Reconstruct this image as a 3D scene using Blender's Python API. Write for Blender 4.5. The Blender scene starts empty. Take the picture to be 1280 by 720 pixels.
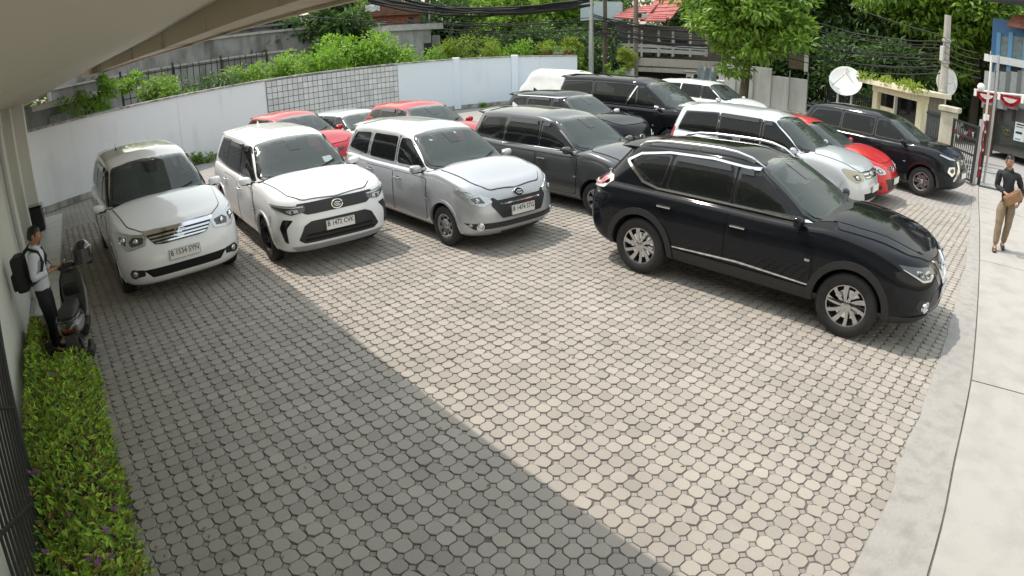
import bpy, bmesh, math, random
import numpy as np
from mathutils import Vector, Matrix, noise
from mathutils.bvhtree import BVHTree
from mathutils.geometry import delaunay_2d_cdt, intersect_point_tri_2d
R = math.radians
S = bpy.context.scene
COL = S.collection
rng = random.Random(7)

# ------------------------------------------------------------------ camera
# A wide surveillance lens: image radius is proportional to the angle off axis.
CAM_H, PITCH, ROLL, F_PX = 2.90, R(23.0), R(-1.10), 778.1
cam = bpy.data.cameras.new('camera')
cam_o = bpy.data.objects.new('camera', cam); COL.objects.link(cam_o)
_f = Vector((0, math.cos(PITCH), -math.sin(PITCH)))
_r0 = Vector((1, 0, 0)); _u0 = Vector((0, math.sin(PITCH), math.cos(PITCH)))
_r = math.cos(ROLL) * _r0 + math.sin(ROLL) * _u0
_u = -math.sin(ROLL) * _r0 + math.cos(ROLL) * _u0
m = Matrix((_r, _u, -_f)).transposed().to_4x4(); m.translation = (0, 0, CAM_H)
cam_o.matrix_world = m
S.render.engine = 'CYCLES'
cam.type = 'PANO'
cam.panorama_type = 'FISHEYE_LENS_POLYNOMIAL'
cam.sensor_width = 36.0; cam.sensor_fit = 'HORIZONTAL'
cam.fisheye_fov = R(180)
for k in range(5): setattr(cam, 'fisheye_polynomial_k%d' % k, 0.0)
cam.fisheye_polynomial_k1 = -1.0 / (F_PX * 36.0 / 1280.0)
cam.clip_start = 0.02; cam.clip_end = 2000
S.camera = cam_o

# ------------------------------------------------------------------ world, sun, exposure
SUN_AZ, SUN_EL = 150.0, 63.0      # sun stands to the left and slightly beyond the lot
w = bpy.data.worlds.new('World'); S.world = w; w.use_nodes = True
nt = w.node_tree; bg = nt.nodes['Background']
sky = nt.nodes.new('ShaderNodeTexSky'); sky.sky_type = 'NISHITA'; sky.sun_disc = False
sky.sun_elevation = R(SUN_EL); sky.sun_rotation = R(90 - SUN_AZ)
sky.air_density = 3.6; sky.dust_density = 1.6; sky.ozone_density = 2.2
hz = nt.nodes.new('ShaderNodeHueSaturation'); hz.inputs['Saturation'].default_value = 0.38      # humid white haze
nt.links.new(sky.outputs[0], hz.inputs['Color']); nt.links.new(hz.outputs[0], bg.inputs[0]); bg.inputs[1].default_value = 0.15
sl = bpy.data.lights.new('sun', 'SUN'); sl.energy = 2.1; sl.angle = R(0.55); sl.color = (1.0, 0.90, 0.81)
so = bpy.data.objects.new('sun', sl); COL.objects.link(so)
sd = Vector((math.cos(R(SUN_EL)) * math.cos(R(SUN_AZ)), math.cos(R(SUN_EL)) * math.sin(R(SUN_AZ)), math.sin(R(SUN_EL))))
so.rotation_euler = sd.to_track_quat('Z', 'Y').to_euler(); so.location = (0, 0, 30)
S.view_settings.view_transform = 'Standard'; S.view_settings.look = 'None'
S.view_settings.exposure = 0.82; S.view_settings.gamma = 1.0
S.cycles.max_bounces = 8; S.cycles.diffuse_bounces = 4; S.cycles.glossy_bounces = 3
S.cycles.transparent_max_bounces = 6; S.cycles.use_denoising = True

# ------------------------------------------------------------------ pixel -> place helper (a surveyor's helper: the distance is always given)
def ray(px, py):
    dx, dy = px - 640.0, 360.0 - py; rr = math.hypot(dx, dy); th = rr / F_PX
    return math.cos(th) * _f + (math.sin(th) / max(rr, 1e-9)) * (dx * _r + dy * _u)
def at(px, py, dist):
    """the point seen at that pixel at a horizontal distance dist from the camera's foot"""
    d = ray(px, py); return Vector((0, 0, CAM_H)) + d * (dist / math.hypot(d.x, d.y))
def gnd(px, py, z=0.0):
    d = ray(px, py); return Vector((0, 0, CAM_H)) + d * ((z - CAM_H) / d.z)

# ------------------------------------------------------------------ materials
MATS = {}
def nodemat(name):
    m = bpy.data.materials.new(name); m.use_nodes = True
    return m, m.node_tree, m.node_tree.nodes['Principled BSDF']
def sset(b, **kw):
    names = dict(col='Base Color', rough='Roughness', metal='Metallic', coat='Coat Weight', coatr='Coat Roughness',
                 spec='Specular IOR Level', ior='IOR', alpha='Alpha', trans='Transmission Weight', emit='Emission Color', emits='Emission Strength', sheen='Sheen Weight', sub='Subsurface Weight')
    for k, v in kw.items():
        if k in ('col', 'emit') and len(v) == 3: v = (*v, 1)
        b.inputs[names[k]].default_value = v
def mat(name, col, rough=0.5, var=0.0, scale=8.0, bump=0.0, bscale=40.0, **kw):
    """principled with optional value noise and fine relief"""
    if name in MATS: return MATS[name]
    m, t, b = nodemat(name); sset(b, col=col, rough=rough, **kw)
    tc = t.nodes.new('ShaderNodeTexCoord')
    if var:
        n = t.nodes.new('ShaderNodeTexNoise'); n.inputs['Scale'].default_value = scale; n.inputs['Detail'].default_value = 5; n.inputs['Roughness'].default_value = .65
        t.links.new(tc.outputs['Object'], n.inputs['Vector'])
        mx = t.nodes.new('ShaderNodeMix'); mx.data_type = 'RGBA'
        mx.inputs[6].default_value = (*[c * (1 - var) for c in col], 1); mx.inputs[7].default_value = (*[min(1, c * (1 + var)) for c in col], 1)
        rm = t.nodes.new('ShaderNodeMapRange'); rm.inputs[1].default_value = .3; rm.inputs[2].default_value = .7
        t.links.new(n.outputs[0], rm.inputs[0]); t.links.new(rm.outputs[0], mx.inputs[0]); t.links.new(mx.outputs[2], b.inputs['Base Color'])
    if bump:
        n2 = t.nodes.new('ShaderNodeTexNoise'); n2.inputs['Scale'].default_value = bscale; n2.inputs['Detail'].default_value = 4
        t.links.new(tc.outputs['Object'], n2.inputs['Vector'])
        bp = t.nodes.new('ShaderNodeBump'); bp.inputs['Strength'].default_value = bump; bp.inputs['Distance'].default_value = .02
        t.links.new(n2.outputs[0], bp.inputs['Height']); t.links.new(bp.outputs[0], b.inputs['Normal'])
    MATS[name] = m
    return m
def stained(name, col, stain, rough=.8, scale=.8, streak=6.0, lo=.52, hi=.72, amount=.7, bump=.1, bscale=30.0):
    """painted or cast surface with blotches and vertical streaks of dirt"""
    if name in MATS: return MATS[name]
    m, t, b = nodemat(name); sset(b, rough=rough)
    tc = t.nodes.new('ShaderNodeTexCoord'); mp = t.nodes.new('ShaderNodeMapping'); mp.inputs['Scale'].default_value = (streak, streak, .5)
    t.links.new(tc.outputs['Object'], mp.inputs[0])
    n = t.nodes.new('ShaderNodeTexNoise'); n.inputs['Scale'].default_value = 1; n.inputs['Detail'].default_value = 6; t.links.new(mp.outputs[0], n.inputs['Vector'])
    n2 = t.nodes.new('ShaderNodeTexNoise'); n2.inputs['Scale'].default_value = scale; n2.inputs['Detail'].default_value = 6; t.links.new(tc.outputs['Object'], n2.inputs['Vector'])
    ad = t.nodes.new('ShaderNodeMath'); ad.operation = 'ADD'; t.links.new(n.outputs[0], ad.inputs[0]); t.links.new(n2.outputs[0], ad.inputs[1])
    hf = t.nodes.new('ShaderNodeMath'); hf.operation = 'MULTIPLY'; hf.inputs[1].default_value = .5; t.links.new(ad.outputs[0], hf.inputs[0])
    rm = t.nodes.new('ShaderNodeMapRange'); rm.inputs[1].default_value = lo; rm.inputs[2].default_value = hi; rm.inputs[4].default_value = amount; t.links.new(hf.outputs[0], rm.inputs[0])
    mx = t.nodes.new('ShaderNodeMix'); mx.data_type = 'RGBA'; mx.inputs[6].default_value = (*col, 1); mx.inputs[7].default_value = (*stain, 1)
    t.links.new(rm.outputs[0], mx.inputs[0]); t.links.new(mx.outputs[2], b.inputs['Base Color'])
    if bump:
        n3 = t.nodes.new('ShaderNodeTexNoise'); n3.inputs['Scale'].default_value = bscale; t.links.new(tc.outputs['Object'], n3.inputs['Vector'])
        bp = t.nodes.new('ShaderNodeBump'); bp.inputs['Strength'].default_value = bump; bp.inputs['Distance'].default_value = .01
        t.links.new(n3.outputs[0], bp.inputs['Height']); t.links.new(bp.outputs[0], b.inputs['Normal'])
    MATS[name] = m; return m
def islandmat(name, cols, rough=.6, trans=0.0, noise_var=0.0, nscale=6.0, bump=0.0, bscale=60., spec=.5, stain=0.0):
    """each loose piece (leaf, paver, tile) takes its own tone out of a ramp"""
    if name in MATS: return MATS[name]
    m, t, b = nodemat(name); sset(b, rough=rough, spec=spec)
    g = t.nodes.new('ShaderNodeNewGeometry'); oi = t.nodes.new('ShaderNodeObjectInfo')
    ad = t.nodes.new('ShaderNodeMath'); ad.operation = 'ADD'; t.links.new(g.outputs['Random Per Island'], ad.inputs[0]); t.links.new(oi.outputs['Random'], ad.inputs[1])
    fr = t.nodes.new('ShaderNodeMath'); fr.operation = 'FRACT'; t.links.new(ad.outputs[0], fr.inputs[0])
    cr = t.nodes.new('ShaderNodeValToRGB'); e = cr.color_ramp.elements
    while len(e) < len(cols): e.new(.5)
    for i, c in enumerate(cols): e[i].position = i / max(1, len(cols) - 1); e[i].color = (*c, 1)
    t.links.new(fr.outputs[0], cr.inputs[0]); out = cr.outputs[0]
    tc = t.nodes.new('ShaderNodeTexCoord')
    if noise_var:
        n = t.nodes.new('ShaderNodeTexNoise'); n.inputs['Scale'].default_value = nscale; n.inputs['Detail'].default_value = 6
        t.links.new(g.outputs['Position'], n.inputs['Vector'])
        rm = t.nodes.new('ShaderNodeMapRange'); rm.inputs[1].default_value = .3; rm.inputs[2].default_value = .7; rm.inputs[3].default_value = 1 - noise_var; rm.inputs[4].default_value = 1 + noise_var
        t.links.new(n.outputs[0], rm.inputs[0])
        mx = t.nodes.new('ShaderNodeMix'); mx.data_type = 'RGBA'; mx.blend_type = 'MULTIPLY'; mx.inputs[0].default_value = 1
        t.links.new(out, mx.inputs[6]); t.links.new(rm.outputs[0], mx.inputs[7]); out = mx.outputs[2]
    if stain:       # dry oil and tyre marks
        n4 = t.nodes.new('ShaderNodeTexNoise'); n4.inputs['Scale'].default_value = 1.1; n4.inputs['Detail'].default_value = 8; n4.inputs['Roughness'].default_value = .7
        t.links.new(g.outputs['Position'], n4.inputs['Vector'])
        r4 = t.nodes.new('ShaderNodeMapRange'); r4.inputs[1].default_value = .60; r4.inputs[2].default_value = .76; r4.inputs[3].default_value = 1; r4.inputs[4].default_value = 1 - stain; t.links.new(n4.outputs[0], r4.inputs[0])
        m4 = t.nodes.new('ShaderNodeMix'); m4.data_type = 'RGBA'; m4.blend_type = 'MULTIPLY'; m4.inputs[0].default_value = 1; t.links.new(out, m4.inputs[6]); t.links.new(r4.outputs[0], m4.inputs[7]); out = m4.outputs[2]
    t.links.new(out, b.inputs['Base Color'])
    if bump:
        n3 = t.nodes.new('ShaderNodeTexNoise'); n3.inputs['Scale'].default_value = bscale; t.links.new(g.outputs['Position'], n3.inputs['Vector'])
        bp = t.nodes.new('ShaderNodeBump'); bp.inputs['Strength'].default_value = bump; bp.inputs['Distance'].default_value = .01
        t.links.new(n3.outputs[0], bp.inputs['Height']); t.links.new(bp.outputs[0], b.inputs['Normal'])
    if trans:
        tr = t.nodes.new('ShaderNodeBsdfTranslucent'); t.links.new(out, tr.inputs[0])
        ms = t.nodes.new('ShaderNodeMixShader'); ms.inputs[0].default_value = trans
        t.links.new(b.outputs[0], ms.inputs[1]); t.links.new(tr.outputs[0], ms.inputs[2])
        t.links.new(ms.outputs[0], t.nodes['Material Output'].inputs[0])
    MATS[name] = m; return m

def paint(name, col, metal=0.0, rough=.3):
    if name in MATS: return MATS[name]
    m, t, b = nodemat(name); sset(b, col=col, metal=metal, rough=rough, coat=.62 if max(col) < .03 else (.7 if col[1] < .02 else 1.0), coatr=.03, spec=.0 if max(col) < .1 else .3)
    # a thin film of dust dulls the clear coat unevenly
    tc = t.nodes.new('ShaderNodeTexCoord'); n = t.nodes.new('ShaderNodeTexNoise'); n.inputs['Scale'].default_value = 2.5; n.inputs['Detail'].default_value = 7
    t.links.new(tc.outputs['Object'], n.inputs['Vector'])
    rm = t.nodes.new('ShaderNodeMapRange'); rm.inputs[1].default_value = .35; rm.inputs[2].default_value = .75; rm.inputs[3].default_value = .02; rm.inputs[4].default_value = .10
    t.links.new(n.outputs[0], rm.inputs[0]); t.links.new(rm.outputs[0], b.inputs['Coat Roughness'])
    MATS[name] = m; return m

# ------------------------------------------------------------------ object helpers
def tagp(o, label=None, cat=None, group=None, kind=None):
    if label: o['label'] = label
    if cat: o['category'] = cat
    if group: o['group'] = group
    if kind: o['kind'] = kind
    return o
def thing(name, label, cat, loc=(0, 0, 0), rz=0.0, group=None):
    o = bpy.data.objects.new(name, None); COL.objects.link(o); o.empty_display_size = .2
    o.location = loc; o.rotation_euler = (0, 0, rz)
    return tagp(o, label, cat, group)
def sharp(me, ang=35):
    me.shade_smooth(); me.set_sharp_from_angle(angle=R(ang))
def obj(name, bm, ms, parent=None, smooth=None, loc=None, label=None, cat=None, group=None, kind=None):
    """link a bmesh (or a mesh) as ONE object"""
    if isinstance(bm, bmesh.types.BMesh):
        me = bpy.data.meshes.new(name); bm.normal_update(); bm.to_mesh(me); bm.free()
    else: me = bm
    if ms is not None and not me.materials:
        for k in (ms if isinstance(ms, (list, tuple)) else [ms]): me.materials.append(k)
    if smooth: sharp(me, smooth)
    o = bpy.data.objects.new(name, me); COL.objects.link(o)
    if parent is not None: o.parent = parent
    if loc is not None: o.location = loc
    return tagp(o, label, cat, group, kind)
def copy_tree(o, parent=None):
    c = o.copy(); COL.objects.link(c)
    if parent is not None: c.parent = parent; c.matrix_parent_inverse = o.matrix_parent_inverse
    for ch in o.children: copy_tree(ch, c)
    return c
def NB(): return bmesh.new()
def box(bm, c, s, rot=None, mi=0):
    """box centred at c with full sizes s"""
    vs = []
    M = rot if rot is not None else Matrix.Identity(3)
    for x in (-.5, .5):
        for y in (-.5, .5):
            for z in (-.5, .5): vs.append(bm.verts.new(Vector(c) + M @ Vector((x * s[0], y * s[1], z * s[2]))))
    for f in ((0, 1, 3, 2), (4, 6, 7, 5), (0, 4, 5, 1), (2, 3, 7, 6), (0, 2, 6, 4), (1, 5, 7, 3)):
        fc = bm.faces.new([vs[i] for i in f]); fc.material_index = mi
    return vs
def bbox_bevel(bm, c, s, b=.01, seg=2, rot=None, mi=0):
    vs = box(bm, c, s, rot, mi)
    es = {e for v in vs for e in v.link_edges}
    bmesh.ops.bevel(bm, geom=list(es), offset=b, segments=seg, affect='EDGES', profile=.6)
def tube(bm, pts, r, n=8, cap=True, mi=0):
    """tube along points; r number or list"""
    pts = [Vector(p) for p in pts]; rs = r if isinstance(r, (list, tuple)) else [r] * len(pts)
    rings = []; prev = None
    for i, p in enumerate(pts):
        d = (pts[min(i + 1, len(pts) - 1)] - pts[max(i - 1, 0)])
        d = d.normalized() if d.length > 1e-9 else Vector((0, 0, 1))
        if prev is None:
            a = d.orthogonal().normalized()
        else:
            a = (prev - d * prev.dot(d)); a = a.normalized() if a.length > 1e-6 else d.orthogonal().normalized()
        prev = a; b = d.cross(a)
        rings.append([bm.verts.new(p + (a * math.cos(t) + b * math.sin(t)) * rs[i]) for t in [2 * math.pi * k / n for k in range(n)]])
    for i in range(len(rings) - 1):
        for k in range(n):
            f = bm.faces.new((rings[i][k], rings[i][(k + 1) % n], rings[i + 1][(k + 1) % n], rings[i + 1][k])); f.material_index = mi
    if cap:
        f = bm.faces.new(rings[0][::-1]); f.material_index = mi
        f = bm.faces.new(rings[-1]); f.material_index = mi
def lathe(bm, prof, n=24, axis='Z', org=(0, 0, 0), mi=0, close=False):
    """revolve (r, h) profile"""
    rings = []
    for r, h in prof:
        ring = []
        for k in range(n):
            t = 2 * math.pi * k / n; c, s = r * math.cos(t), r * math.sin(t)
            p = {'Z': (c, s, h), 'Y': (c, h, s), 'X': (h, c, s)}[axis]
            ring.append(bm.verts.new(Vector(org) + Vector(p)))
        rings.append(ring)
    fs = []
    for i in range(len(rings) - 1):
        for k in range(n):
            fs.append(bm.faces.new((rings[i][k], rings[i][(k + 1) % n], rings[i + 1][(k + 1) % n], rings[i + 1][k])))
    if close:
        if prof[0][0] > 1e-6: fs.append(bm.faces.new(rings[0][::-1]))
        if prof[-1][0] > 1e-6: fs.append(bm.faces.new(rings[-1]))
    for f in fs: f.material_index = mi
    return rings
def prism(bm, poly, z0, z1, mi=0):
    """vertical prism over a ground polygon"""
    a = [bm.verts.new((p[0], p[1], z0)) for p in poly]; b = [bm.verts.new((p[0], p[1], z1)) for p in poly]
    n = len(poly)
    for i in range(n):
        f = bm.faces.new((a[i], a[(i + 1) % n], b[(i + 1) % n], b[i])); f.material_index = mi
    f = bm.faces.new(b); f.material_index = mi
    f = bm.faces.new(a[::-1]); f.material_index = mi
def text_mesh(s, size, extrude=.002, name='lettering'):
    c = bpy.data.curves.new(name, 'FONT'); c.body = s; c.size = size; c.extrude = extrude; c.align_x = 'CENTER'; c.align_y = 'CENTER'; c.resolution_u = 2
    o = bpy.data.objects.new(name, c); COL.objects.link(o)
    dg = bpy.context.evaluated_depsgraph_get(); dg.update()
    me = bpy.data.meshes.new_from_object(o.evaluated_get(dg)); me.name = name
    bpy.data.objects.remove(o); bpy.data.curves.remove(c); return me
def fixn(bm): bmesh.ops.recalc_face_normals(bm, faces=bm.faces[:])
# ------------------------------------------------------------------ shared car materials
def glass(name, col, tint, through, spec=.5):
    m, t, b = nodemat(name); sset(b, col=col, rough=.03, spec=spec)
    tr = t.nodes.new('ShaderNodeBsdfTransparent'); tr.inputs[0].default_value = (*tint, 1); ms = t.nodes.new('ShaderNodeMixShader'); ms.inputs[0].default_value = through
    t.links.new(b.outputs[0], ms.inputs[1]); t.links.new(tr.outputs[0], ms.inputs[2]); t.links.new(ms.outputs[0], t.nodes['Material Output'].inputs[0]); MATS[name] = m; return m
GLASS = glass('tinted_glass', (.010, .012, .013), (.55, .58, .58), .30, .4)
SCREEN = glass('windscreen_glass', (.085, .105, .105), (.80, .90, .88), .42, .6)
RUBBER = mat('rubber', (.018, .018, .019), rough=.75, var=.3, scale=20)
BLACKP = mat('black_plastic', (.02, .02, .021), rough=.5)
GLOSSB = mat('gloss_black', (.012, .012, .013), rough=.12, coat=.6)
DARK = mat('dark_gap', (.006, .006, .006), rough=.9)
CHROME = mat('chrome', (.75, .76, .78), rough=.09, metal=1.0)
ALLOY = mat('alloy', (.55, .56, .57), rough=.28, metal=1.0, var=.08)
DALLOY = mat('dark_alloy', (.05, .05, .055), rough=.3, metal=.7)
LAMP = mat('lamp_lens', (.55, .58, .60), rough=.16, coat=1.0, metal=.85, bump=.5, bscale=45)
LAMPD = mat('lamp_dark', (.05, .055, .06), rough=.06, coat=1.0)
LAMPY = mat('aged_lamp_lens', (.40, .36, .25), rough=.12, coat=1.0, metal=.35)
TAIL = mat('tail_lens', (.42, .02, .03), rough=.1, coat=1.0)
TAILW = mat('tail_clear', (.62, .55, .56), rough=.1, coat=1.0)
PLATE = mat('plate_white', (.78, .78, .76), rough=.45)
INK = mat('plate_ink', (.01, .01, .01), rough=.6)
VISOR = mat('smoked_visor', (.02, .02, .022), rough=.1, coat=.5)

def interp(pts, x):
    xs = [p[0] for p in pts]; ys = [p[1] for p in pts]
    if x <= xs[0]: return ys[0]
    if x >= xs[-1]: return ys[-1]
    for i in range(len(xs) - 1):
        if x <= xs[i + 1]:
            t = (x - xs[i]) / (xs[i + 1] - xs[i])
            # monotone cubic (finite-difference tangents)
            def tan(k):
                if k == 0 or k == len(xs) - 1: return None
                a = (ys[k] - ys[k - 1]) / (xs[k] - xs[k - 1]); b = (ys[k + 1] - ys[k]) / (xs[k + 1] - xs[k])
                return 0 if a * b <= 0 else 2 * a * b / (a + b)
            h = xs[i + 1] - xs[i]; s = (ys[i + 1] - ys[i]) / h
            m0 = tan(i); m1 = tan(i + 1); m0 = s if m0 is None else m0; m1 = s if m1 is None else m1
            return (2 * t ** 3 - 3 * t * t + 1) * ys[i] + (t ** 3 - 2 * t * t + t) * h * m0 + (-2 * t ** 3 + 3 * t * t) * ys[i + 1] + (t ** 3 - t * t) * h * m1
def half_loop(xr, xf, hw, cr, cf, nr, nf, nside=22, nq=12):
    """(x, y>=0) from rear centre round one side to front centre: a rounded rectangle"""
    pts = []
    for i in range(nq + 1):
        t = math.pi / 2 * i / nq
        pts.append((xr + cr - cr * math.cos(t) ** (2 / nr), hw * math.sin(t) ** (2 / nr)))
    a, b = xr + cr, xf - cf
    for i in range(1, nside): pts.append((a + (b - a) * i / nside, hw))
    for i in range(nq + 1):
        t = math.pi / 2 * i / nq
        pts.append((xf - cf + cf * math.sin(t) ** (2 / nf), hw * math.cos(t) ** (2 / nf)))
    return pts

def shell(bm, levels, capz_top, crown, capz_bot=None, ncap=10, mi=0):
    """levels: list of lists of (x,y,z) half loops with equal counts; mirrored, capped top (crowned) and bottom"""
    L = len(levels); n = len(levels[0])
    rows = []
    for lv in levels:
        right = [bm.verts.new((x, -y, z)) if y > 1e-5 else None for x, y, z in lv]
        left = [bm.verts.new((x, y, z)) if y > 1e-5 else None for x, y, z in lv]
        for i, (x, y, z) in enumerate(lv):
            if right[i] is None: right[i] = left[i] = bm.verts.new((x, 0, z))
        rows.append((right, left))
    for k in range(L - 1):
        for side in (0, 1):
            a, b = rows[k][side], rows[k + 1][side]
            for i in range(n - 1):
                q = [a[i], a[i + 1], b[i + 1], b[i]]
                if side: q = q[::-1]
                bm.faces.new(q).material_index = mi
    def cap(lv, row, cr, flip, zfun):
        prev = None
        for i in range(n):
            x, y, z = lv[i]
            if y <= 1e-5: line = [row[0][i]] * (ncap + 1)
            else:
                line = [row[0][i]]
                for j in range(1, ncap):
                    s = -1 + 2 * j / ncap
                    line.append(bm.verts.new((x, y * s, z + cr(x, y) * (1 - abs(s) ** 2.4))))
                line.append(row[1][i])
            if prev is not None:
                for j in range(ncap):
                    q = [prev[j], line[j], line[j + 1], prev[j + 1]]
                    q = [v for t, v in enumerate(q) if v not in q[:t]]
                    if len(q) >= 3:
                        if flip: q = q[::-1]
                        try: bm.faces.new(q).material_index = mi
                        except ValueError: pass
            prev = line
    cap(levels[-1], rows[-1], crown, False, None)
    cap(levels[0], rows[0], lambda x, y: 0, True, None)
    bmesh.ops.recalc_face_normals(bm, faces=bm.faces[:])

def bvh_of(bm):
    bm.verts.ensure_lookup_table(); return BVHTree.FromBMesh(bm)

def inside(poly, p):
    c = False; j = len(poly) - 1
    for i in range(len(poly)):
        if (poly[i][1] > p[1]) != (poly[j][1] > p[1]) and p[0] < (poly[j][0] - poly[i][0]) * (p[1] - poly[i][1]) / (poly[j][1] - poly[i][1]) + poly[i][0]: c = not c
        j = i
    return c
def rounded(poly, r=.02, n=3):
    """round the corners of a 2-D polygon"""
    out = []; N = len(poly)
    for i in range(N):
        p, a, b = Vector(poly[i]), Vector(poly[i - 1]), Vector(poly[(i + 1) % N])
        da, db = a - p, b - p; k = min(r, da.length * .45, db.length * .45)
        s, e = p + da.normalized() * k, p + db.normalized() * k
        for j in range(n + 1):
            t = j / n; out.append(tuple((1 - t) ** 2 * s + 2 * t * (1 - t) * p + t * t * e))
    return out
def patch(bm, bvhs, poly, frame, off=.004, depth=.012, res=.06, mi=0, rnd=.02, hole=None):
    """lay a 2-D polygon onto a shell: frame = (origin, U, V, D): points origin + u*U + v*V are cast along D"""
    O, U, V, D = frame
    poly = rounded(poly, rnd) if rnd else [tuple(p) for p in poly]
    bd = []
    for i in range(len(poly)):
        a, b = Vector(poly[i]), Vector(poly[(i + 1) % len(poly)]); k = max(1, int((b - a).length / res))
        for j in range(k): bd.append(tuple(a + (b - a) * j / k))
    nb = len(bd); pts = [Vector(p) for p in bd]
    us = [p[0] for p in bd]; vs = [p[1] for p in bd]
    u = min(us) + res / 2
    while u < max(us):
        v = min(vs) + res / 2
        while v < max(vs):
            if inside(bd, (u, v)) and min((Vector((u, v)) - q).length for q in pts[:nb]) > res * .45: pts.append(Vector((u, v)))
            v += res
        u += res
    hed = []
    if hole:
        hole = rounded(hole, rnd); h0 = len(pts)
        pts = [q for k, q in enumerate(pts) if k < nb or not inside(hole, q)]; h0 = len(pts); pts += [Vector(q) for q in hole]; hed = [(h0 + k, h0 + (k + 1) % len(hole)) for k in range(len(hole))]
    vv, ee, ff, ov, oe, of = delaunay_2d_cdt(pts, hed, [list(range(nb))], 1, 1e-6)
    if hole: ff = [f for f in ff if not inside(hole, sum((vv[i] for i in f), Vector((0, 0))) / len(f))]
    new = []
    for p in vv:
        q = O + U * p.x + V * p.y; best = None
        for t in bvhs:
            h = t.ray_cast(q - D * 3, D)
            if h[0] is not None and (best is None or h[3] < best[3]): best = h
        if best is None:
            for t in bvhs:
                h = t.find_nearest(q)
                if h[0] is not None and (best is None or h[3] < best[3]): best = h
        nn = best[1] if best[1].dot(D) < 0 else -best[1]; new.append(bm.verts.new(best[0] + (nn * .6 - D * .5).normalized() * off))
    fs = []
    for f in ff:
        if len(f) < 3: continue
        a, b, c = (new[i].co for i in f[:3])
        q = list(f) if (b - a).cross(c - a).dot(D) < 0 else list(f)[::-1]
        try: fc = bm.faces.new([new[i] for i in q]); fc.material_index = mi; fs.append(fc)
        except ValueError: pass
    # rim: turn the border back into the shell, so the piece has thickness
    be = [e for e in {e for f in fs for e in f.edges} if len([f for f in e.link_faces]) == 1]
    cache = {}
    for e in be:
        a, b = e.verts
        for v in (a, b):
            if v not in cache: cache[v] = bm.verts.new(v.co + D * (depth + off))
        l = e.link_loops[0]; v0, v1 = l.vert, l.link_loop_next.vert
        fc = bm.faces.new((v1, v0, cache[v0], cache[v1])); fc.material_index = mi
    return fs
XYZ = Vector((0, 0, 0))
def side_frame(s): return (XYZ, Vector((1, 0, 0)), Vector((0, 0, 1)), Vector((0, -s, 0)))     # s=+1 left side, -1 right side
FRONT = (XYZ, Vector((0, 1, 0)), Vector((0, 0, 1)), Vector((-1, 0, 0)))
REAR = (XYZ, Vector((0, 1, 0)), Vector((0, 0, 1)), Vector((1, 0, 0)))
TOP = (XYZ, Vector((1, 0, 0)), Vector((0, 1, 0)), Vector((0, 0, -1)))
def yaw_frame(s, ang, xo=0.0):
    """looking at the front corner on side s, turned ang degrees from straight ahead; u runs outward from the centreline"""
    a = R(ang); D = Vector((-math.cos(a), -s * math.sin(a), 0)); U = Vector((-math.sin(a), s * math.cos(a), 0))
    return (Vector((xo, 0, 0)), U, Vector((0, 0, 1)), D)

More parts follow.
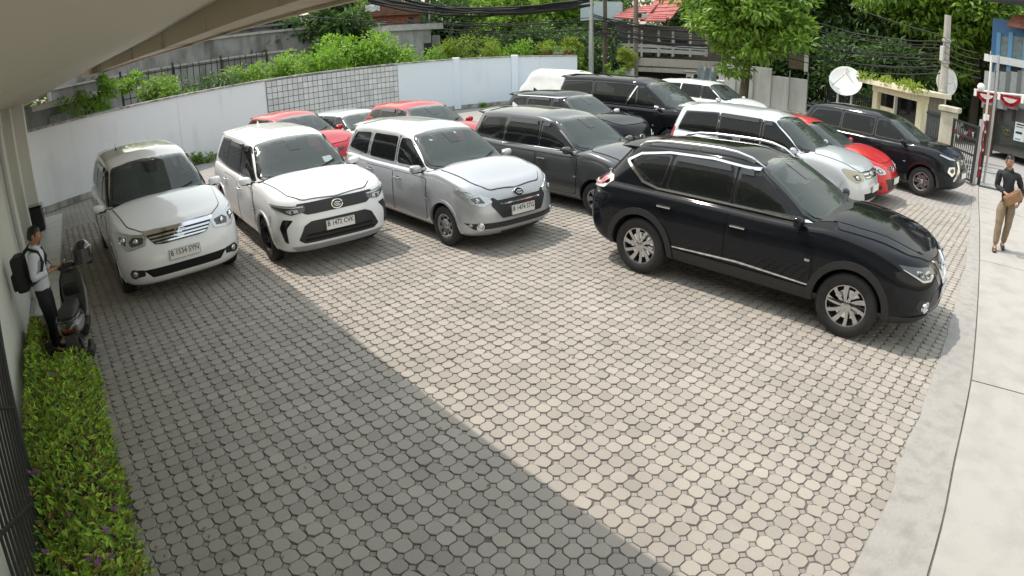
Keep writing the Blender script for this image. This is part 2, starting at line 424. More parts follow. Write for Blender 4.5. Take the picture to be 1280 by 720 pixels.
# ------------------------------------------------------------------ wheel
def make_wheel(parent, rt, rr, wd, style, s, x, y, steel=False):
    """tyre with a rim child; s=+1 for the left side"""
    bm = NB(); h = wd / 2
    prof = [(rr * .97, -h * .80), (rr + .01, -h * .95), (rr + (rt - rr) * .45, -h * 1.02), (rt - .03, -h * .96), (rt - .008, -h * .80), (rt, -h * .55),
            (rt, -h * .2), (rt - .006, -h * .17), (rt - .006, -h * .13), (rt, -h * .1), (rt, h * .1), (rt - .006, h * .13), (rt - .006, h * .17), (rt, h * .2), (rt, h * .55), (rt - .008, h * .80), (rt - .03, h * .96), (rr + (rt - rr) * .45, h * 1.02), (rr + .01, h * .95), (rr * .97, h * .80)]
    lathe(bm, prof, 40, 'Y')
    fixn(bm)
    t = obj('wheel', bm, RUBBER, parent, smooth=40); t.location = (x, y, rt)
    if s < 0: t.rotation_euler = (0, 0, math.pi)
    bm = NB()
    face = h * .72
    lathe(bm, [(rr, -h * .6), (rr * .93, -h * .5), (rr * .93, h * .5), (rr * .955, h * .84), (rr * 1.0, h * .88), (rr * 1.01, h * .84), (rr * .99, h * .8)], 40, 'Y', mi=0)
    lathe(bm, [(rr * .92, h * .1), (rr * .55, h * .12), (.001, h * .12)], 28, 'Y', mi=1)       # dark drum behind the spokes
    lathe(bm, [(rr * .70, h * .14), (rr * .70, h * .22), (rr * .3, h * .22)], 28, 'Y', mi=2)   # brake disc
    def spoke(a0, r0, r1, w0, w1, lean=0.0, tw=.0, mi=0, y0=face, y1=h * .82, th=.018):
        n = 4; prev = None
        for k in range(n + 1):
            q = k / n; r = r0 + (r1 - r0) * q; a = a0 + lean * q; wv = w0 + (w1 - w0) * q; yy = y0 + (y1 - y0) * q
            c = Vector((math.cos(a) * r, yy, math.sin(a) * r)); tdir = Vector((-math.sin(a), 0, math.cos(a)))
            ring = [bm.verts.new(c + tdir * wv / 2), bm.verts.new(c - tdir * wv / 2), bm.verts.new(c - tdir * wv * .4 - Vector((0, th, 0))), bm.verts.new(c + tdir * wv * .4 - Vector((0, th, 0)))]
            if prev:
                for j in range(4): bm.faces.new((prev[j], prev[(j + 1) % 4], ring[(j + 1) % 4], ring[j])).material_index = mi
            prev = ring
    if style == 'ten':
        for k in range(5):
            for d, wv in ((0, .060), (.62, .044)):
                spoke(2 * math.pi * k / 5 + d, rr * .2, rr * .95, .030, wv, lean=.20)
        lathe(bm, [(.001, face + .012), (rr * .15, face + .010), (rr * .24, face), (rr * .26, face - .02)], 20, 'Y')
    elif style == 'five2':
        for k in range(5):
            for d in (-.17, .17): spoke(2 * math.pi * k / 5 + d, rr * .2, rr * .95, .04, .05)
        lathe(bm, [(.001, face + .01), (rr * .15, face + .008), (rr * .25, face), (rr * .27, face - .02)], 20, 'Y')
    elif style == 'six2':
        for k in range(6):
            for d in (-.13, .16): spoke(2 * math.pi * k / 6 + d, rr * .2, rr * .95, .03, .045, mi=0)
        lathe(bm, [(.001, face + .01), (rr * .15, face + .008), (rr * .25, face), (rr * .27, face - .02)], 20, 'Y')
    elif style == 'steel':
        lathe(bm, [(rr * .93, h * .45), (rr * .80, h * .62), (rr * .55, h * .66), (rr * .42, h * .5), (rr * .26, h * .5), (rr * .22, h * .72), (.001, h * .74)], 32, 'Y')
        for k in range(8):
            a = 2 * math.pi * k / 8
            box(bm, (math.cos(a) * rr * .69, h * .655, math.sin(a) * rr * .69), (.034, .012, .05), Matrix.Rotation(-a, 3, 'Y'), mi=1)
    for k in range(5):
        a = 2 * math.pi * k / 5 + .3
        lathe(bm, [(.008, face - .01), (.008, face + .008), (.001, face + .008)], 6, 'Y', org=(math.cos(a) * rr * .19, 0, math.sin(a) * rr * .19), mi=2)
    fixn(bm)
    rm = ALLOY if style != 'six2k' else DALLOY
    obj('rim', bm, [rm, DARK, CHROME], t, smooth=40)
    return t

# ------------------------------------------------------------------ the car
def make_car(sp):
    name, label, cat = sp['name'], sp['label'], sp['cat']
    W, WB, H, rt = sp['W'], sp['WB'], sp['H'], sp['rt']
    xf = WB / 2 + sp['fo']; xr = xf - sp['L']; hw = W / 2
    P = sp['paint']
    root = thing(name, label, cat, (*sp['pos'], 0), R(sp['yaw']))
    if sp.get('group'): root['group'] = sp['group']
    top = sp['top']; zb0 = sp.get('zbot', .20)
    # ---- lower shell
    LV = sp.get('levels') or [(0, .10, .13, .10), (.05, .055, .07, .05), (.13, .022, .025, .015), (.26, .004, .004, .0), (.42, 0, 0, 0), (.56, .004, .02, .008), (.68, .003, .05, .02),
          (.78, .010, .085, .035), (.87, .020, .125, .05), (.94, .034, .175, .07), (.98, .054, .23, .09), (1.0, .085, .29, .115)]
    cf, cr, nf, nr = sp.get('cf', .62), sp.get('cr', .5), sp.get('nf', 2.9), sp.get('nr', 3.4)
    levels = []
    ztip = interp(top, xf)
    for v, iy, fi, ri in LV:
        k = sp.get('nose', 1.0)
        hl = half_loop(xr + ri, xf - fi * k, hw - iy, cr, cf - fi * k * .5, nr, nf)
        lv = []
        for x, y in hl:
            zt = interp(top, x); zb = interp(sp.get('bot', [(xr, zb0 + .07), (xr + .6, zb0), (xf - .7, zb0), (xf, zb0 + .02)]), x)
            lv.append((x, y, zb + (zt - zb) * v))
        levels.append(lv)
    body = NB()
    crown = sp.get('crown', .055)
    def sm(t): t = max(0, min(1, t)); return t * t * (3 - 2 * t)
    xtop = xf - LV[-1][2] * sp.get('nose', 1.0)
    shell(body, levels, None, lambda x, y: crown * sm((xtop - x) / .55) * sm((x - xr - .1) / .4), ncap=14)
    bt = bvh_of(body)
    # ---- cabin shell
    cab = NB(); C = sp['cabin']   # base: rear x, front x, half width ; roof: rear x, front x, half width
    roof = C['roof']              # (x, z) of the roof edge line
    CL = []
    VS = [0, .07, .14, .21, .28, .35, .42, .49, .56, .63, .70, .76, .82, .86, .9, .93, .96, .98, 1.0]
    for v in VS:
        e = 0 if v < .9 else ((v - .9) / .1)
        tight = .036 * e ** 2                        # rounding into the roof
        bul = .030 * math.sin(math.pi * min(1, v * .95))
        xb, xt = C['xr'][0] + (C['xr'][1] - C['xr'][0]) * v ** 1.1 + tight * .6, C['xf'][0] + (C['xf'][1] - C['xf'][0]) * v - tight * .8 + .045 * math.sin(math.pi * v)
        hwv = C['hw'][0] + (C['hw'][1] - C['hw'][0]) * v + bul - tight
        hl = half_loop(xb, xt, hwv, C.get('cr', .35), C.get('cf', .42), C.get('nr', 4.0), C.get('nf', 3.7), nside=38, nq=16)
        lv = []
        for x, y in hl:
            zb = interp(top, x) - .05; zt = interp(roof, x)
            lv.append((x, y, zb + (zt - zb) * (v if v < .9 else .9 + (v - .9) * (1.0 - .25 * e))))
        CL.append(lv)
    rc = C.get('crown', .05)
    xr1, xf1 = CL[-1][0][0], CL[-1][-1][0]
    shell(cab, CL, None, lambda x, y: rc * sm((xf1 - x) / .45) * sm((x - xr1) / .35) , ncap=12)
    ct = bvh_of(cab)
    both = [bt, ct]
    # ---- boolean wheel arches
    tmp = bpy.data.meshes.new('body'); body.to_mesh(tmp); body.free(); tmp.materials.append(P); tmp.materials.append(DARK)
    bo = bpy.data.objects.new('body', tmp); COL.objects.link(bo)
    cut = NB(); ra = rt + sp.get('arch', .055)
    for x in (-WB / 2, WB / 2):
        for s in (-1, 1):
            lathe(cut, [(ra, s * (hw - .36)), (ra, s * (hw + .2))], 40, 'Y', org=(x, 0, rt + .01), close=True, mi=1)
    for f in cut.faces: f.material_index = 1
    fixn(cut)
    cm = bpy.data.meshes.new('cut'); cut.to_mesh(cm); cut.free(); co = bpy.data.objects.new('cut', cm); COL.objects.link(co)
    md = bo.modifiers.new('arch', 'BOOLEAN'); md.operation = 'DIFFERENCE'; md.object = co; md.solver = 'EXACT'
    dg = bpy.context.evaluated_depsgraph_get(); dg.update()
    me = bpy.data.meshes.new_from_object(bo.evaluated_get(dg)); me.name = 'body'
    bpy.data.objects.remove(bo); bpy.data.objects.remove(co)
    bm = NB(); bm.from_mesh(me); bpy.data.meshes.remove(me)
    ops = [('s', pol) for _n, pol in sp['windows']] + [('f', sp['windscreen'])] + ([('r', sp['rearglass'])] if sp.get('rearglass') else [])
    kill = []
    for f in cab.faces:
        for kd, pol in ops:
            if kd == 's' and abs(f.normal.y) < .45: continue
            if kd == 'f' and f.normal.x < .25: continue
            if kd == 'r' and f.normal.x > -.25: continue
            hit = [inside(pol, (v.co.x, v.co.z) if kd == 's' else (v.co.y, v.co.z)) for v in f.verts]
            if all(hit): kill.append(f); break
            if any(hit): f.material_index = 1
    bmesh.ops.delete(cab, geom=list(set(kill)), context='FACES')
    for f in bm.faces:
        c = f.calc_center_median()
        if f.normal.z > .5 and C['xr'][0] + .05 < c.x < C['xf'][0] - .03 and abs(c.y) < C['hw'][0] - .02: f.material_index = 1
    cmesh = bpy.data.meshes.new('cab'); cab.to_mesh(cmesh); cab.free()
    n0 = len(bm.faces); bm.from_mesh(cmesh); bpy.data.meshes.remove(cmesh)
    # underbody and lower sides dark
    for f in bm.faces:
        if f.calc_center_median().z < zb0 + .02 and abs(f.normal.z) > .7: f.material_index = 1
    if sp.get('roofmat'):
        bm.faces.ensure_lookup_table()
        for f in bm.faces[n0:]:
            if f.calc_center_median().z > interp(roof, f.calc_center_median().x) - .015: f.material_index = 2
    ms = [P, DARK] + ([sp['roofmat']] if sp.get('roofmat') else [])
    obj('body', bm, ms, root, smooth=32)
    # ---- seats, wheel and dashboard behind the glass
    zb_ = interp(top, 0.2); x0 = C['xf'][0]; SEATM = mat('seat_cloth', (.075, .07, .065), rough=.9, var=.2); bmx = NB()
    for row, (xs, ys) in enumerate(((x0 - 1.22, (-.36, .36)), (x0 - 2.08, (-.38, 0, .38)))):
        for y in ys:
            b2 = NB(); bbox_bevel(b2, (xs, y, zb_ + .02), (.13, .46 if row == 0 else .36, .40), .04, 2, Matrix.Rotation(R(-12), 3, 'Y')); obj('seat', b2, SEATM, root, smooth=50)
            b2 = NB(); bbox_bevel(b2, (xs - .06, y, zb_ + .31), (.09, .25, .17), .03, 2); obj('headrest', b2, SEATM, root, smooth=50)
    b2 = NB(); tube(b2, [(x0 - .62 + .075 * math.sin(t), -.36 + .18 * math.cos(t), zb_ + .06 + .165 * math.sin(t)) for t in [2 * math.pi * k / 20 for k in range(21)]], .015, 6, cap=False); tube(b2, [(x0 - .62, -.36, zb_ + .06), (x0 - .45, -.36, zb_ - .02)], .03, 6); obj('steering_wheel', b2, BLACKP, root, smooth=60)
    b2 = NB(); bbox_bevel(b2, (x0 - .36, 0, zb_ - .0), (.42, 1.2, .10), .04, 2); obj('dashboard', b2, mat('dash_grey', (.05, .05, .05), rough=.7), root, smooth=50); bmx.free()
    # ---- wheels
    for x in (WB / 2, -WB / 2):
        for s in (-1, 1):
            make_wheel(root, rt, sp['rr'], sp.get('tw', .2), sp['wheel'], s, x, s * (hw - sp.get('tw', .2) / 2 - .015))
    # ---- arch lips / cladding
    wl = sp.get('lip', .035)
    for x in (WB / 2, -WB / 2):
        for s in (-1, 1):
            bm = NB()
            a0, a1 = R(-8), R(188); n = 16
            z0 = rt + .01
            pol = [(x + (ra - .006) * math.cos(a0 + (a1 - a0) * k / n), z0 + (ra - .006) * math.sin(a0 + (a1 - a0) * k / n)) for k in range(n + 1)]
            pol += [(x + (ra + wl) * math.cos(a1 + (a0 - a1) * k / n), z0 + (ra + wl) * math.sin(a1 + (a0 - a1) * k / n)) for k in range(n + 1)]
            patch(bm, [bt], pol, side_frame(s), off=.010 if wl < .05 else .016, depth=.03, res=.05, rnd=0)
            obj('wheel_arch', bm, sp.get('lipmat', P), root, smooth=40)
    # ---- doors: a dark gap sheet with the door skin a few mm proud of it
    for s in (-1, 1):
        for k, pol in enumerate(sp['doors']):
            bm = NB(); patch(bm, [bt], pol, side_frame(s), off=.003, depth=.004, res=.09, rnd=.05)
            cx = sum(p[0] for p in pol) / len(pol); cz = sum(p[1] for p in pol) / len(pol)
            g = .007
            inner = []
            for p in pol: inner.append((p[0] + (g if p[0] < cx else -g), p[1] + (g if p[1] < cz else -g)))
            for f in bm.faces: f.material_index = 1
            patch(bm, [bt], inner, side_frame(s), off=.0075, depth=.004, res=.09, mi=0, rnd=.05)
            d = obj('door', bm, [P, DARK], root, smooth=35)
            hx, hz = sp['handles'][k]
            bm = NB(); h = bt.ray_cast(Vector((hx, s * 3, hz)), Vector((0, -s, 0)))
            if h[0] is not None:
                y = h[0].y
                bbox_bevel(bm, (hx, y + s * .034, hz), (.19, .022, .026), .008, 2)
                for q in (-.08, .08): bbox_bevel(bm, (hx + q, y + s * .018, hz), (.025, .036, .024), .005, 1)
                box(bm, (hx + .0, y + s * .009, hz - .004), (.12, .004, .045), mi=1)
                obj('handle', bm, [sp.get('handlemat', P), DARK], d, smooth=40)
    # ---- cut lines of the bumpers: from lamp to wheel arch, front and rear
    for s in (-1, 1):
        for xa, za, xb_, zb2 in ((WB / 2 + ra * .86, rt + ra * .62, xf - .42, interp(top, xf - .42) - .27), (-WB / 2 - ra * .86, rt + ra * .62, xr + .22, interp(top, xr + .3) - .30)):
            if abs(xb_ - xa) < .06: continue
            bm = NB(); patch(bm, [bt], [(xa, za), (xb_, zb2), (xb_, zb2 + .009), (xa, za + .009)], side_frame(s), off=.004, depth=.004, res=.05, rnd=0); obj('bumper_gap', bm, DARK, root)
        h = bt.ray_cast(Vector((WB / 2 - ra - .10, s * 3, rt + ra * .95)), Vector((0, -s, 0)))
        if h[0] is not None:
            bm = NB(); bbox_bevel(bm, h[0] + Vector((0, s * .004, 0)), (.06, .012, .028), .004, 2); obj('side_repeater', bm, LAMP, root, smooth=50)
    # ---- mouldings along the side
    if sp.get('mould'):
        for s in (-1, 1):
            for pol in sp['mould']:
                bm = NB(); patch(bm, both, pol, side_frame(s), off=.012, depth=.02, res=.08, rnd=.004); obj('side_trim', bm, sp.get('mouldmat', CHROME), root, smooth=40)
    if sp.get('clad'):
        for s in (-1, 1):
            for pol in sp['clad']:
                bm = NB(); patch(bm, [bt], pol, side_frame(s), off=.012, depth=.03, res=.09, rnd=.01); obj('sill_cladding', bm, BLACKP, root, smooth=40)
    # ---- glass
    for s in (-1, 1):
        for wname, pol in sp['windows']:
            bm = NB()
            if True:
                cx = sum(p[0] for p in pol) / len(pol); cz = sum(p[1] for p in pol) / len(pol)
                big = [(p[0] + (.032 if p[0] > cx else -.032), p[1] + (.028 if p[1] > cz else -.028)) for p in pol]
                patch(bm, [ct], big, side_frame(s), off=.006, depth=.03, res=.055, mi=1, rnd=.05, hole=[(q[0] + (cx - q[0]) * .03, q[1] + (cz - q[1]) * .05) for q in pol])
            patch(bm, [ct], pol, side_frame(s), off=.011, depth=.006, res=.055, mi=0, rnd=.05)
            o = obj(wname, bm, [sp.get('sideglass', GLASS), GLOSSB if sp.get('frame', True) else P], root, smooth=40)
            if sp.get('visor') and wname != 'quarter_window':
                zt = max(p[1] for p in pol); xs = [p[0] for p in pol if p[1] > zt - .06]
                bm = NB(); a, b = min(xs), max(xs)
                patch(bm, [ct], [(a + .01, zt - .055), (b - .03, zt - .055), (b - .06, zt + .012), (a + .01, zt + .012)], side_frame(s), off=.026, depth=.02, res=.06, rnd=.01)
                obj('rain_visor', bm, VISOR, o, smooth=40)
    if sp.get('wintrim'):
        for s in (-1, 1):
            for pol in sp['wintrim']:
                bm = NB(); patch(bm, [ct], pol, side_frame(s), off=.024, depth=.02, res=.045, rnd=0); obj('window_trim', bm, CHROME, root, smooth=40)
    bm = NB(); ws = sp['windscreen']
    big = [(p[0] * 1.035, p[1] + (.018 if p[1] > sum(q[1] for q in ws) / len(ws) else -.03)) for p in ws]
    patch(bm, [ct], big, FRONT, off=.012, depth=.05, res=.045, mi=1, rnd=.06, hole=[(q[0] * .955, q[1] + (sum(k[1] for k in ws) / len(ws) - q[1]) * .09) for q in ws])
    patch(bm, [ct], ws, FRONT, off=.024, depth=.004, res=.045, mi=0, rnd=.08)
    wo = obj('windscreen', bm, [SCREEN, GLOSSB], root, smooth=70)
    # mirror block, sun shade strip and passes seen behind the glass are dark patches on it
    zc = max(p[1] for p in ws)
    bm = NB(); patch(bm, [ct], [(-.09, zc - .16), (.09, zc - .16), (.11, zc - .02), (-.11, zc - .02)], FRONT, off=.029, depth=.002, res=.045, rnd=.02)
    obj('mirror_shade', bm, mat('screen_dots', (.02, .024, .025), rough=.05, spec=.6), wo, smooth=40)
    for k, (sy, sz, sw, sh) in enumerate(sp.get('stickers', [])):
        bm = NB(); patch(bm, [ct], [(sy - sw, sz - sh), (sy + sw, sz - sh), (sy + sw, sz + sh), (sy - sw, sz + sh)], FRONT, off=.030, depth=.002, res=.04, rnd=.01)
        obj('sticker', bm, mat('sticker_pale', (.30, .36, .36), rough=.2), wo)
    if sp.get('rearglass'):
        bm = NB(); patch(bm, [ct], sp['rearglass'], REAR, off=.008, depth=.006, res=.09, mi=0, rnd=.06)
        obj('rear_window', bm, GLASS, root, smooth=40)
    # wipers
    zb = min(p[1] for p in ws)
    def onscreen(y, z):
        h = ct.ray_cast(Vector((xf + 1, y, z)), Vector((-1, 0, 0))); return h[0]
    yb = max(abs(p[0]) for p in ws)
    for y0, y1, z1 in ((-.62 * yb, .02 * yb, zb + .05), (.12 * yb, .74 * yb, zb + .10)):
        a = onscreen(y0, zb + .012); b = onscreen(y1, z1)
        if a and b:
            bm = NB()
            up = Vector((.05, 0, .012)); pts = [a.lerp(b, t) for t in (0, .2, .4, .6, .8, 1)]
            pts = [onscreen(q.y, q.z) + up for q in pts if onscreen(q.y, q.z)]
            tube(bm, pts, .011, 6)
            c = onscreen((y0 + y1) / 2, zb - .02)
            if c: tube(bm, [c + Vector((.02, 0, 0)), a.lerp(b, .5) + up * 1.6], .008, 5)
            obj('wiper', bm, BLACKP, root)
    # cowl: the black tray under the screen
    bm = NB(); xc = C['xf'][0]
    patch(bm, [bt], [(xc - .20, -yb * .95), (xc - .02, -yb * .86), (xc + .055, -yb * .45), (xc + .075, 0), (xc + .055, yb * .45), (xc - .02, yb * .86), (xc - .20, yb * .95)], TOP, off=.008, depth=.004, res=.09, rnd=.02)
    obj('cowl', bm, BLACKP, root, smooth=40)
    # bonnet: skin proud of a dark gap
    if sp.get('bonnet'):
        bm = NB(); g = .007; pol = sp['bonnet']
        patch(bm, [bt], pol, TOP, off=.004, depth=.008, res=.05, mi=1, rnd=.06)
        cx = sum(p[0] for p in pol) / len(pol)
        patch(bm, [bt], [(p[0] + (g if p[0] < cx else -g), p[1] * .988) for p in pol], TOP, off=.011, depth=.004, res=.05, mi=0, rnd=.06)
        bo = obj('bonnet', bm, [P, DARK], root, smooth=35)
        if sp.get('crease'):
            bm = NB()
            for s in (-1, 1):
                for pol in sp['crease']: patch(bm, [bt], [(x, s * y) for x, y in pol], TOP, off=.016, depth=.012, res=.08, rnd=.01)
            obj('bonnet_crease', bm, P, bo, smooth=60)
    # door mirrors
    mx, mz = sp['mirror']
    for s in (-1, 1):
        h = ct.ray_cast(Vector((mx, s * 3, mz)), Vector((0, -s, 0)))
        y = (h[0].y if h[0] is not None else s * hw * .85)
        bm = NB()
        bmesh.ops.create_uvsphere(bm, u_segments=16, v_segments=10, radius=1)
        for v in bm.verts:
            c = v.co
            b_ = lambda q: math.copysign(abs(q) ** .72, q)
            px = .075 * c.x if c.x > 0 else .03 * c.x
            v.co = Vector((px, b_(c.y) * .098 * (1 + .1 * c.z), b_(c.z) * .066 + (.012 * c.y * s)))
        bmesh.ops.translate(bm, verts=bm.verts, vec=(mx - .02, y + s * .135, mz + .055))
        for f in bm.faces:
            cc = f.calc_center_median()
            if cc.z < mz + .02: f.material_index = 1
        n0 = len(bm.faces)
        tube(bm, [(mx + .0, y - s * .01, mz - .0), (mx - .01, y + s * .05, mz + .01), (mx - .01, y + s * .09, mz + .03)], [.03, .024, .026], 8, mi=1)
        mo = obj('door_mirror', bm, [sp.get('mirmat', P), BLACKP], root, smooth=50)
    # ---- lamps, grille, plate and anything else laid on the front
    for (nm, pol, fr, ma, kw) in sp.get('front', []):
        kw = dict(kw); sym = kw.pop('sym', False); par = kw.pop('par', None); obs = []
        for s in ((-1, 1) if sym else (1,)):
            bm = NB(); F = fr(s) if callable(fr) else fr
            pp = [(u * s, v) for u, v in pol] if (sym and not callable(fr)) else pol
            patch(bm, kw.get('on', both) if kw.get('on') else [bt], pp, F, off=kw.get('off', .008), depth=kw.get('depth', .02), res=kw.get('res', .06), rnd=kw.get('rnd', .02))
            o = obj(nm, bm, ma, root, smooth=40); obs.append(o)
            for (n2, pol2, ma2, off2) in kw.get('subs', []):
                bm = NB(); pp = [(u * s, v) for u, v in pol2] if (sym and not callable(fr)) else pol2
                patch(bm, [bt], pp, F, off=off2, depth=.01, res=.05, rnd=kw.get('srnd', .015)); so_ = obj(n2, bm, ma2, o, smooth=40)
                if n2 == 'lamp_bowl':
                    cu = sum(q[0] for q in pp) / len(pp); cv_ = sum(q[1] for q in pp) / len(pp); h_ = bt.ray_cast(F[0] + F[1] * cu + F[2] * cv_ - F[3] * 3, F[3])
                    if h_[0] is not None:
                        rb = min(max(q[0] for q in pp) - min(q[0] for q in pp), max(q[1] for q in pp) - min(q[1] for q in pp)) * .36
                        bm = NB(); lathe(bm, [(.001, rb * .5), (rb * .45, rb * .42), (rb * .8, rb * .12), (rb * .85, .004), (rb, .012), (rb * 1.08, .0)], 16, 'X'); bm.transform(Matrix.Translation(h_[0] - F[3] * (off2 + .001)) @ (-F[3]).to_track_quat('X', 'Z').to_matrix().to_4x4()); fixn(bm)
                        tm = bpy.data.meshes.new('t'); bm.to_mesh(tm); bm.free(); b2 = NB(); b2.from_mesh(so_.data); k0 = len(b2.faces); b2.from_mesh(tm); b2.faces.ensure_lookup_table()
                        for f_ in b2.faces[k0:]: f_.material_index = 1
                        b2.to_mesh(so_.data); b2.free(); so_.data.materials.append(CHROME if ma2 is not LAMP else LAMPD); bpy.data.meshes.remove(tm); sharp(so_.data, 40)
    # round fog lamps
    for (y, z, r, ma) in sp.get('fogs', []):
        for s in (-1, 1):
            h = bt.ray_cast(Vector((xf + 1, s * y, z)), Vector((-1, 0, 0)))
            if h[0] is None: continue
            bm = NB(); lathe(bm, [(r * 1.35, -.01), (r * 1.3, .02), (r * 1.0, .024), (r * .95, .012)], 20, 'X'); lathe(bm, [(r * .97, .012), (r * .6, .02), (.001, .024)], 20, 'X', mi=1)
            nn = h[1]; ang = math.atan2(nn.y, nn.x) * .7
            bmesh.ops.rotate(bm, verts=bm.verts, cent=(0, 0, 0), matrix=Matrix.Rotation(ang, 3, 'Z')); fixn(bm)
            obj('fog_lamp', bm, [ma, LAMP], root, smooth=40, loc=h[0])
    # emblem
    if sp.get('emblem'):
        kind, z = sp['emblem']; h = bt.ray_cast(Vector((xf + 1, 0, z)), Vector((-1, 0, 0)))
        bm = NB(); ex, ez = (.075, .052)
        def ring(cy, cz, ry, rz, th, n=24):
            tube(bm, [(0, cy + ry * math.cos(t), cz + rz * math.sin(t)) for t in [2 * math.pi * k / n for k in range(n + 1)]], th, 6, cap=False)
        if kind == 'ovals':
            ring(0, 0, .082, .056, .008); ring(0, .012, .046, .019, .0065); ring(0, -.002, .020, .048, .0065)
        elif kind == 'd':
            lathe(bm, [(.001, .0), (.074, .0), (.078, -.006)], 24, 'X', mi=1)
            for v in bm.verts: v.co.z *= .75
            ring(0, 0, .080, .060, .008)
            # a slanted D-shaped chevron
            tube(bm, [(.008, .045, .012), (.008, -.02, .024), (.008, -.05, .004), (.008, -.02, -.026), (.008, .03, -.026), (.008, .045, -.008)], .007, 6)
            tube(bm, [(.008, .02, -.004), (.008, -.02, .004)], .007, 6)
        elif kind == 'ringbar':
            ring(0, 0, .075, .075, .009); bbox_bevel(bm, (.006, 0, 0), (.02, .19, .03), .004, 1)
        elif kind == 'diamonds':
            for a in (90, 210, 330):
                d = Vector((0, math.cos(R(a)), math.sin(R(a)))); q = Vector((0, -d.z, d.y))
                f = [bm.verts.new(Vector((.006, 0, 0)) + p) for p in (d * .0, d * .035 + q * .02, d * .07, d * .035 - q * .02)]; bm.faces.new(f)
                g = [bm.verts.new(v.co - Vector((.01, 0, 0))) for v in f]
                for i in range(4): bm.faces.new((f[i], g[i], g[(i + 1) % 4], f[(i + 1) % 4]))
        elif kind == 'wing':
            ring(0, 0, .085, .062, .008); tube(bm, [(.004, -.06, .02), (.004, -.03, -.005), (.004, 0, -.015), (.004, .03, -.005), (.004, .06, .02)], .007, 6)
        fixn(bm)
        o = obj('emblem', bm, [CHROME, GLOSSB], root, smooth=50, loc=h[0] + Vector((.014, 0, 0))); o.rotation_euler = (0, -R(sp.get('emtilt', 18)), 0)
    # number plate
    if sp.get('plate'):
        z, txt = sp['plate'][:2]; h = max((bt.ray_cast(Vector((xf + 1, y, zz)), Vector((-1, 0, 0)))[0].x for y in (-.2, 0, .2) for zz in (z - .06, z, z + .06)))
        bm = NB(); bbox_bevel(bm, (0, 0, 0), (.012, .43, .135), .004, 1); box(bm, (-.035, 0, 0), (.06, .30, .07), mi=1)
        p = obj('number_plate', bm, [PLATE, BLACKP], root, loc=(h + .014, 0, z))
        bm = NB()
        for b in ((0, .0655, .43, .004), (0, -.0655, .43, .004)): box(bm, (.0065, b[0], b[1]), (.002, b[2] - .006, b[3]))
        for b in (.2125, -.2125): box(bm, (.0065, b, 0), (.002, .004, .127))
        obj('plate_border', bm, INK, p)
        if txt:
            t = text_mesh(txt, .105, .002, 'plate_lettering'); t.materials.append(INK)
            to = obj('plate_lettering', t, None, p); to.rotation_euler = (R(90), 0, R(90)); to.location = (.0075, 0, .016)
            w_ = max(v.co.x for v in t.vertices) - min(v.co.x for v in t.vertices); to.scale = (.385 / w_, .92, 1)
    # tail lamps
    for (pol, ma, off) in sp.get('tail', []):
        for s in (-1, 1):
            bm = NB(); patch(bm, both, pol, side_frame(s), off=off, depth=.03, res=.05, rnd=.02); obj('tail_lamp', bm, ma, root, smooth=40)
    # roof rails, fin, spoiler
    if sp.get('rails'):
        x0, x1, ma = sp['rails']
        for s in (-1, 1):
            bm = NB(); pts = []; yy = C['hw'][1] - .045
            for k in range(11):
                t = k / 10; x = x0 + (x1 - x0) * t; h = ct.ray_cast(Vector((x, s * yy, 4)), Vector((0, 0, -1)))
                if h[0] is not None: pts.append(Vector((x, s * (yy - .05 * abs(2 * t - 1) ** 3), h[0].z + .055 - .05 * abs(2 * t - 1) ** 5)))
            tube(bm, pts, [.010] + [.020] * (len(pts) - 2) + [.010], 8)
            for p in (pts[1], pts[len(pts) // 2], pts[-2]): box(bm, p - Vector((0, 0, .03)), (.10, .03, .05))
            obj('roof_rail', bm, ma, root, smooth=50)
    if sp.get('fin'):
        x = sp['fin']; h = ct.ray_cast(Vector((x, 0, 4)), Vector((0, 0, -1)))
        if h[0] is not None:
            bm = NB(); z = h[0].z - .005
            a = [bm.verts.new(p) for p in ((x + .09, 0, z), (x - .06, .028, z), (x - .06, -.028, z), (x - .05, 0, z + .075), (x - .075, 0, z + .07))]
            for f in ((0, 1, 3), (0, 3, 2), (1, 4, 3), (2, 3, 4), (1, 2, 4), (0, 2, 1)): bm.faces.new([a[i] for i in f])
            fixn(bm); obj('antenna_fin', bm, sp.get('finmat', P), root)
    if sp.get('aerial'):
        x, y, ln = sp['aerial']; h = ct.ray_cast(Vector((x, y, 4)), Vector((0, 0, -1)))
        if h[0] is not None:
            bm = NB(); p = h[0]; lathe(bm, [(.02, 0), (.012, .03), (.001, .034)], 10, org=p); tube(bm, [p, p + Vector((-ln * .5, 0, ln * .85))], [.006, .003], 6); obj('aerial', bm, BLACKP, root)
    if sp.get('spoiler'):
        bm = NB(); x0, x1, dz = sp['spoiler']; yy = C['hw'][1] - .02
        z = interp(roof, x0) + rc * .7
        prof = [(x1 + .05, z - .005), (x0 + .02, z - dz * .2), (x0 - .1, z - dz * .55), (x0 - .11, z - dz * .75), (x1 + .02, z - .06)]
        ys = [-yy, -yy * .75, 0, yy * .75, yy]; rows = []
        for y in ys:
            k = rc * (1 - (abs(y) / yy) ** 2) - rc * .7
            rows.append([bm.verts.new((px + (.04 if abs(y) == yy else 0), y, pz + k)) for px, pz in prof])
        for a, b in zip(rows, rows[1:]):
            for i in range(5): bm.faces.new((a[i], a[(i + 1) % 5], b[(i + 1) % 5], b[i]))
        bm.faces.new(rows[0]); bm.faces.new(rows[-1][::-1]); fixn(bm)
        obj('roof_spoiler', bm, sp.get('spoilmat', P), root, smooth=40)
    return root
WHITE = paint('white_paint', (.80, .81, .82), 0, .32)
WHITE2 = paint('pearl_white_paint', (.83, .84, .85), 0, .3)
SILVER = paint('silver_paint', (.46, .475, .50), .55, .36)
SILVER2 = paint('pale_silver_paint', (.58, .61, .65), .45, .36)
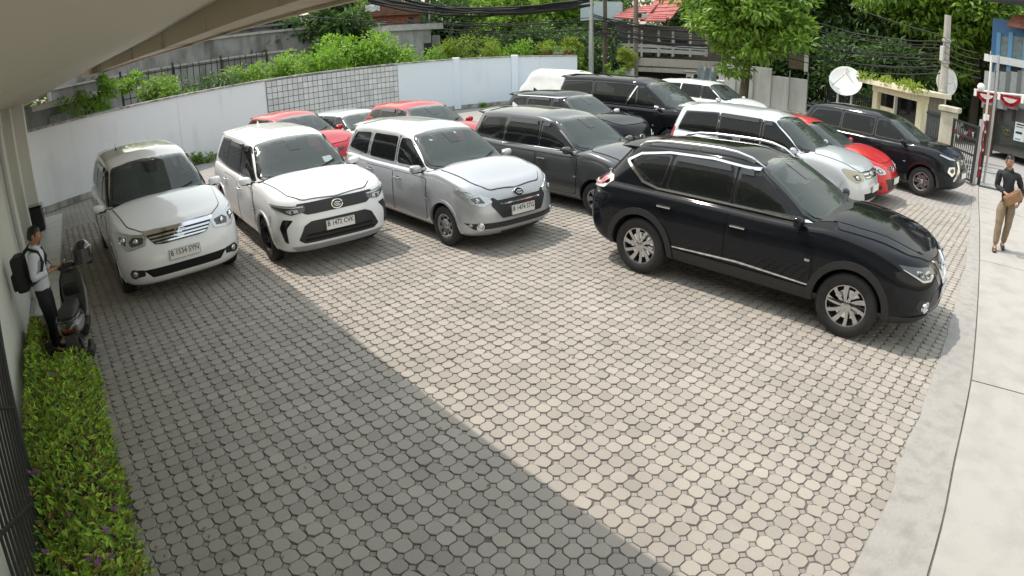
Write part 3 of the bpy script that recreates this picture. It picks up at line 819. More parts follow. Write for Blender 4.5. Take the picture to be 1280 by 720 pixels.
GREY = paint('graphite_paint', (.085, .088, .092), .55, .34)
GREYB = paint('dark_grey_paint', (.05, .055, .06), .45, .33)
BLACK = paint('black_paint', (.008, .009, .012), 0, .25)
BLACKM = paint('black_mica_paint', (.012, .014, .018), .25, .3)
RED = paint('red_paint', (.40, .004, .016), .25, .36)
RED2 = paint('bright_red_paint', (.55, .006, .012), .1, .34)

def corner(a, xf): return lambda s: yaw_frame(s, a, xf)
def mpv(**k):
    """common proportions of the small people carriers; every car overrides what differs"""
    d = dict(wheel='five2', rr=.19, tw=.195, frame=True, nf=2.9, nr=3.6)
    d.update(k); return d

CARS = {}
# ---------------------------------------------------------------- white people carrier, far left
xf = 1.375 + .85
CARS['innova'] = mpv(name='parked_car', cat='car', label='white people carrier with a chrome barred grille, parked nearest the white building wall', group='cars parked in the lot',
    pos=(-5.64, 8.50), yaw=-48.5, L=4.585, W=1.76, H=1.75, WB=2.75, fo=.85, rt=.325, paint=WHITE,
    top=[(-2.4, 1.08), (-.5, 1.06), (.75, 1.09), (1.08, 1.13), (1.5, 1.07), (1.9, .99), (2.3, .90)],
    bot=[(-2.36, .34), (-1.8, .23), (1.6, .23), (2.225, .25)], nf=3.1, nose=.9,
    cabin=dict(xr=(-2.30, -2.08), xf=(1.06, .26), hw=(.80, .62), roof=[(-2.1, 1.63), (-1.2, 1.69), (-.3, 1.68), (.3, 1.60)], crown=.055, cf=.45),
    windows=[('front_window', [(.74, 1.13), (.02, 1.12), (.02, 1.53), (.20, 1.53)]), ('rear_door_window', [(-.07, 1.12), (-.96, 1.12), (-.96, 1.56), (-.07, 1.55)]),
             ('quarter_window', [(-1.04, 1.12), (-1.98, 1.16), (-1.84, 1.50), (-1.5, 1.56), (-1.04, 1.565)])], visor=True,
    windscreen=[(-.735, 1.15), (-.4, 1.12), (0, 1.11), (.4, 1.12), (.735, 1.15), (.575, 1.555), (.3, 1.585), (0, 1.592), (-.3, 1.585), (-.575, 1.555)],
    doors=[[(.97, .33), (.97, .99), (.0, .99), (.0, .31)], [(-.03, .31), (-.03, .99), (-1.0, .99), (-1.03, .68), (-.94, .50), (-.92, .31)]],
    handles=[(.13, .88), (-.86, .89)], handlemat=WHITE, mirror=(.74, 1.06),
    bonnet=[(2.02, -.50), (1.86, -.66), (1.10, -.76), (.98, -.4), (1.06, 0), (.98, .4), (1.10, .76), (1.86, .66), (2.02, .50), (2.06, 0)],
    emblem=('ovals', .845), emtilt=22, plate=(.60, 'B 1534 SYN'),
    fogs=[(.70, .44, .045, BLACKP)], aerial=(-1.0, -.35, .12),
    front=[('grille', [(-.47, .90), (.47, .90), (.36, .765), (.25, .75), (-.25, .75), (-.36, .765)], FRONT, GLOSSB, dict(off=.006, subs=[
                ('grille_bar', [(-.49, .925), (.49, .925), (.47, .885), (-.47, .885)], CHROME, .022), ('grille_bar', [(-.43, .862), (.43, .862), (.415, .843), (-.415, .843)], CHROME, .018),
                ('grille_bar', [(-.40, .822), (.40, .822), (.385, .804), (-.385, .804)], CHROME, .018), ('grille_bar', [(-.37, .785), (.37, .785), (.33, .768), (-.33, .768)], CHROME, .018)])),
           ('headlight', [(.46, .775), (.72, .735), (.80, .78), (.97, .955), (.93, .985), (.66, .925), (.45, .90)], corner(32, xf), LAMP, dict(sym=True, off=.010, subs=[
                ('lamp_bowl', [(.50, .80), (.66, .785), (.70, .85), (.64, .895), (.50, .87)], LAMPD, .013), ('lamp_bowl', [(.74, .80), (.83, .85), (.86, .92), (.74, .90)], LAMPD, .013)])),
           ('lower_grille', [(-.58, .475), (.58, .475), (.48, .36), (-.48, .36)], FRONT, DARK, dict(off=.005)),
           ('fog_recess', [(.55, .48), (.74, .50), (.78, .44), (.70, .385), (.56, .40)], corner(20, xf), BLACKP, dict(sym=True, off=.006))],
    tail=[([(-2.40, .80), (-2.12, .86), (-2.10, 1.02), (-2.40, 1.04)], TAIL, .012)], rearglass=[(-.62, 1.15), (.62, 1.15), (.52, 1.54), (-.52, 1.54)], spoiler=(-2.08, -1.95, .03))

# ---------------------------------------------------------------- white crossover people carrier
xf = 1.375 + .83
CARS['xenia'] = mpv(name='parked_car', cat='car', label='white people carrier with slim headlamps, big black trapezoid lower grille and dark wheels', group='cars parked in the lot',
    pos=(-3.66, 9.62), yaw=-52.0, L=4.395, W=1.73, H=1.69, WB=2.75, fo=.83, rt=.325, rr=.205, paint=WHITE2, wheel='six2k',
    top=[(-2.3, 1.10), (-.6, 1.05), (.8, 1.05), (1.10, 1.09), (1.5, 1.06), (1.9, 1.0), (2.3, .93)],
    bot=[(-2.2, .36), (-1.7, .24), (1.6, .24), (2.2, .25)], cf=.55, nf=3.3, nose=.65,
    cabin=dict(xr=(-2.14, -1.92), xf=(1.12, .32), hw=(.785, .60), roof=[(-1.95, 1.57), (-1.2, 1.62), (-.3, 1.62), (.35, 1.55)], crown=.055, cf=.45),
    windows=[('front_window', [(.80, 1.10), (.04, 1.09), (.04, 1.49), (.26, 1.49)]), ('rear_door_window', [(-.05, 1.09), (-.86, 1.10), (-.86, 1.51), (-.05, 1.50)]),
             ('quarter_window', [(-.93, 1.10), (-1.72, 1.18), (-1.52, 1.50), (-.93, 1.51)])], visor=True,
    windscreen=[(-.70, 1.13), (-.4, 1.10), (0, 1.09), (.4, 1.10), (.70, 1.13), (.55, 1.505), (.3, 1.535), (0, 1.545), (-.3, 1.535), (-.55, 1.505)],
    doors=[[(.95, .33), (.95, .99), (.0, .99), (.0, .31)], [(-.03, .31), (-.03, .99), (-.98, .99), (-1.03, .70), (-.94, .50), (-.92, .31)]],
    handles=[(.14, .88), (-.82, .90)], handlemat=WHITE2, mirror=(.80, 1.04),
    bonnet=[(2.06, -.48), (1.92, -.62), (1.14, -.74), (1.02, -.4), (1.10, 0), (1.02, .4), (1.14, .74), (1.92, .62), (2.06, .48), (2.10, 0)],
    emblem=('d', .825), emtilt=10, plate=(.57, 'B 1472 CVK'), stickers=[(.42, 1.20, .075, .035)],
    front=[('grille', [(-.56, .905), (.56, .905), (.52, .80), (.44, .755), (-.44, .755), (-.52, .80)], FRONT, BLACKP, dict(off=.006)),
           ('headlight', [(.44, .80), (.62, .775), (.93, .895), (.94, .93), (.60, .885), (.44, .88)], corner(30, xf), LAMPD, dict(sym=True, off=.011, subs=[
                ('lamp_strip', [(.46, .872), (.60, .876), (.92, .922), (.92, .91), (.62, .860), (.46, .858)], LAMP, .016), ('lamp_bowl', [(.52, .80), (.64, .795), (.70, .845), (.54, .845)], LAMP, .014)])),
           ('lower_grille', [(-.40, .665), (.40, .665), (.50, .62), (.60, .43), (.52, .375), (-.52, .375), (-.60, .43), (-.50, .62)], FRONT, BLACKP, dict(off=.006, subs=[
                ('grille_mesh', [(-.47, .50), (.47, .50), (.50, .47), (-.50, .47)], DARK, .012), ('grille_mesh', [(-.50, .44), (.50, .44), (.52, .41), (-.52, .41)], DARK, .012)])),
           ('fog_recess', [(.60, .71), (.74, .73), (.80, .62), (.74, .42), (.69, .40), (.70, .60)], corner(30, xf), GLOSSB, dict(sym=True, off=.008)),
           ('bumper_lip', [(-.70, .345), (.70, .345), (.62, .27), (-.62, .27)], FRONT, SILVER, dict(off=.014, depth=.03))],
    tail=[([(-2.24, .86), (-1.95, .92), (-1.93, 1.04), (-2.24, 1.06)], TAIL, .012)], rearglass=[(-.60, 1.15), (.60, 1.15), (.5, 1.49), (-.5, 1.49)], spoiler=(-1.92, -1.8, .02), fin=-1.4)

# ---------------------------------------------------------------- silver people carrier
xf = 1.2625 + .77
def sigra(label, pos, yaw, P, wheel, **kw):
    d = mpv(name='parked_car', cat='car', label=label, group='cars parked in the lot', pos=pos, yaw=yaw, L=4.07, W=1.655, H=1.60, WB=2.525, fo=.77, rt=.292, rr=.178, paint=P, wheel=wheel, tw=.18,
    top=[(-2.1, 1.06), (-.6, 1.0), (.75, 1.0), (1.02, 1.05), (1.4, 1.0), (1.75, .92), (2.1, .83)],
    bot=[(-2.1, .32), (-1.6, .21), (1.5, .21), (2.05, .23)], cf=.58, nf=3.0, nose=.85, zbot=.2, arch=.05,
    cabin=dict(xr=(-1.98, -1.80), xf=(1.02, .20), hw=(.755, .575), roof=[(-1.82, 1.49), (-1.1, 1.545), (-.3, 1.545), (.25, 1.48)], crown=.055, cf=.45),
    windows=[('front_window', [(.70, 1.05), (-.03, 1.04), (-.03, 1.42), (.15, 1.42)]), ('rear_door_window', [(-.12, 1.04), (-.92, 1.05), (-.86, 1.43), (-.12, 1.43)]),
             ('quarter_window', [(-1.02, 1.06), (-1.68, 1.14), (-1.50, 1.40), (-.98, 1.43)])], frame=False,
    windscreen=[(-.68, 1.07), (-.4, 1.045), (0, 1.035), (.4, 1.045), (.68, 1.07), (.535, 1.43), (.3, 1.46), (0, 1.47), (-.3, 1.46), (-.535, 1.43)],
    doors=[[(.84, .31), (.86, .93), (-.06, .93), (-.06, .29)], [(-.09, .29), (-.09, .93), (-.98, .93), (-.96, .66), (-.87, .48), (-.85, .29)]],
    handles=[(.07, .83), (-.82, .86)], handlemat=P, mirror=(.70, .99),
    bonnet=[(1.86, -.46), (1.70, -.60), (1.06, -.70), (.94, -.4), (1.02, 0), (.94, .4), (1.06, .70), (1.70, .60), (1.86, .46), (1.90, 0)],
    emblem=('d', .775), emtilt=22, plate=(.555, 'B 1474 STG'),
    fogs=[(.66, .385, .042, CHROME)],
    front=[('grille', [(-.46, .715), (.46, .715), (.50, .665), (.36, .475), (-.36, .475), (-.50, .665)], FRONT, BLACKP, dict(off=.006, subs=[
                ('grille_bar', [(-.36, .672), (.36, .672), (.35, .655), (-.35, .655)], CHROME, .016)])),
           ('headlight', [(.44, .70), (.58, .655), (.74, .70), (.96, .855), (.92, .88), (.66, .835), (.48, .755)], corner(34, xf), LAMP, dict(sym=True, off=.010, subs=[
                ('lamp_bowl', [(.54, .70), (.68, .705), (.74, .77), (.62, .785)], LAMPD, .013)])),
           ('lamp_surround', [(.36, .71), (.43, .755), (.47, .75), (.43, .70)], corner(34, xf), BLACKP, dict(sym=True, off=.008)),
           ('lower_grille', [(-.80, .43), (-.40, .425), (.40, .425), (.80, .43), (.72, .34), (.4, .345), (-.4, .345), (-.72, .34)], FRONT, BLACKP, dict(off=.006)),
           ('bumper_lip', [(-.36, .275), (.36, .275), (.30, .225), (-.30, .225)], FRONT, BLACKP, dict(off=.012, depth=.03))],
    tail=[([(-2.07, .80), (-1.80, .88), (-1.78, 1.0), (-2.07, 1.02)], TAIL, .012)], rearglass=[(-.56, 1.10), (.56, 1.10), (.46, 1.42), (-.46, 1.42)], spoiler=(-1.80, -1.7, .02))
    d.update(kw); return d
CARS['sigra'] = sigra('silver people carrier with plain steel wheels, left of the grey people carrier', (-1.16, 9.93), -49.0, SILVER, 'steel', sill=True, stickers=[(-.38, 1.37, .02, .012), (.12, 1.42, .02, .012)])
CARS['grey'] = sigra('dark grey people carrier with alloy wheels, behind the tail of the black SUV', (1.10, 11.20), -46.5, GREY, 'six2', visor=True, frame=True, handlemat=CHROME, mirmat=GREY, plate=(.555, ''),
    mould=[[(.83, 1.0), (-.95, .985), (-.95, 1.0), (.83, 1.015)]], fin=-1.4, finmat=SILVER2)

# ---------------------------------------------------------------- black SUV in front
xf = 1.3525 + .93
BL = [(0, .13, .16, .12), (.05, .07, .09, .06), (.13, .03, .035, .02), (.26, .012, .006, .0), (.42, .004, 0, 0), (.56, 0, .012, .008), (.68, .004, .03, .02), (.78, .012, .06, .035), (.87, .020, .10, .05), (.94, .034, .15, .07), (.98, .054, .20, .09), (1.0, .085, .26, .115)]
CARS['xtrail'] = mpv(name='parked_car', cat='car', label='black SUV with silver roof rails standing alone in the middle of the lot', group='cars parked in the lot',
    pos=(3.17, 6.90), yaw=-45.5, L=4.64, W=1.82, H=1.72, WB=2.705, fo=.93, rt=.362, rr=.232, tw=.225, paint=BLACK, wheel='ten', levels=BL,
    top=[(-2.4, 1.10), (-1.3, 1.09), (.2, 1.08), (.8, 1.10), (1.02, 1.12), (1.5, 1.07), (1.95, .99), (2.35, .90)],
    bot=[(-2.36, .40), (-1.8, .27), (1.7, .27), (2.28, .27)], zbot=.25, cf=.66, cr=.58, nf=2.6, nr=2.9, arch=.05, crown=.07,
    cabin=dict(xr=(-2.20, -1.80), xf=(1.04, .12), hw=(.80, .60), roof=[(-1.85, 1.55), (-1.2, 1.62), (-.4, 1.645), (.15, 1.58)], crown=.05, cf=.48, cr=.5, nr=3.0),
    windows=[('front_window', [(.68, 1.155), (-.13, 1.145), (-.13, 1.52), (.06, 1.52)]), ('rear_door_window', [(-.22, 1.145), (-1.04, 1.15), (-.98, 1.52), (-.22, 1.53)]),
             ('quarter_window', [(-1.15, 1.175), (-1.28, 1.205), (-1.60, 1.38), (-1.46, 1.47), (-1.08, 1.51)])], visor=True, sideglass=glass('clear_dark_glass', (.014, .017, .016), (.7, .74, .72), .45, .5),
    wintrim=[[(.80, 1.108), (-1.18, 1.108), (-1.40, 1.155), (-1.68, 1.36), (-1.70, 1.39), (-1.66, 1.39), (-1.38, 1.18), (-1.17, 1.132), (.74, 1.132)],
             [(.07, 1.545), (-.5, 1.585), (-1.1, 1.565), (-1.50, 1.50), (-1.68, 1.40), (-1.66, 1.375), (-1.49, 1.475), (-1.1, 1.54), (-.5, 1.56), (.07, 1.52)]],
    windscreen=[(-.72, 1.15), (-.4, 1.12), (0, 1.11), (.4, 1.12), (.72, 1.15), (.55, 1.525), (.3, 1.56), (0, 1.57), (-.3, 1.56), (-.55, 1.525)],
    doors=[[(.90, .47), (.90, 1.03), (-.15, 1.03), (-.15, .47)], [(-.18, .47), (-.18, 1.03), (-1.12, 1.04), (-.98, .78), (-.88, .58), (-.86, .47)]],
    handles=[(-.02, .92), (-1.0, .95)], handlemat=CHROME, mirror=(.70, 1.08),
    bonnet=[(2.10, -.40), (1.90, -.64), (1.10, -.80), (.95, -.4), (1.04, 0), (.95, .4), (1.10, .80), (1.90, .64), (2.10, .40), (2.14, 0)], crease=[[(2.02, .34), (1.3, .54), (1.0, .58), (1.0, .63), (1.3, .60), (2.0, .41)]],
    lip=.075, lipmat=BLACKP, clad=[[(.92, .30), (.92, .45), (-.86, .45), (-.86, .30)]], mould=[[(.90, .475), (-.0, .50), (-.86, .475), (-.86, .49), (.0, .525), (.90, .49)]],
    rails=(-1.70, .10, mat('satin_silver', (.72, .73, .75), rough=.25, metal=.9)), spoiler=(-1.80, -1.66, .03), fin=None, aerial=(-1.5, 0, .14),
    emblem=('ringbar', .80), emtilt=12, plate=(.56, ''),
    fogs=[(.60, .50, .05, CHROME)],
    front=[('grille', [(-.46, .90), (.46, .90), (.30, .68), (-.30, .68)], FRONT, GLOSSB, dict(off=.005, subs=[
                ('grille_chrome', [(-.30, .905), (-.22, .905), (-.10, .70), (0, .685), (.10, .70), (.22, .905), (.30, .905), (.15, .655), (0, .635), (-.15, .655)], CHROME, .022)])),
           ('headlight', [(.40, .82), (.50, .765), (.66, .775), (.92, .905), (.95, .945), (.62, .905), (.43, .885)], corner(34, xf), LAMPD, dict(sym=True, off=.010, subs=[
                ('lamp_strip', [(.42, .805), (.50, .765), (.66, .775), (.92, .905), (.90, .905), (.66, .795), (.51, .785), (.44, .82)], LAMP, .014),
                ('lamp_bowl', [(.49, .81), (.58, .80), (.61, .855), (.52, .87)], LAMP, .014), ('lamp_bowl', [(.65, .82), (.74, .855), (.74, .89), (.65, .875)], LAMP, .014)])),
           ('lower_grille', [(-.46, .63), (.46, .63), (.56, .46), (-.56, .46)], FRONT, BLACKP, dict(off=.005)),
           ('fog_recess', [(.50, .56), (.72, .60), (.75, .52), (.66, .45), (.50, .45)], corner(24, xf), BLACKP, dict(sym=True, off=.006)),
           ('bumper_cladding', [(-.95, .40), (.95, .40), (.90, .275), (-.90, .275)], FRONT, BLACKP, dict(off=.010, depth=.03)),
           ('skid_plate', [(-.52, .43), (.52, .43), (.46, .36), (-.46, .36)], FRONT, CHROME, dict(off=.022, depth=.03))],
    tail=[([(-2.32, .98), (-1.92, 1.02), (-1.84, 1.10), (-1.86, 1.17), (-2.32, 1.16)], TAILW, .010), ([(-2.32, 1.02), (-1.96, 1.06), (-1.90, 1.11), (-2.32, 1.115)], TAIL, .026)],
    rearglass=[(-.60, 1.16), (.60, 1.16), (.5, 1.50), (-.5, 1.50)])

# ---------------------------------------------------------------- black people carrier by the gate
xf = 1.3875 + .80
CARS['xpander'] = mpv(name='parked_car', cat='car', label='black people carrier with X-shaped chrome nose, parked beside the iron gate', group='cars parked in the lot',
    pos=(9.19, 13.36), yaw=-56.0, L=4.475, W=1.75, H=1.73, WB=2.775, fo=.80, rt=.335, rr=.205, paint=BLACKM, wheel='six2',
    top=[(-2.3, 1.12), (-.6, 1.07), (.8, 1.09), (1.15, 1.13), (1.6, 1.10), (1.95, 1.02), (2.25, .94)], bot=[(-2.3, .36), (-1.8, .25), (1.6, .25), (2.2, .27)], cf=.6, nose=.8,
    cabin=dict(xr=(-2.18, -1.96), xf=(1.22, .34), hw=(.79, .60), roof=[(-2.0, 1.58), (-1.2, 1.64), (-.3, 1.64), (.4, 1.56)], crown=.055, cf=.45),
    windows=[('front_window', [(.86, 1.15), (.04, 1.14), (.04, 1.51), (.28, 1.51)]), ('rear_door_window', [(-.05, 1.14), (-.90, 1.15), (-.90, 1.53), (-.05, 1.52)]),
             ('quarter_window', [(-.98, 1.15), (-1.85, 1.2), (-1.70, 1.48), (-.98, 1.53)])],
    windscreen=[(-.71, 1.17), (-.4, 1.14), (0, 1.13), (.4, 1.14), (.71, 1.17), (.55, 1.515), (.3, 1.545), (0, 1.555), (-.3, 1.545), (-.55, 1.515)],
    doors=[[(.97, .35), (.97, 1.02), (.0, 1.02), (.0, .33)], [(-.03, .33), (-.03, 1.02), (-1.0, 1.02), (-1.04, .72), (-.95, .52), (-.93, .33)]],
    handles=[(.14, .92), (-.84, .94)], handlemat=BLACKM, mirror=(.84, 1.08), lip=.06, lipmat=GLOSSB,
    bonnet=[(2.02, -.48), (1.86, -.62), (1.2, -.76), (1.06, -.4), (1.14, 0), (1.06, .4), (1.2, .76), (1.86, .62), (2.02, .48), (2.06, 0)],
    emblem=('diamonds', .86), plate=(.58, ''),
    front=[('grille', [(-.42, .90), (.42, .90), (.30, .50), (-.30, .50)], FRONT, GLOSSB, dict(off=.005)),
           ('nose_chrome', [(.30, .92), (.42, .88), (.40, .76), (.62, .50), (.58, .47), (.30, .70)], corner(18, xf), CHROME, dict(sym=True, off=.018)),
           ('headlight', [(.46, .93), (.70, .95), (.92, 1.02), (.90, 1.04), (.60, .975), (.46, .955)], corner(32, xf), LAMP, dict(sym=True, off=.010)),
           ('main_lamp', [(.52, .80), (.72, .79), (.76, .68), (.62, .58), (.52, .66)], corner(32, xf), CHROME, dict(sym=True, off=.012, subs=[('lamp_bowl', [(.55, .78), (.69, .77), (.71, .70), (.62, .64), (.55, .69)], LAMP, .016)])),
           ('lower_grille', [(-.60, .42), (.60, .42), (.52, .33), (-.52, .33)], FRONT, BLACKP, dict(off=.006))],
    tail=[([(-2.28, .92), (-1.95, .98), (-1.93, 1.10), (-2.28, 1.12)], TAIL, .012)], rearglass=[(-.6, 1.18), (.6, 1.18), (.5, 1.5), (-.5, 1.5)], spoiler=(-1.96, -1.85, .03), fin=-1.7)

# ---------------------------------------------------------------- silver-white people carrier behind the SUV
xf = 1.35 + .80
CARS['avanza'] = mpv(name='parked_car', cat='car', label='silver white people carrier with yellowed headlamp, seen over the roof of the black SUV', group='cars parked in the lot',
    pos=(5.28, 11.50), yaw=-48.0, L=4.4, W=1.68, H=1.69, WB=2.70, fo=.80, rt=.31, rr=.19, paint=SILVER2,
    top=[(-2.3, 1.08), (-.6, 1.03), (.8, 1.03), (1.05, 1.07), (1.5, 1.02), (1.85, .95), (2.2, .86)], bot=[(-2.25, .34), (-1.8, .23), (1.6, .23), (2.15, .25)], nf=2.7,
    cabin=dict(xr=(-2.16, -1.98), xf=(1.06, .28), hw=(.76, .59), roof=[(-2.0, 1.57), (-1.2, 1.63), (-.3, 1.63), (.3, 1.55)], crown=.055, cf=.45),
    windows=[('front_window', [(.74, 1.08), (.02, 1.07), (.02, 1.49), (.21, 1.49)]), ('rear_door_window', [(-.07, 1.07), (-.94, 1.08), (-.94, 1.51), (-.07, 1.505)]),
             ('quarter_window', [(-1.02, 1.09), (-1.88, 1.13), (-1.74, 1.46), (-1.02, 1.51)])], visor=True,
    windscreen=[(-.69, 1.10), (-.4, 1.07), (0, 1.06), (.4, 1.07), (.69, 1.10), (.55, 1.505), (.3, 1.535), (0, 1.545), (-.3, 1.535), (-.55, 1.505)],
    doors=[[(.93, .33), (.93, .96), (.0, .96), (.0, .31)], [(-.03, .31), (-.03, .96), (-.98, .96), (-1.02, .68), (-.93, .50), (-.91, .31)]],
    handles=[(.13, .86), (-.84, .88)], handlemat=SILVER2, mirror=(.74, 1.02),
    bonnet=[(1.96, -.48), (1.8, -.62), (1.1, -.72), (.98, -.4), (1.06, 0), (.98, .4), (1.1, .72), (1.8, .62), (1.96, .48), (2.0, 0)],
    emblem=('ovals', .80), plate=(.56, ''),
    front=[('grille', [(-.42, .86), (.42, .86), (.36, .74), (-.36, .74)], FRONT, GLOSSB, dict(off=.005, subs=[('grille_bar', [(-.42, .84), (.42, .84), (.41, .815), (-.41, .815)], CHROME, .018), ('grille_bar', [(-.38, .78), (.38, .78), (.37, .76), (-.37, .76)], CHROME, .018)])),
           ('headlight', [(.44, .72), (.66, .69), (.82, .77), (.93, .91), (.88, .93), (.62, .89), (.44, .82)], corner(34, xf), LAMPY, dict(sym=True, off=.010, subs=[('lamp_bowl', [(.52, .74), (.66, .735), (.74, .82), (.60, .84)], LAMPD, .013)])),
           ('lower_grille', [(-.50, .50), (.50, .50), (.44, .37), (-.44, .37)], FRONT, DARK, dict(off=.005))],
    tail=[([(-2.28, .85), (-2.0, .9), (-1.99, 1.15), (-2.2, 1.18)], TAIL, .012)], rearglass=[(-.58, 1.14), (.58, 1.14), (.5, 1.48), (-.5, 1.48)], spoiler=(-1.98, -1.85, .05))

# ---------------------------------------------------------------- hatchbacks
def hatch(label, pos, yaw, P, **kw):
    wb = kw.pop('WB', 2.45)
    xf = wb / 2 + .78
    d = mpv(name='parked_car', cat='car', label=label, group='cars parked in the lot', pos=pos, yaw=yaw, L=3.85, W=1.68, H=1.49, WB=wb, fo=.78, rt=.295, rr=.18, paint=P,
    top=[(-1.9, 1.04), (-.6, .97), (.7, .97), (.95, 1.0), (1.35, .95), (1.7, .86), (2.05, .76)], bot=[(-1.9, .32), (-1.4, .2), (1.4, .2), (2.0, .22)], cf=.66, nf=2.5,
    cabin=dict(xr=(-1.80, -1.50), xf=(.96, .12), hw=(.755, .56), roof=[(-1.55, 1.36), (-.9, 1.42), (-.3, 1.43), (.15, 1.37)], crown=.05, cf=.48),
    windows=[('front_window', [(.62, 1.02), (-.10, 1.01), (-.10, 1.33), (.06, 1.33)]), ('rear_door_window', [(-.18, 1.01), (-.86, 1.05), (-.84, 1.32), (-.18, 1.34)]), ('quarter_window', [(-.94, 1.07), (-1.36, 1.14), (-1.22, 1.29), (-.92, 1.315)])],
    windscreen=[(-.67, 1.03), (-.4, 1.0), (0, .99), (.4, 1.0), (.67, 1.03), (.52, 1.325), (.3, 1.355), (0, 1.365), (-.3, 1.355), (-.52, 1.325)],
    doors=[[(.80, .30), (.80, .90), (-.13, .90), (-.13, .28)], [(-.16, .28), (-.16, .90), (-.94, .92), (-.90, .64), (-.83, .46), (-.81, .28)]],
    handles=[(-.0, .80), (-.78, .84)], handlemat=P, mirror=(.62, .96),
    bonnet=[(1.72, -.44), (1.58, -.58), (.98, -.70), (.88, -.4), (.95, 0), (.88, .4), (.98, .70), (1.58, .58), (1.72, .44), (1.76, 0)],
    emblem=('wing', .72), plate=(.50, ''),
    front=[('grille', [(-.30, .76), (.30, .76), (.24, .70), (-.24, .70)], FRONT, GLOSSB, dict(off=.005)),
           ('headlight', [(.46, .66), (.66, .65), (.90, .80), (.92, .84), (.66, .80), (.46, .72)], corner(34, xf), LAMP, dict(sym=True, off=.010, subs=[('lamp_bowl', [(.54, .68), (.66, .67), (.74, .74), (.62, .76)], LAMPD, .013)])),
           ('lower_grille', [(-.52, .56), (.52, .56), (.40, .33), (-.40, .33)], FRONT, BLACKP, dict(off=.006)), ('fog_recess', [(.62, .44), (.72, .46), (.72, .36), (.62, .35)], corner(20, xf), BLACKP, dict(sym=True, off=.006))],
    tail=[([(-1.88, .82), (-1.6, .88), (-1.58, 1.02), (-1.88, 1.04)], TAIL, .012)], rearglass=[(-.55, 1.08), (.55, 1.08), (.45, 1.31), (-.45, 1.31)], spoiler=(-1.5, -1.4, .03))
    d.update(kw); return d
CARS['redh'] = hatch('bright red hatchback squeezed between the silver white carrier and the black one by the gate', (6.58, 12.40), -48.0, RED2)
CARS['red1'] = hatch('red hatchback against the tiled part of the wall, behind the white car with dark wheels', (-5.03, 14.14), -46.0, RED, visor=True)
CARS['red2'] = hatch('red hatchback behind the silver people carrier, below the plain blue white wall', (-1.98, 14.53), -50.0, RED, visor=True)
CARS['raize'] = hatch('black compact SUV with a chrome line above its windows, behind the dark grey people carrier', (1.60, 15.0), -46.0, BLACKM, W=1.71, H=1.63, rt=.33, rr=.2, L=4.0,
    top=[(-1.9, 1.08), (-.6, 1.04), (.6, 1.05), (.9, 1.10), (1.35, 1.07), (1.7, 1.0), (2.05, .92)],
    cabin=dict(xr=(-1.86, -1.62), xf=(.92, .14), hw=(.765, .59), roof=[(-1.65, 1.49), (-.9, 1.55), (-.3, 1.56), (.2, 1.49)], crown=.05, cf=.46),
    windows=[('front_window', [(.60, 1.10), (-.10, 1.10), (-.10, 1.44), (.10, 1.44)]), ('rear_door_window', [(-.18, 1.10), (-.90, 1.12), (-.90, 1.45), (-.18, 1.46)]), ('quarter_window', [(-.98, 1.14), (-1.5, 1.2), (-1.42, 1.40), (-.98, 1.45)])],
    windscreen=[(-.68, 1.12), (-.4, 1.09), (0, 1.08), (.4, 1.09), (.68, 1.12), (.54, 1.44), (.3, 1.47), (0, 1.48), (-.3, 1.47), (-.54, 1.44)],
    wintrim=[[(.12, 1.49), (-.4, 1.50), (-1.3, 1.48), (-1.3, 1.465), (-.4, 1.48), (.13, 1.465)]], mirror=(.60, 1.05), mirmat=SILVER2, fin=-1.3, spoiler=(-1.62, -1.5, .03), visor=True,
    doors=[[(.80, .34), (.80, .98), (-.13, .98), (-.13, .32)], [(-.16, .32), (-.16, .98), (-.94, .98), (-.88, .68), (-.80, .50), (-.79, .32)]], handles=[(0, .88), (-.78, .9)])
CARS['silver_small'] = hatch('low silver car between the two red hatchbacks, only its roof and screen showing', (-3.95, 16.2), -48.0, SILVER2, H=1.2, roofdrop=1)
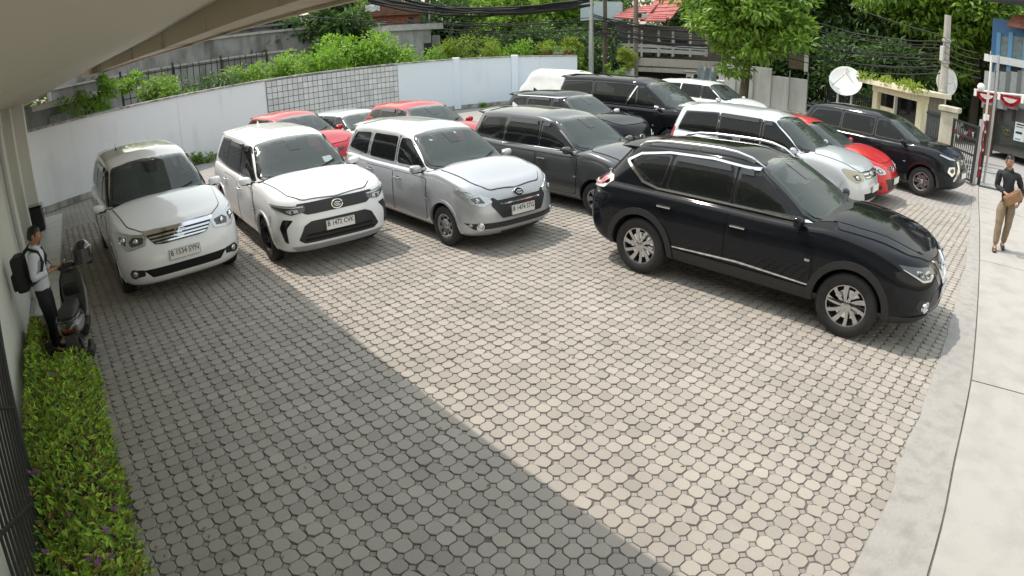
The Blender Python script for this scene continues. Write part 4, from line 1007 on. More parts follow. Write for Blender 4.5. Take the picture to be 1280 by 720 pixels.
# ---------------------------------------------------------------- large black van
xf = 1.5 + .95
CARS['alphard'] = mpv(name='parked_van', cat='van', label='large glossy black passenger van with long dark windows and a chrome mirror', group='cars parked in the lot',
    pos=(3.60, 16.80), yaw=-46.0, L=4.945, W=1.85, H=1.92, WB=3.0, fo=.95, rt=.345, rr=.225, tw=.22, paint=BLACK,
    top=[(-2.6, 1.18), (-.6, 1.14), (1.2, 1.14), (1.55, 1.18), (1.9, 1.12), (2.2, 1.02), (2.5, .92)], bot=[(-2.5, .32), (-1.8, .2), (1.8, .2), (2.45, .22)], cf=.6, nf=3.0,
    cabin=dict(xr=(-2.42, -2.26), xf=(1.62, .62), hw=(.84, .68), roof=[(-2.3, 1.79), (-1.2, 1.83), (0, 1.83), (.65, 1.75)], crown=.055, cf=.45),
    windows=[('front_window', [(1.20, 1.20), (.42, 1.19), (.42, 1.66), (.60, 1.66)]), ('sliding_door_window', [(.02, 1.20), (-1.02, 1.20), (-1.02, 1.70), (.30, 1.70)]), ('quarter_window', [(-1.10, 1.20), (-2.30, 1.26), (-2.12, 1.66), (-1.10, 1.70)]), ('corner_window', [(.36, 1.19), (.12, 1.19), (.36, 1.60)])],
    windscreen=[(-.76, 1.21), (-.4, 1.18), (0, 1.17), (.4, 1.18), (.76, 1.21), (.62, 1.69), (.3, 1.73), (0, 1.735), (-.3, 1.73), (-.62, 1.69)],
    doors=[[(1.15, .30), (1.15, 1.07), (.18, 1.07), (.18, .28)], [(.15, .28), (.15, 1.07), (-1.1, 1.07), (-1.12, .74), (-1.03, .52), (-1.0, .28)]],
    handles=[(.34, .98), (-.0, .98)], handlemat=CHROME, mirror=(1.14, 1.13), mirmat=CHROME,
    wintrim=[[(1.30, 1.155), (.2, 1.155), (.2, 1.18), (1.24, 1.18)], [(-2.36, 1.16), (.14, 1.155), (.14, 1.175), (-2.36, 1.18)], [(.06, 1.17), (.36, 1.68), (.40, 1.68), (.10, 1.17)]],
    bonnet=[(2.26, -.5), (2.1, -.7), (1.6, -.82), (1.48, -.4), (1.56, 0), (1.48, .4), (1.6, .82), (2.1, .7), (2.26, .5), (2.3, 0)],
    emblem=('ovals', .85), plate=(.55, ''),
    front=[('grille', [(-.55, .95), (.55, .95), (.45, .62), (-.45, .62)], FRONT, CHROME, dict(off=.006)), ('headlight', [(.5, .86), (.7, .84), (.95, .96), (.95, 1.0), (.7, .98), (.5, .95)], corner(32, xf), LAMP, dict(sym=True, off=.01))],
    tail=[([(-2.5, .9), (-2.26, .95), (-2.25, 1.5), (-2.4, 1.55)], TAIL, .012)], rearglass=[(-.66, 1.22), (.66, 1.22), (.55, 1.64), (-.55, 1.64)], spoiler=(-2.26, -2.12, .02))
CARS["wagon"] = sigra("white people carrier at the back, half hidden by the big black van", (7.0, 20.7), -50.0, WHITE, "five2", frame=True, H=1.66, plate=(.555, ""))
# ================================================================== SETTING
PAVE = islandmat('paver_concrete', [(0.274, 0.252, 0.221), (0.323, 0.296, 0.258), (0.301, 0.279, 0.246), (0.347, 0.318, 0.279), (0.264, 0.246, 0.218), (0.315, 0.292, 0.258)], rough=.85, noise_var=.10, nscale=.9, bump=.25, bscale=90, stain=.16)
FILL = islandmat('filler_stone', [(0.239, 0.226, 0.206), (0.276, 0.263, 0.242), (0.212, 0.200, 0.183)], rough=.9, noise_var=.1, nscale=2)
JOINT = mat('joint_sand', (.115, .106, .096), rough=.95, var=.3, scale=6, bump=.3, bscale=60)
CONC = stained('concrete_slab', (.345, .332, .31), (.25, .24, .226), rough=.85, scale=2.6, streak=2.4, lo=.46, hi=.70, amount=.8, bump=.3, bscale=45)
STRIPM = stained('mortar_strip', (.305, .294, .275), (.215, .208, .193), rough=.9, scale=5.5, streak=7, lo=.46, hi=.66, amount=.75, bump=.9, bscale=26)
STREETM = stained('street_concrete', (.30, .30, .295), (.20, .20, .195), rough=.85, scale=.5, streak=.6, amount=.7, bump=.2)
WALLM = stained('white_wall_paint', (.72, .76, .81), (.45, .46, .45), rough=.7, scale=.6, streak=3, lo=.56, hi=.76, amount=.5, bump=.08)
WALLM2 = stained('pale_wall_paint', (.68, .76, .85), (.50, .50, .47), rough=.7, scale=.5, streak=4, lo=.58, hi=.76, amount=.5, bump=.05)
PLASTER = stained('building_plaster', (.68, .69, .64), (.20, .18, .14), rough=.8, scale=.8, streak=4, lo=.56, hi=.75, amount=.6, bump=.08)
SOFFIT = stained('soffit_plaster', (.62, .58, .47), (.16, .13, .09), rough=.85, scale=.35, streak=.8, lo=.55, hi=.78, amount=.55, bump=.06)
FASCIA = stained('edge_beam_plaster', (.60, .52, .40), (.07, .06, .045), rough=.85, scale=1.1, streak=2.0, lo=.55, hi=.70, amount=.85, bump=.15)
IRON = mat('black_iron', (.018, .018, .02), rough=.55, var=.2)
GALV = mat('galvanised_steel', (.42, .43, .44), rough=.5, metal=.5, var=.15, scale=3)
STONE = stained('grey_rendered_wall', (.23, .235, .24), (.07, .075, .065), rough=.9, scale=.9, streak=2.5, lo=.42, hi=.62, amount=.85, bump=.3, bscale=12)
OPENING_SHADE = mat('dark_opening', (.02, .02, .02), rough=.9)  # near-black colour painted in for the shade inside doorways, windows and openings

# lattice of octagonal pavers
LAT_A, LAT_P = R(-48.4), .126
e1 = Vector((math.cos(LAT_A), math.sin(LAT_A))) * LAT_P; e2 = Vector((-e1.y, e1.x))
PAVL = [(-1.5, -1.55), (.6, .72), (2.10, 2.26), (2.52, 2.67), (3.01, 3.23), (3.78, 4.0), (4.60, 4.83), (7.16, 7.48), (10.24, 10.88), (12.2, 13.05)]
STRL = [(-1.2, -2.35), (1.0, .22), (2.59, 2.05), (3.04, 2.54), (3.5, 3.07), (4.61, 4.24), (7.5, 7.48), (9.32, 9.53), (11.11, 11.58), (12.75, 13.4)]
BN = Vector((.777, .6296)); BU = Vector((.6296, -.777))      # building: outward normal and run of its wall
def bpt(n, u, z=0.0): q = BN * n + BU * u; return Vector((q.x, q.y, z))
def xline(L, y):
    for a, b in zip(L, L[1:]):
        if a[1] <= y <= b[1]: return a[0] + (b[0] - a[0]) * (y - a[1]) / (b[1] - a[1])
    return L[0][0] if y < L[0][1] else L[-1][0]
bm = NB(); box(bm, (0, 40, -.32), (260, 200, .6)); ground = obj('ground', bm, mat('earth', (.17, .155, .13), rough=.95, var=.3, scale=1.5), kind='structure')
# paved yard base (dark joints); further off the rows of pavers merge into one tone
gm, gt, gb = nodemat('paving_far'); sset(gb, rough=.85)
tcn = gt.nodes.new('ShaderNodeNewGeometry'); vm = gt.nodes.new('ShaderNodeVectorMath'); vm.operation = 'LENGTH'; gt.links.new(tcn.outputs['Position'], vm.inputs[0])
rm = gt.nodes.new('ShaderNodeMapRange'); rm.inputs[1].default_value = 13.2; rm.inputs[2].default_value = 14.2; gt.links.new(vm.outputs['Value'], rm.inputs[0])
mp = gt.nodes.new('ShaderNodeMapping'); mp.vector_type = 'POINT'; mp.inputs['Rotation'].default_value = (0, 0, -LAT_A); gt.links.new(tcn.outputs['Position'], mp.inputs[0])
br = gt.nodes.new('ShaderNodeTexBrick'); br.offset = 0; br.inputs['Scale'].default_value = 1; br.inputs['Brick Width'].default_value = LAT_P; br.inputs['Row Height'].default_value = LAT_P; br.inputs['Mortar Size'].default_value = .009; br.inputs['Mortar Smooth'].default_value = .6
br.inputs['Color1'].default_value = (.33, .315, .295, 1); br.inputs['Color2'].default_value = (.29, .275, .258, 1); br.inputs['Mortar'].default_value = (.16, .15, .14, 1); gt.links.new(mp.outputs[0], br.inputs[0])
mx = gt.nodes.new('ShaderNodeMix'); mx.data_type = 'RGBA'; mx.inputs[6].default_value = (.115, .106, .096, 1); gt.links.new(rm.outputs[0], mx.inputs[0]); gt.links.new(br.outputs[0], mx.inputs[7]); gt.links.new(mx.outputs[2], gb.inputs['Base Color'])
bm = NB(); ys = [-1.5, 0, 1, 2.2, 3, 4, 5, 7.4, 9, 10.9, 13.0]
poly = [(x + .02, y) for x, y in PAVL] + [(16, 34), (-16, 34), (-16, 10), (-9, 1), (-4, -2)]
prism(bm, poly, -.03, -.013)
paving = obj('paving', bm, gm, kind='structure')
def in_yard(p):
    if p.x > xline(PAVL, p.y) + .09: return False
    n = p.dot(BN); u = p.dot(BU)
    if u > -6.5 and n < -.42: return False
    if u > -8.4 and n < -.92: return False
    if n < -1.15: return False
    d = p.length
    return d < 14.1 and p.y > .9
cells = []
for i in range(-140, 140):
    for j in range(-140, 140):
        p = e1 * i + e2 * j
        # the rows wander a little, as hand-laid paving does
        wv = Vector((math.sin(p.y * .9 + p.x * .3), math.cos(p.x * .8 - p.y * .2))) * .018
        p = p + wv
        if p.y > 0.5 and in_yard(p): cells.append((p.length, i, j, p))
cells.sort(key=lambda c: c[0])
vis = [c for c in cells if (lambda d: True)(c)]
def oct_mesh(rnd, big=False):
    r = LAT_P * .5; k = r * .46; g = .0034
    pts = [(r - g, -k), (r - g, k), (k, r - g), (-k, r - g), (-(r - g), k), (-(r - g), -k), (-k, -(r - g)), (k, -(r - g))]
    jit = .005 if not big else .016
    pts = [(x + rnd.uniform(-jit, jit) * .7, y + rnd.uniform(-jit, jit) * .7) for x, y in pts]
    ca, sa = math.cos(LAT_A), math.sin(LAT_A)
    pts = [(x * ca - y * sa, x * sa + y * ca) for x, y in pts]
    v = [(x * .95, y * .95, 0) for x, y in pts] + [(x, y, -.005) for x, y in pts] + [(x, y, -.016) for x, y in pts]
    f = [tuple(range(8))] + [(i, 8 + i, 8 + (i + 1) % 8, (i + 1) % 8)[::1] for i in range(8)] + [(8 + i, 16 + i, 16 + (i + 1) % 8, 8 + (i + 1) % 8) for i in range(8)]
    return v, f
variants = []
for k in range(10):
    v, f = oct_mesh(rng, k == 9); me = bpy.data.meshes.new('paver'); me.from_pydata(v, [], f); me.materials.append(PAVE); variants.append((v, f, me))
# which are in the picture: everything in front of the lens within the frame
def in_frame(p):
    d = Vector((p.x, p.y, -CAM_H)); z = d.dot(_f); x = d.dot(_r); y = d.dot(_u); rho = math.hypot(x, y); th = math.atan2(rho, z); rr = F_PX * th
    return abs(x / rho * rr) < 645 and abs(y / rho * rr) < 365
near = [c for c in cells if in_frame(c[3])]
for c in near[:290]:
    me = variants[rng.randrange(10)][2]; o = bpy.data.objects.new('paver', me); COL.objects.link(o); o.parent = paving
    o.location = (c[3].x, c[3].y, rng.uniform(-.003, .001)); o.rotation_euler = (rng.uniform(-.012, .012), rng.uniform(-.012, .012), rng.choice((0, math.pi / 2, math.pi)) + rng.uniform(-.05, .05))
picked = {(c[1], c[2]) for c in near[:290]}
V, F, MI = [], [], []
hs = LAT_P * .5 * .54 * .84
for d, i, j, p in cells:
    if d > 14.1: continue
    # little square filler stone
    c = p + (e1 + e2) * .5; a = rng.uniform(-.08, .08) + LAT_A
    if rng.random() < .97:
        s = hs * rng.uniform(.86, 1.0); z = -.0085 + rng.uniform(-.003, .001); b = len(V)
        for q in range(4): V.append((c.x + s * math.cos(a + q * math.pi / 2), c.y + s * math.sin(a + q * math.pi / 2), z))
        F.append((b, b + 1, b + 2, b + 3)); MI.append(1)
    if (i, j) in picked: continue
    v, f, _m = variants[rng.randrange(9) if rng.random() < .94 else 9]
    b = len(V); tx, ty = rng.uniform(-.015, .015), rng.uniform(-.015, .015); z0 = rng.uniform(-.003, .001); ca, sa = math.cos(q := rng.choice((0, math.pi / 2, math.pi)) + rng.uniform(-.05, .05)), math.sin(q)
    nv = 16 if d > 3 else 24; nf = 9 if d > 3 else 17
    for x, y, z in v[:nv]:
        X, Y = x * ca - y * sa, x * sa + y * ca
        V.append((p.x + X, p.y + Y, z * (2.2 if nv == 16 else 1) + z0 + X * tx + Y * ty))
    for q in f[:nf]: F.append(tuple(b + t for t in q)); MI.append(0)
me = bpy.data.meshes.new('pavers'); me.from_pydata(V, [], F); me.materials.append(PAVE); me.materials.append(FILL); me.polygons.foreach_set('material_index', MI)
obj('pavers', me, None, paving, kind='stuff')

# mortar strip and driveway slabs
def resample(L, n):
    out = []; seg = [math.dist(a, b) for a, b in zip(L, L[1:])]; tot = sum(seg)
    for k in range(n + 1):
        s = tot * k / n; i = 0
        while i < len(seg) - 1 and s > seg[i]: s -= seg[i]; i += 1
        t = min(1, s / seg[i]); out.append((L[i][0] + (L[i + 1][0] - L[i][0]) * t, L[i][1] + (L[i + 1][1] - L[i][1]) * t))
    return out
A = [(x + rng.uniform(-.025, .025), y) for x, y in resample(PAVL, 90)]; B = resample(STRL, 90)
bm = NB(); rows = []
for a, b in zip(A, B): rows.append([bm.verts.new((a[0] + (b[0] - .012 - a[0]) * t, a[1] + (b[1] - a[1]) * t, (.004 if 0 < t < 1 else -.02) + (rng.uniform(0, .006) if 0 < t < .9 else 0))) for t in (0, .03, .3, .6, .99, 1)])
for r0, r1 in zip(rows, rows[1:]):
    for k in range(5): bm.faces.new((r0[k], r0[k + 1], r1[k + 1], r1[k]))
fixn(bm)
obj('kerb_strip', bm, STRIPM, smooth=50, kind='structure')
dd = Vector((.662, .749)); dn = Vector((.80, -.60))
drv = [(b[0] + .006, b[1]) for b in resample(STRL, 60)]
bm = NB(); prism(bm, drv + [(drv[-1][0] + 9, drv[-1][1] - 8), (drv[0][0] + 9, drv[0][1] - 8)], -.03, -.012); driveway = obj('driveway', bm, mat('groove_dirt', (.07, .065, .06), rough=.95), kind='structure')
base = Vector((4.61, 4.24))
cuts = [-7.2, -3.6, 0, 4.6, 9.2, 11.9]
def strip_pt(s):
    """point on the strip's outer line at arc position s from base"""
    best = min(drv, key=lambda q: abs((Vector(q) - base).dot(dd) - s)); return Vector(best)
for a, b in zip(cuts, cuts[1:]):
    edge = [Vector(q) for q in drv if a + .008 < (Vector(q) - base).dot(dd) < b - .008]
    p0, p1 = base + dd * (a + .008), base + dd * (b - .008)
    e0, e1_ = strip_pt(a), strip_pt(b)
    for w0, w1 in ((0, 3.4), (3.42, 7.5)):
        if w0 == 0: left = [e0 + dd * .01] + edge + [e1_ - dd * .01]
        else: left = [e0 + dd * .01 + dn * w0, e1_ - dd * .01 + dn * w0]
        pol = [tuple(q) for q in left] + [tuple(e1_ - dd * .01 + dn * w1), tuple(e0 + dd * .01 + dn * w1)]
        bm = NB(); prism(bm, pol, -.011, .004 + rng.uniform(-.001, .001)); fixn(bm)
        obj('concrete_slab', bm, CONC, driveway)
# street beyond the gate
g0 = Vector((12.75, 13.4))
bm = NB(); prism(bm, [tuple(g0 + dn * -1.2), tuple(g0 + dn * 9), (44, 20), (44, 46), (15.5, 46), (13.2, 20)], -.02, .002); obj('street', bm, STREETM, kind='structure')
bm = NB(); tube(bm, [(13.8, 15.6, .004), (18, 14.2, .004), (26, 15, .004)], .02, 4); obj('street_seam', bm, mat('seam', (.08, .08, .08), rough=.9), kind='structure')

# ------------------------------------------------------------------ building with the canopy over the camera
bld = thing('building', 'cream rendered building with stained flat canopy overhanging the shaded side of the lot', 'building', bpt(-1.3, -8), 0)
inv = Matrix.Translation(-Vector(bld.location))
def bbox3(bm, n0, n1, u0, u1, z0, z1, mi=0, bev=0):
    vs = [bm.verts.new(inv @ bpt(n, u, z)) for n in (n0, n1) for u in (u0, u1) for z in (z0, z1)]
    for f in ((0, 1, 3, 2), (4, 6, 7, 5), (0, 4, 5, 1), (2, 3, 7, 6), (0, 2, 6, 4), (1, 5, 7, 3)): bm.faces.new([vs[i] for i in f]).material_index = mi
    fixn(bm)
    if bev: bmesh.ops.bevel(bm, geom=list({e for v in vs for e in v.link_edges}), offset=bev, segments=2, affect='EDGES')
bm = NB(); bbox3(bm, -1.55, -1.22, -9.3, 3.5, 0, 2.80); obj('wall', bm, PLASTER, bld)
bm = NB(); bbox3(bm, -1.95, -1.62, -15.9, -9.3, 0, 2.80); obj('wall', bm, PLASTER, bld)
bm = NB(); bbox3(bm, -1.62, -1.17, -9.75, -9.31, 0, 2.79, bev=.015); obj('column', bm, PLASTER, bld, smooth=30)
bm = NB(); bbox3(bm, -1.62, -1.25, -12.2, -11.85, 0, 2.79, bev=.015); obj('column', bm, PLASTER, bld, smooth=30)
bm = NB(); bbox3(bm, -1.62, -1.30, -15.9, -15.4, 0, 2.79, bev=.015); obj('column', bm, PLASTER, bld, smooth=30)
bm = NB(); bbox3(bm, -1.615, -1.58, -14.9, -12.5, .06, 2.25)
d = obj('door', bm, mat('grey_door', (.20, .20, .185), rough=.6, var=.15), bld)
for u in (-14.97, -12.5):
    bm = NB(); bbox3(bm, -1.61, -1.53, u, u + .07, 0, 2.32); obj('frame', bm, mat('white_frame', (.6, .6, .58), rough=.5), d)
bm = NB(); bbox3(bm, -1.61, -1.53, -14.97, -12.43, 2.324, 2.40); obj('frame', bm, MATS['white_frame'], d)
bm = NB(); bbox3(bm, -1.617, -1.575, -14.6, -12.9, 2.44, 2.62); v = obj('vent', bm, DARK, bld)
for u in (-14.62, -13.76, -12.92):
    bm = NB(); bbox3(bm, -1.61, -1.55, u, u + .06, 2.43, 2.63); obj('vent_frame', bm, MATS['white_frame'], v)
bm = NB(); bbox3(bm, -1.213, -1.16, -9.25, 3.5, .0, .22); obj('plinth', bm, stained('plinth_paint', (.40, .42, .40), (.12, .13, .09), scale=1.2, lo=.45, hi=.65, amount=.9), bld)
for u in (-9.0,):
    bm = NB(); q = [inv @ bpt(-1.16, u, z) for z in (.05, 2.78)]; tube(bm, q, .035, 10); obj('drain_pipe', bm, mat('pipe_grey', (.42, .43, .42), rough=.5), bld)
# canopy: soffit slab with a deeper stained edge beam
bm = NB(); rows = []
for u in (-26.0, -9.0, 5.0):
    e = -.052 * max(0, -9 - u); rows.append([bm.verts.new(inv @ bpt(n, u, z)) for n, z in ((-1.9, 2.66), (1.245 + e, 3.405), (1.245 + e, 3.63), (-1.9, 2.88))])
for r0, r1 in zip(rows, rows[1:]):
    for i in range(4): bm.faces.new((r0[i], r0[(i + 1) % 4], r1[(i + 1) % 4], r1[i]))
bm.faces.new(rows[0]); bm.faces.new(rows[-1][::-1]); fixn(bm)
can = obj('canopy', bm, SOFFIT, bld)
def skew(n0, n1, z0, z1, name):
    bm = NB(); en = lambda u: -.052 * max(0, -9 - u); rows = []
    for u in (-26.0, -9.0, 5.0): rows.append([bm.verts.new(inv @ bpt(n + en(u), u, z)) for n, z in ((n0, z0), (n1, z0), (n1, z1), (n0, z1))])
    for r0, r1 in zip(rows, rows[1:]):
        for i in range(4): bm.faces.new((r0[i], r0[(i + 1) % 4], r1[(i + 1) % 4], r1[i]))
    bm.faces.new(rows[0]); bm.faces.new(rows[-1][::-1]); fixn(bm); obj(name, bm, FASCIA, can)
skew(1.246, 1.58, 3.185, 3.70, 'edge_beam'); skew(1.55, 1.60, 3.16, 3.184, 'drip_edge')

# doorstep of pale tiles along the building
ds = thing('doorstep', 'low white tiled step along the building behind the standing man', 'step', bpt(-.95, -11), 0); dsi = Matrix.Translation(-Vector(ds.location))
TILEW = stained('step_tile', (.62, .64, .62), (.40, .42, .38), rough=.35, scale=1.5, lo=.5, hi=.7, amount=.6, bump=0)
inv_keep = inv; inv = dsi
bm = NB(); bbox3(bm, -1.24, -.78, -15.2, -8.4, 0, .145); obj('kerb_block', bm, mat('step_mortar', (.3, .3, .28), rough=.9), ds)
for k in range(15):
    for r_ in range(1):
        u = -15.2 + k * .4533
        bm = NB(); bbox3(bm, -1.235, -.775, u + .004, u + .4493, .1455, .158 + rng.uniform(-.001, .001)); obj('tile', bm, TILEW, ds)
inv = inv_keep

# leaning steel grille at the bottom left
gr = thing('steel_grille', 'black steel grille leaning against the building wall beside the flower hedge', 'grille', bpt(-1.05, -4.2), 0); gi = Matrix.Translation(-Vector(gr.location))
def gpt(s, t):
    """s runs up the slanting bars, t across them (towards the camera)"""
    a = bpt(-1.02, -3.35, -.10).lerp(bpt(-1.02, -5.05, 1.32), s); return gi @ (a + bpt(0, .80, .42) * t)
for t in [k * .115 for k in range(13)]:
    bm = NB(); tube(bm, [gpt(-.05, t), gpt(1.05, t)], .011, 6); obj('bar', bm, IRON, gr)
for s in (.02, .34, .66, 1.0):
    bm = NB(); tube(bm, [gpt(s, -.02), gpt(s, 1.45)], .016, 6); obj('rail', bm, IRON, gr)
bm = NB(); tube(bm, [gpt(-.06, -.03), gpt(1.07, -.03)], .026, 6); obj('frame', bm, IRON, gr)

# ------------------------------------------------------------------ perimeter wall
WL = [(-11.78, 11.5), (-9.35, 16.2), (-7.75, 19.2), (-4.15, 23.7), (-2.1, 25.8), (.3, 27.3), (3.1, 28.2)]
HW = 2.06
pw = thing('perimeter_wall', 'long white painted boundary wall behind the parked cars with one tiled panel', 'wall', (WL[0][0], WL[0][1], 0)); pinv = Matrix.Translation(-Vector(pw.location))
def wallseg(a, b, th, z0, z1, M, name, ms, g=.0, parent=pw, front=0.0, kind=None):
    a, b = Vector(a), Vector(b); d = (b - a).normalized(); n = Vector((d.y, -d.x))     # n faces the lot
    bm = NB(); q = [a + d * g + n * front, b - d * g + n * front, b - d * g - n * th, a + d * g - n * th]
    prism(bm, [tuple(M @ Vector((p.x, p.y, 0)))[:2] for p in q], z0, z1); fixn(bm)
    return obj(name, bm, ms, parent, kind=kind)
for k, (a, b) in enumerate(zip(WL, WL[1:])):
    wallseg(a, b, .18, 0, HW, pinv, 'wall_panel', WALLM if k < 3 else WALLM2, g=.004)
    wallseg(a, b, .21, HW + .002, HW + .05, pinv, 'coping', stained('coping_cement', (.45, .45, .43), (.12, .12, .10), scale=2, lo=.42, hi=.6, amount=.9), g=.006, front=.03)
SKIRT = stained('wall_foot', (.42, .43, .42), (.13, .14, .11), scale=2.2, streak=5, lo=.42, hi=.62, amount=.9, bump=.2)
for a, b in zip(WL, WL[1:]): wallseg(a, b, .10, 0, .16, pinv, 'skirting', SKIRT, g=.005, front=.02)
for p in (WL[4], WL[5]):
    bm = NB(); q = pinv @ Vector((p[0], p[1], 0)); bbox_bevel(bm, (q.x, q.y - .02, 1.08), (.30, .26, 2.16), .02, 1); obj('post', bm, WALLM2, pw)
# tile panel: every tile a raised piece, too small to count singly
a, b = Vector(WL[2]), Vector(WL[3]); d = (b - a); L = d.length; d.normalize(); n = Vector((d.y, -d.x))
V, F = [], []; nx, nz = 28, 10; tw, tz = L * .985 / nx, (HW - .05) / nz
for i in range(nx):
    for j in range(nz):
        g = .010; c = []
        for (uu, zz) in ((i * tw + g, j * tz + .03 + g), ((i + 1) * tw - g, j * tz + .03 + g), ((i + 1) * tw - g, (j + 1) * tz + .03 - g), (i * tw + g, (j + 1) * tz + .03 - g)):
            p = a + d * (uu + .04) + n * .024; q = pinv @ Vector((p.x, p.y, zz)); c.append(q)
        bse = len(V); V += [tuple(q) for q in c] + [tuple(q - Vector((n.x, n.y, 0)) * .02) for q in c]
        F += [(bse, bse + 1, bse + 2, bse + 3)] + [(bse + k, bse + 4 + k, bse + 4 + (k + 1) % 4, bse + (k + 1) % 4) for k in range(4)]
me = bpy.data.meshes.new('wall_tiles'); me.from_pydata(V, [], F); obj('wall_tiles', me, islandmat('wall_tile', [(.56, .585, .60), (.64, .665, .68), (.50, .53, .55), (.60, .62, .64)], rough=.3, noise_var=.1, nscale=3), pw, kind='stuff')
wallseg(tuple(a + d * .03), tuple(b - d * .03), -.006, .02, HW - .01, pinv, 'tile_backing', mat('tile_grout', (.07, .075, .08), rough=.9), front=.012)
# weeds and a planted strip at the wall's foot are built with the plants
# ================================================================== PLANTS
BARK = stained('bark', (.12, .095, .07), (.05, .042, .035), scale=3, streak=9, lo=.4, hi=.65, amount=.8, bump=.5, bscale=30)
LEAF_B = islandmat('leaf_bright', [(0.122, 0.243, 0.025), (0.204, 0.374, 0.037), (0.265, 0.468, 0.051), (0.163, 0.309, 0.034)], rough=.45, trans=.5)
LEAF_T = islandmat('leaf_tree', [(0.111, 0.214, 0.033), (0.176, 0.315, 0.042), (0.273, 0.428, 0.056), (0.144, 0.252, 0.035)], rough=.42, trans=.45)
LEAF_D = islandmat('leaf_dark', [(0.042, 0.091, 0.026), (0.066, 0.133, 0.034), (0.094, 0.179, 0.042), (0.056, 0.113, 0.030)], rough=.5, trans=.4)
LEAF_Y = islandmat('leaf_yellow', [(0.238, 0.336, 0.035), (0.182, 0.294, 0.028), (0.308, 0.350, 0.042), (0.140, 0.238, 0.028)], rough=.45, trans=.5)
LEAF_H = islandmat('leaf_hedge', [(0.270, 0.452, 0.059), (0.425, 0.663, 0.083), (0.577, 0.785, 0.116), (0.345, 0.543, 0.068), (0.212, 0.362, 0.059), (0.418, 0.393, 0.086), (0.223, 0.131, 0.057), (0.139, 0.314, 0.044), (0.265, 0.472, 0.073)], rough=.4, trans=.3)

def leaf_quads(V, F, c, L, wd, nrm, out, fold=.25):
    """one folded leaf: base at c, tip along out"""
    out = out.normalized(); sd = out.cross(nrm)
    if sd.length < 1e-4: sd = out.orthogonal()
    sd.normalize(); up = sd.cross(out)
    b = len(V); m = c + out * L * .45
    V += [tuple(c), tuple(m + sd * wd * .5 + up * L * .08), tuple(c + out * L - up * L * .1), tuple(m - sd * wd * .5 + up * L * .08), tuple(m - up * L * fold * .15)]
    F += [(b, b + 1, b + 4), (b + 1, b + 2, b + 4), (b + 2, b + 3, b + 4), (b + 3, b, b + 4)]
def rv(rd):
    while True:
        v = Vector((rd.uniform(-1, 1), rd.uniform(-1, 1), rd.uniform(-1, 1)))
        if .05 < v.length < 1: return v
def foliage(V, F, rd, clumps, n, L, ratio=.45, up=.35):
    """clumps: (centre, radius, flatten); leaves spread through each clump, thicker towards its skin"""
    for c, r, fl in clumps:
        for _ in range(n):
            d = rv(rd).normalized(); q = r * rd.random() ** .45
            p = c + Vector((d.x * q, d.y * q, d.z * q * fl))
            o = (d * .8 + rv(rd) * .7); o.z -= .15
            nn = Vector((rd.uniform(-.6, .6), rd.uniform(-.6, .6), 1)) * up + d * .5
            l = L * rd.uniform(.65, 1.25); leaf_quads(V, F, p, l, l * ratio, nn, o)
def mesh_obj(name, V, F, m, parent=None, loc=None, **kw):
    me = bpy.data.meshes.new(name); me.from_pydata(V, [], F); return obj(name, me, m, parent, loc=loc, **kw)
def tree(label, pos, trunk_h, tr, R_, Rz, cz, nclump, nleaf, L, leaf, group=None, seed=1, flat=.75, name='tree', layered=False, shellbias=.55):
    rd = random.Random(seed); t = thing(name, label, 'tree', pos, 0, group)
    cl = []
    for k in range(nclump):
        d = rv(rd).normalized(); q = shellbias + (1 - shellbias) * rd.random()
        lump = .78 + .3 * noise.noise(Vector((d.x * 1.7 + seed, d.y * 1.7, d.z * 1.7))) * 1.6
        c = Vector((d.x * R_ * q * lump, d.y * R_ * q * lump, cz + d.z * Rz * q * lump)); cl.append((c, R_ * rd.uniform(.17, .33), flat * rd.uniform(.6, 1)))
    V, F = [], []; foliage(V, F, rd, cl, nleaf, L)
    bm = NB(); lean = Vector((rd.uniform(-.2, .2), rd.uniform(-.2, .2), 0)); topz = trunk_h
    pts = [Vector((0, 0, -.1)), Vector((0, 0, trunk_h * .3)) + lean * .2, Vector((0, 0, trunk_h * .7)) + lean * .6, Vector((0, 0, topz)) + lean]
    tube(bm, pts, [tr * 1.35, tr, tr * .9, tr * .75], 10)
    for c, r, fl in cl[::max(1, nclump // 14)]:
        a = pts[-1].lerp(pts[-2], rd.random() * .7); mid = a.lerp(c, .5) + Vector((0, 0, rd.uniform(0, .3) * R_ * .3))
        tube(bm, [a, mid, c], [tr * .5, tr * .3, tr * .1], 6)
    obj('trunk', bm, BARK, t, smooth=50)
    mesh_obj('crown', V, F, leaf, t, kind='stuff')
    return t
def bush(name, label, cat, pos, sx, sy, sz, n, L, leaf, seed, group=None, nclump=14, stems=True):
    rd = random.Random(seed); t = thing(name, label, cat, pos, 0, group); V, F = [], []; cl = []
    for k in range(nclump):
        c = Vector((rd.uniform(-sx, sx), rd.uniform(-sy, sy), rd.uniform(.2, .95) * sz)); cl.append((c, min(sz, max(sx, sy)) * rd.uniform(.28, .45), .9))
    foliage(V, F, rd, cl, n, L, up=.5)
    if stems:
        bm = NB()
        for c, r, f in cl[::2]: tube(bm, [(c.x * .6, c.y * .6, 0), c], [.03, .012], 5)
        obj('stem', bm, BARK, t, kind='stuff')
    mesh_obj('foliage', V, F, leaf, t, kind='stuff'); return t

# ---- the leafy tree over the white car, trunk base at pixel 930,130
p = at(928, 130, 27.0); p.z = 0
tree('bright green broadleaf tree standing before the pale wall behind the parked cars', p, 2.5, .20, 3.6, 2.55, 4.25, 95, 190, .33, LEAF_T, seed=3, flat=.5, shellbias=.35)
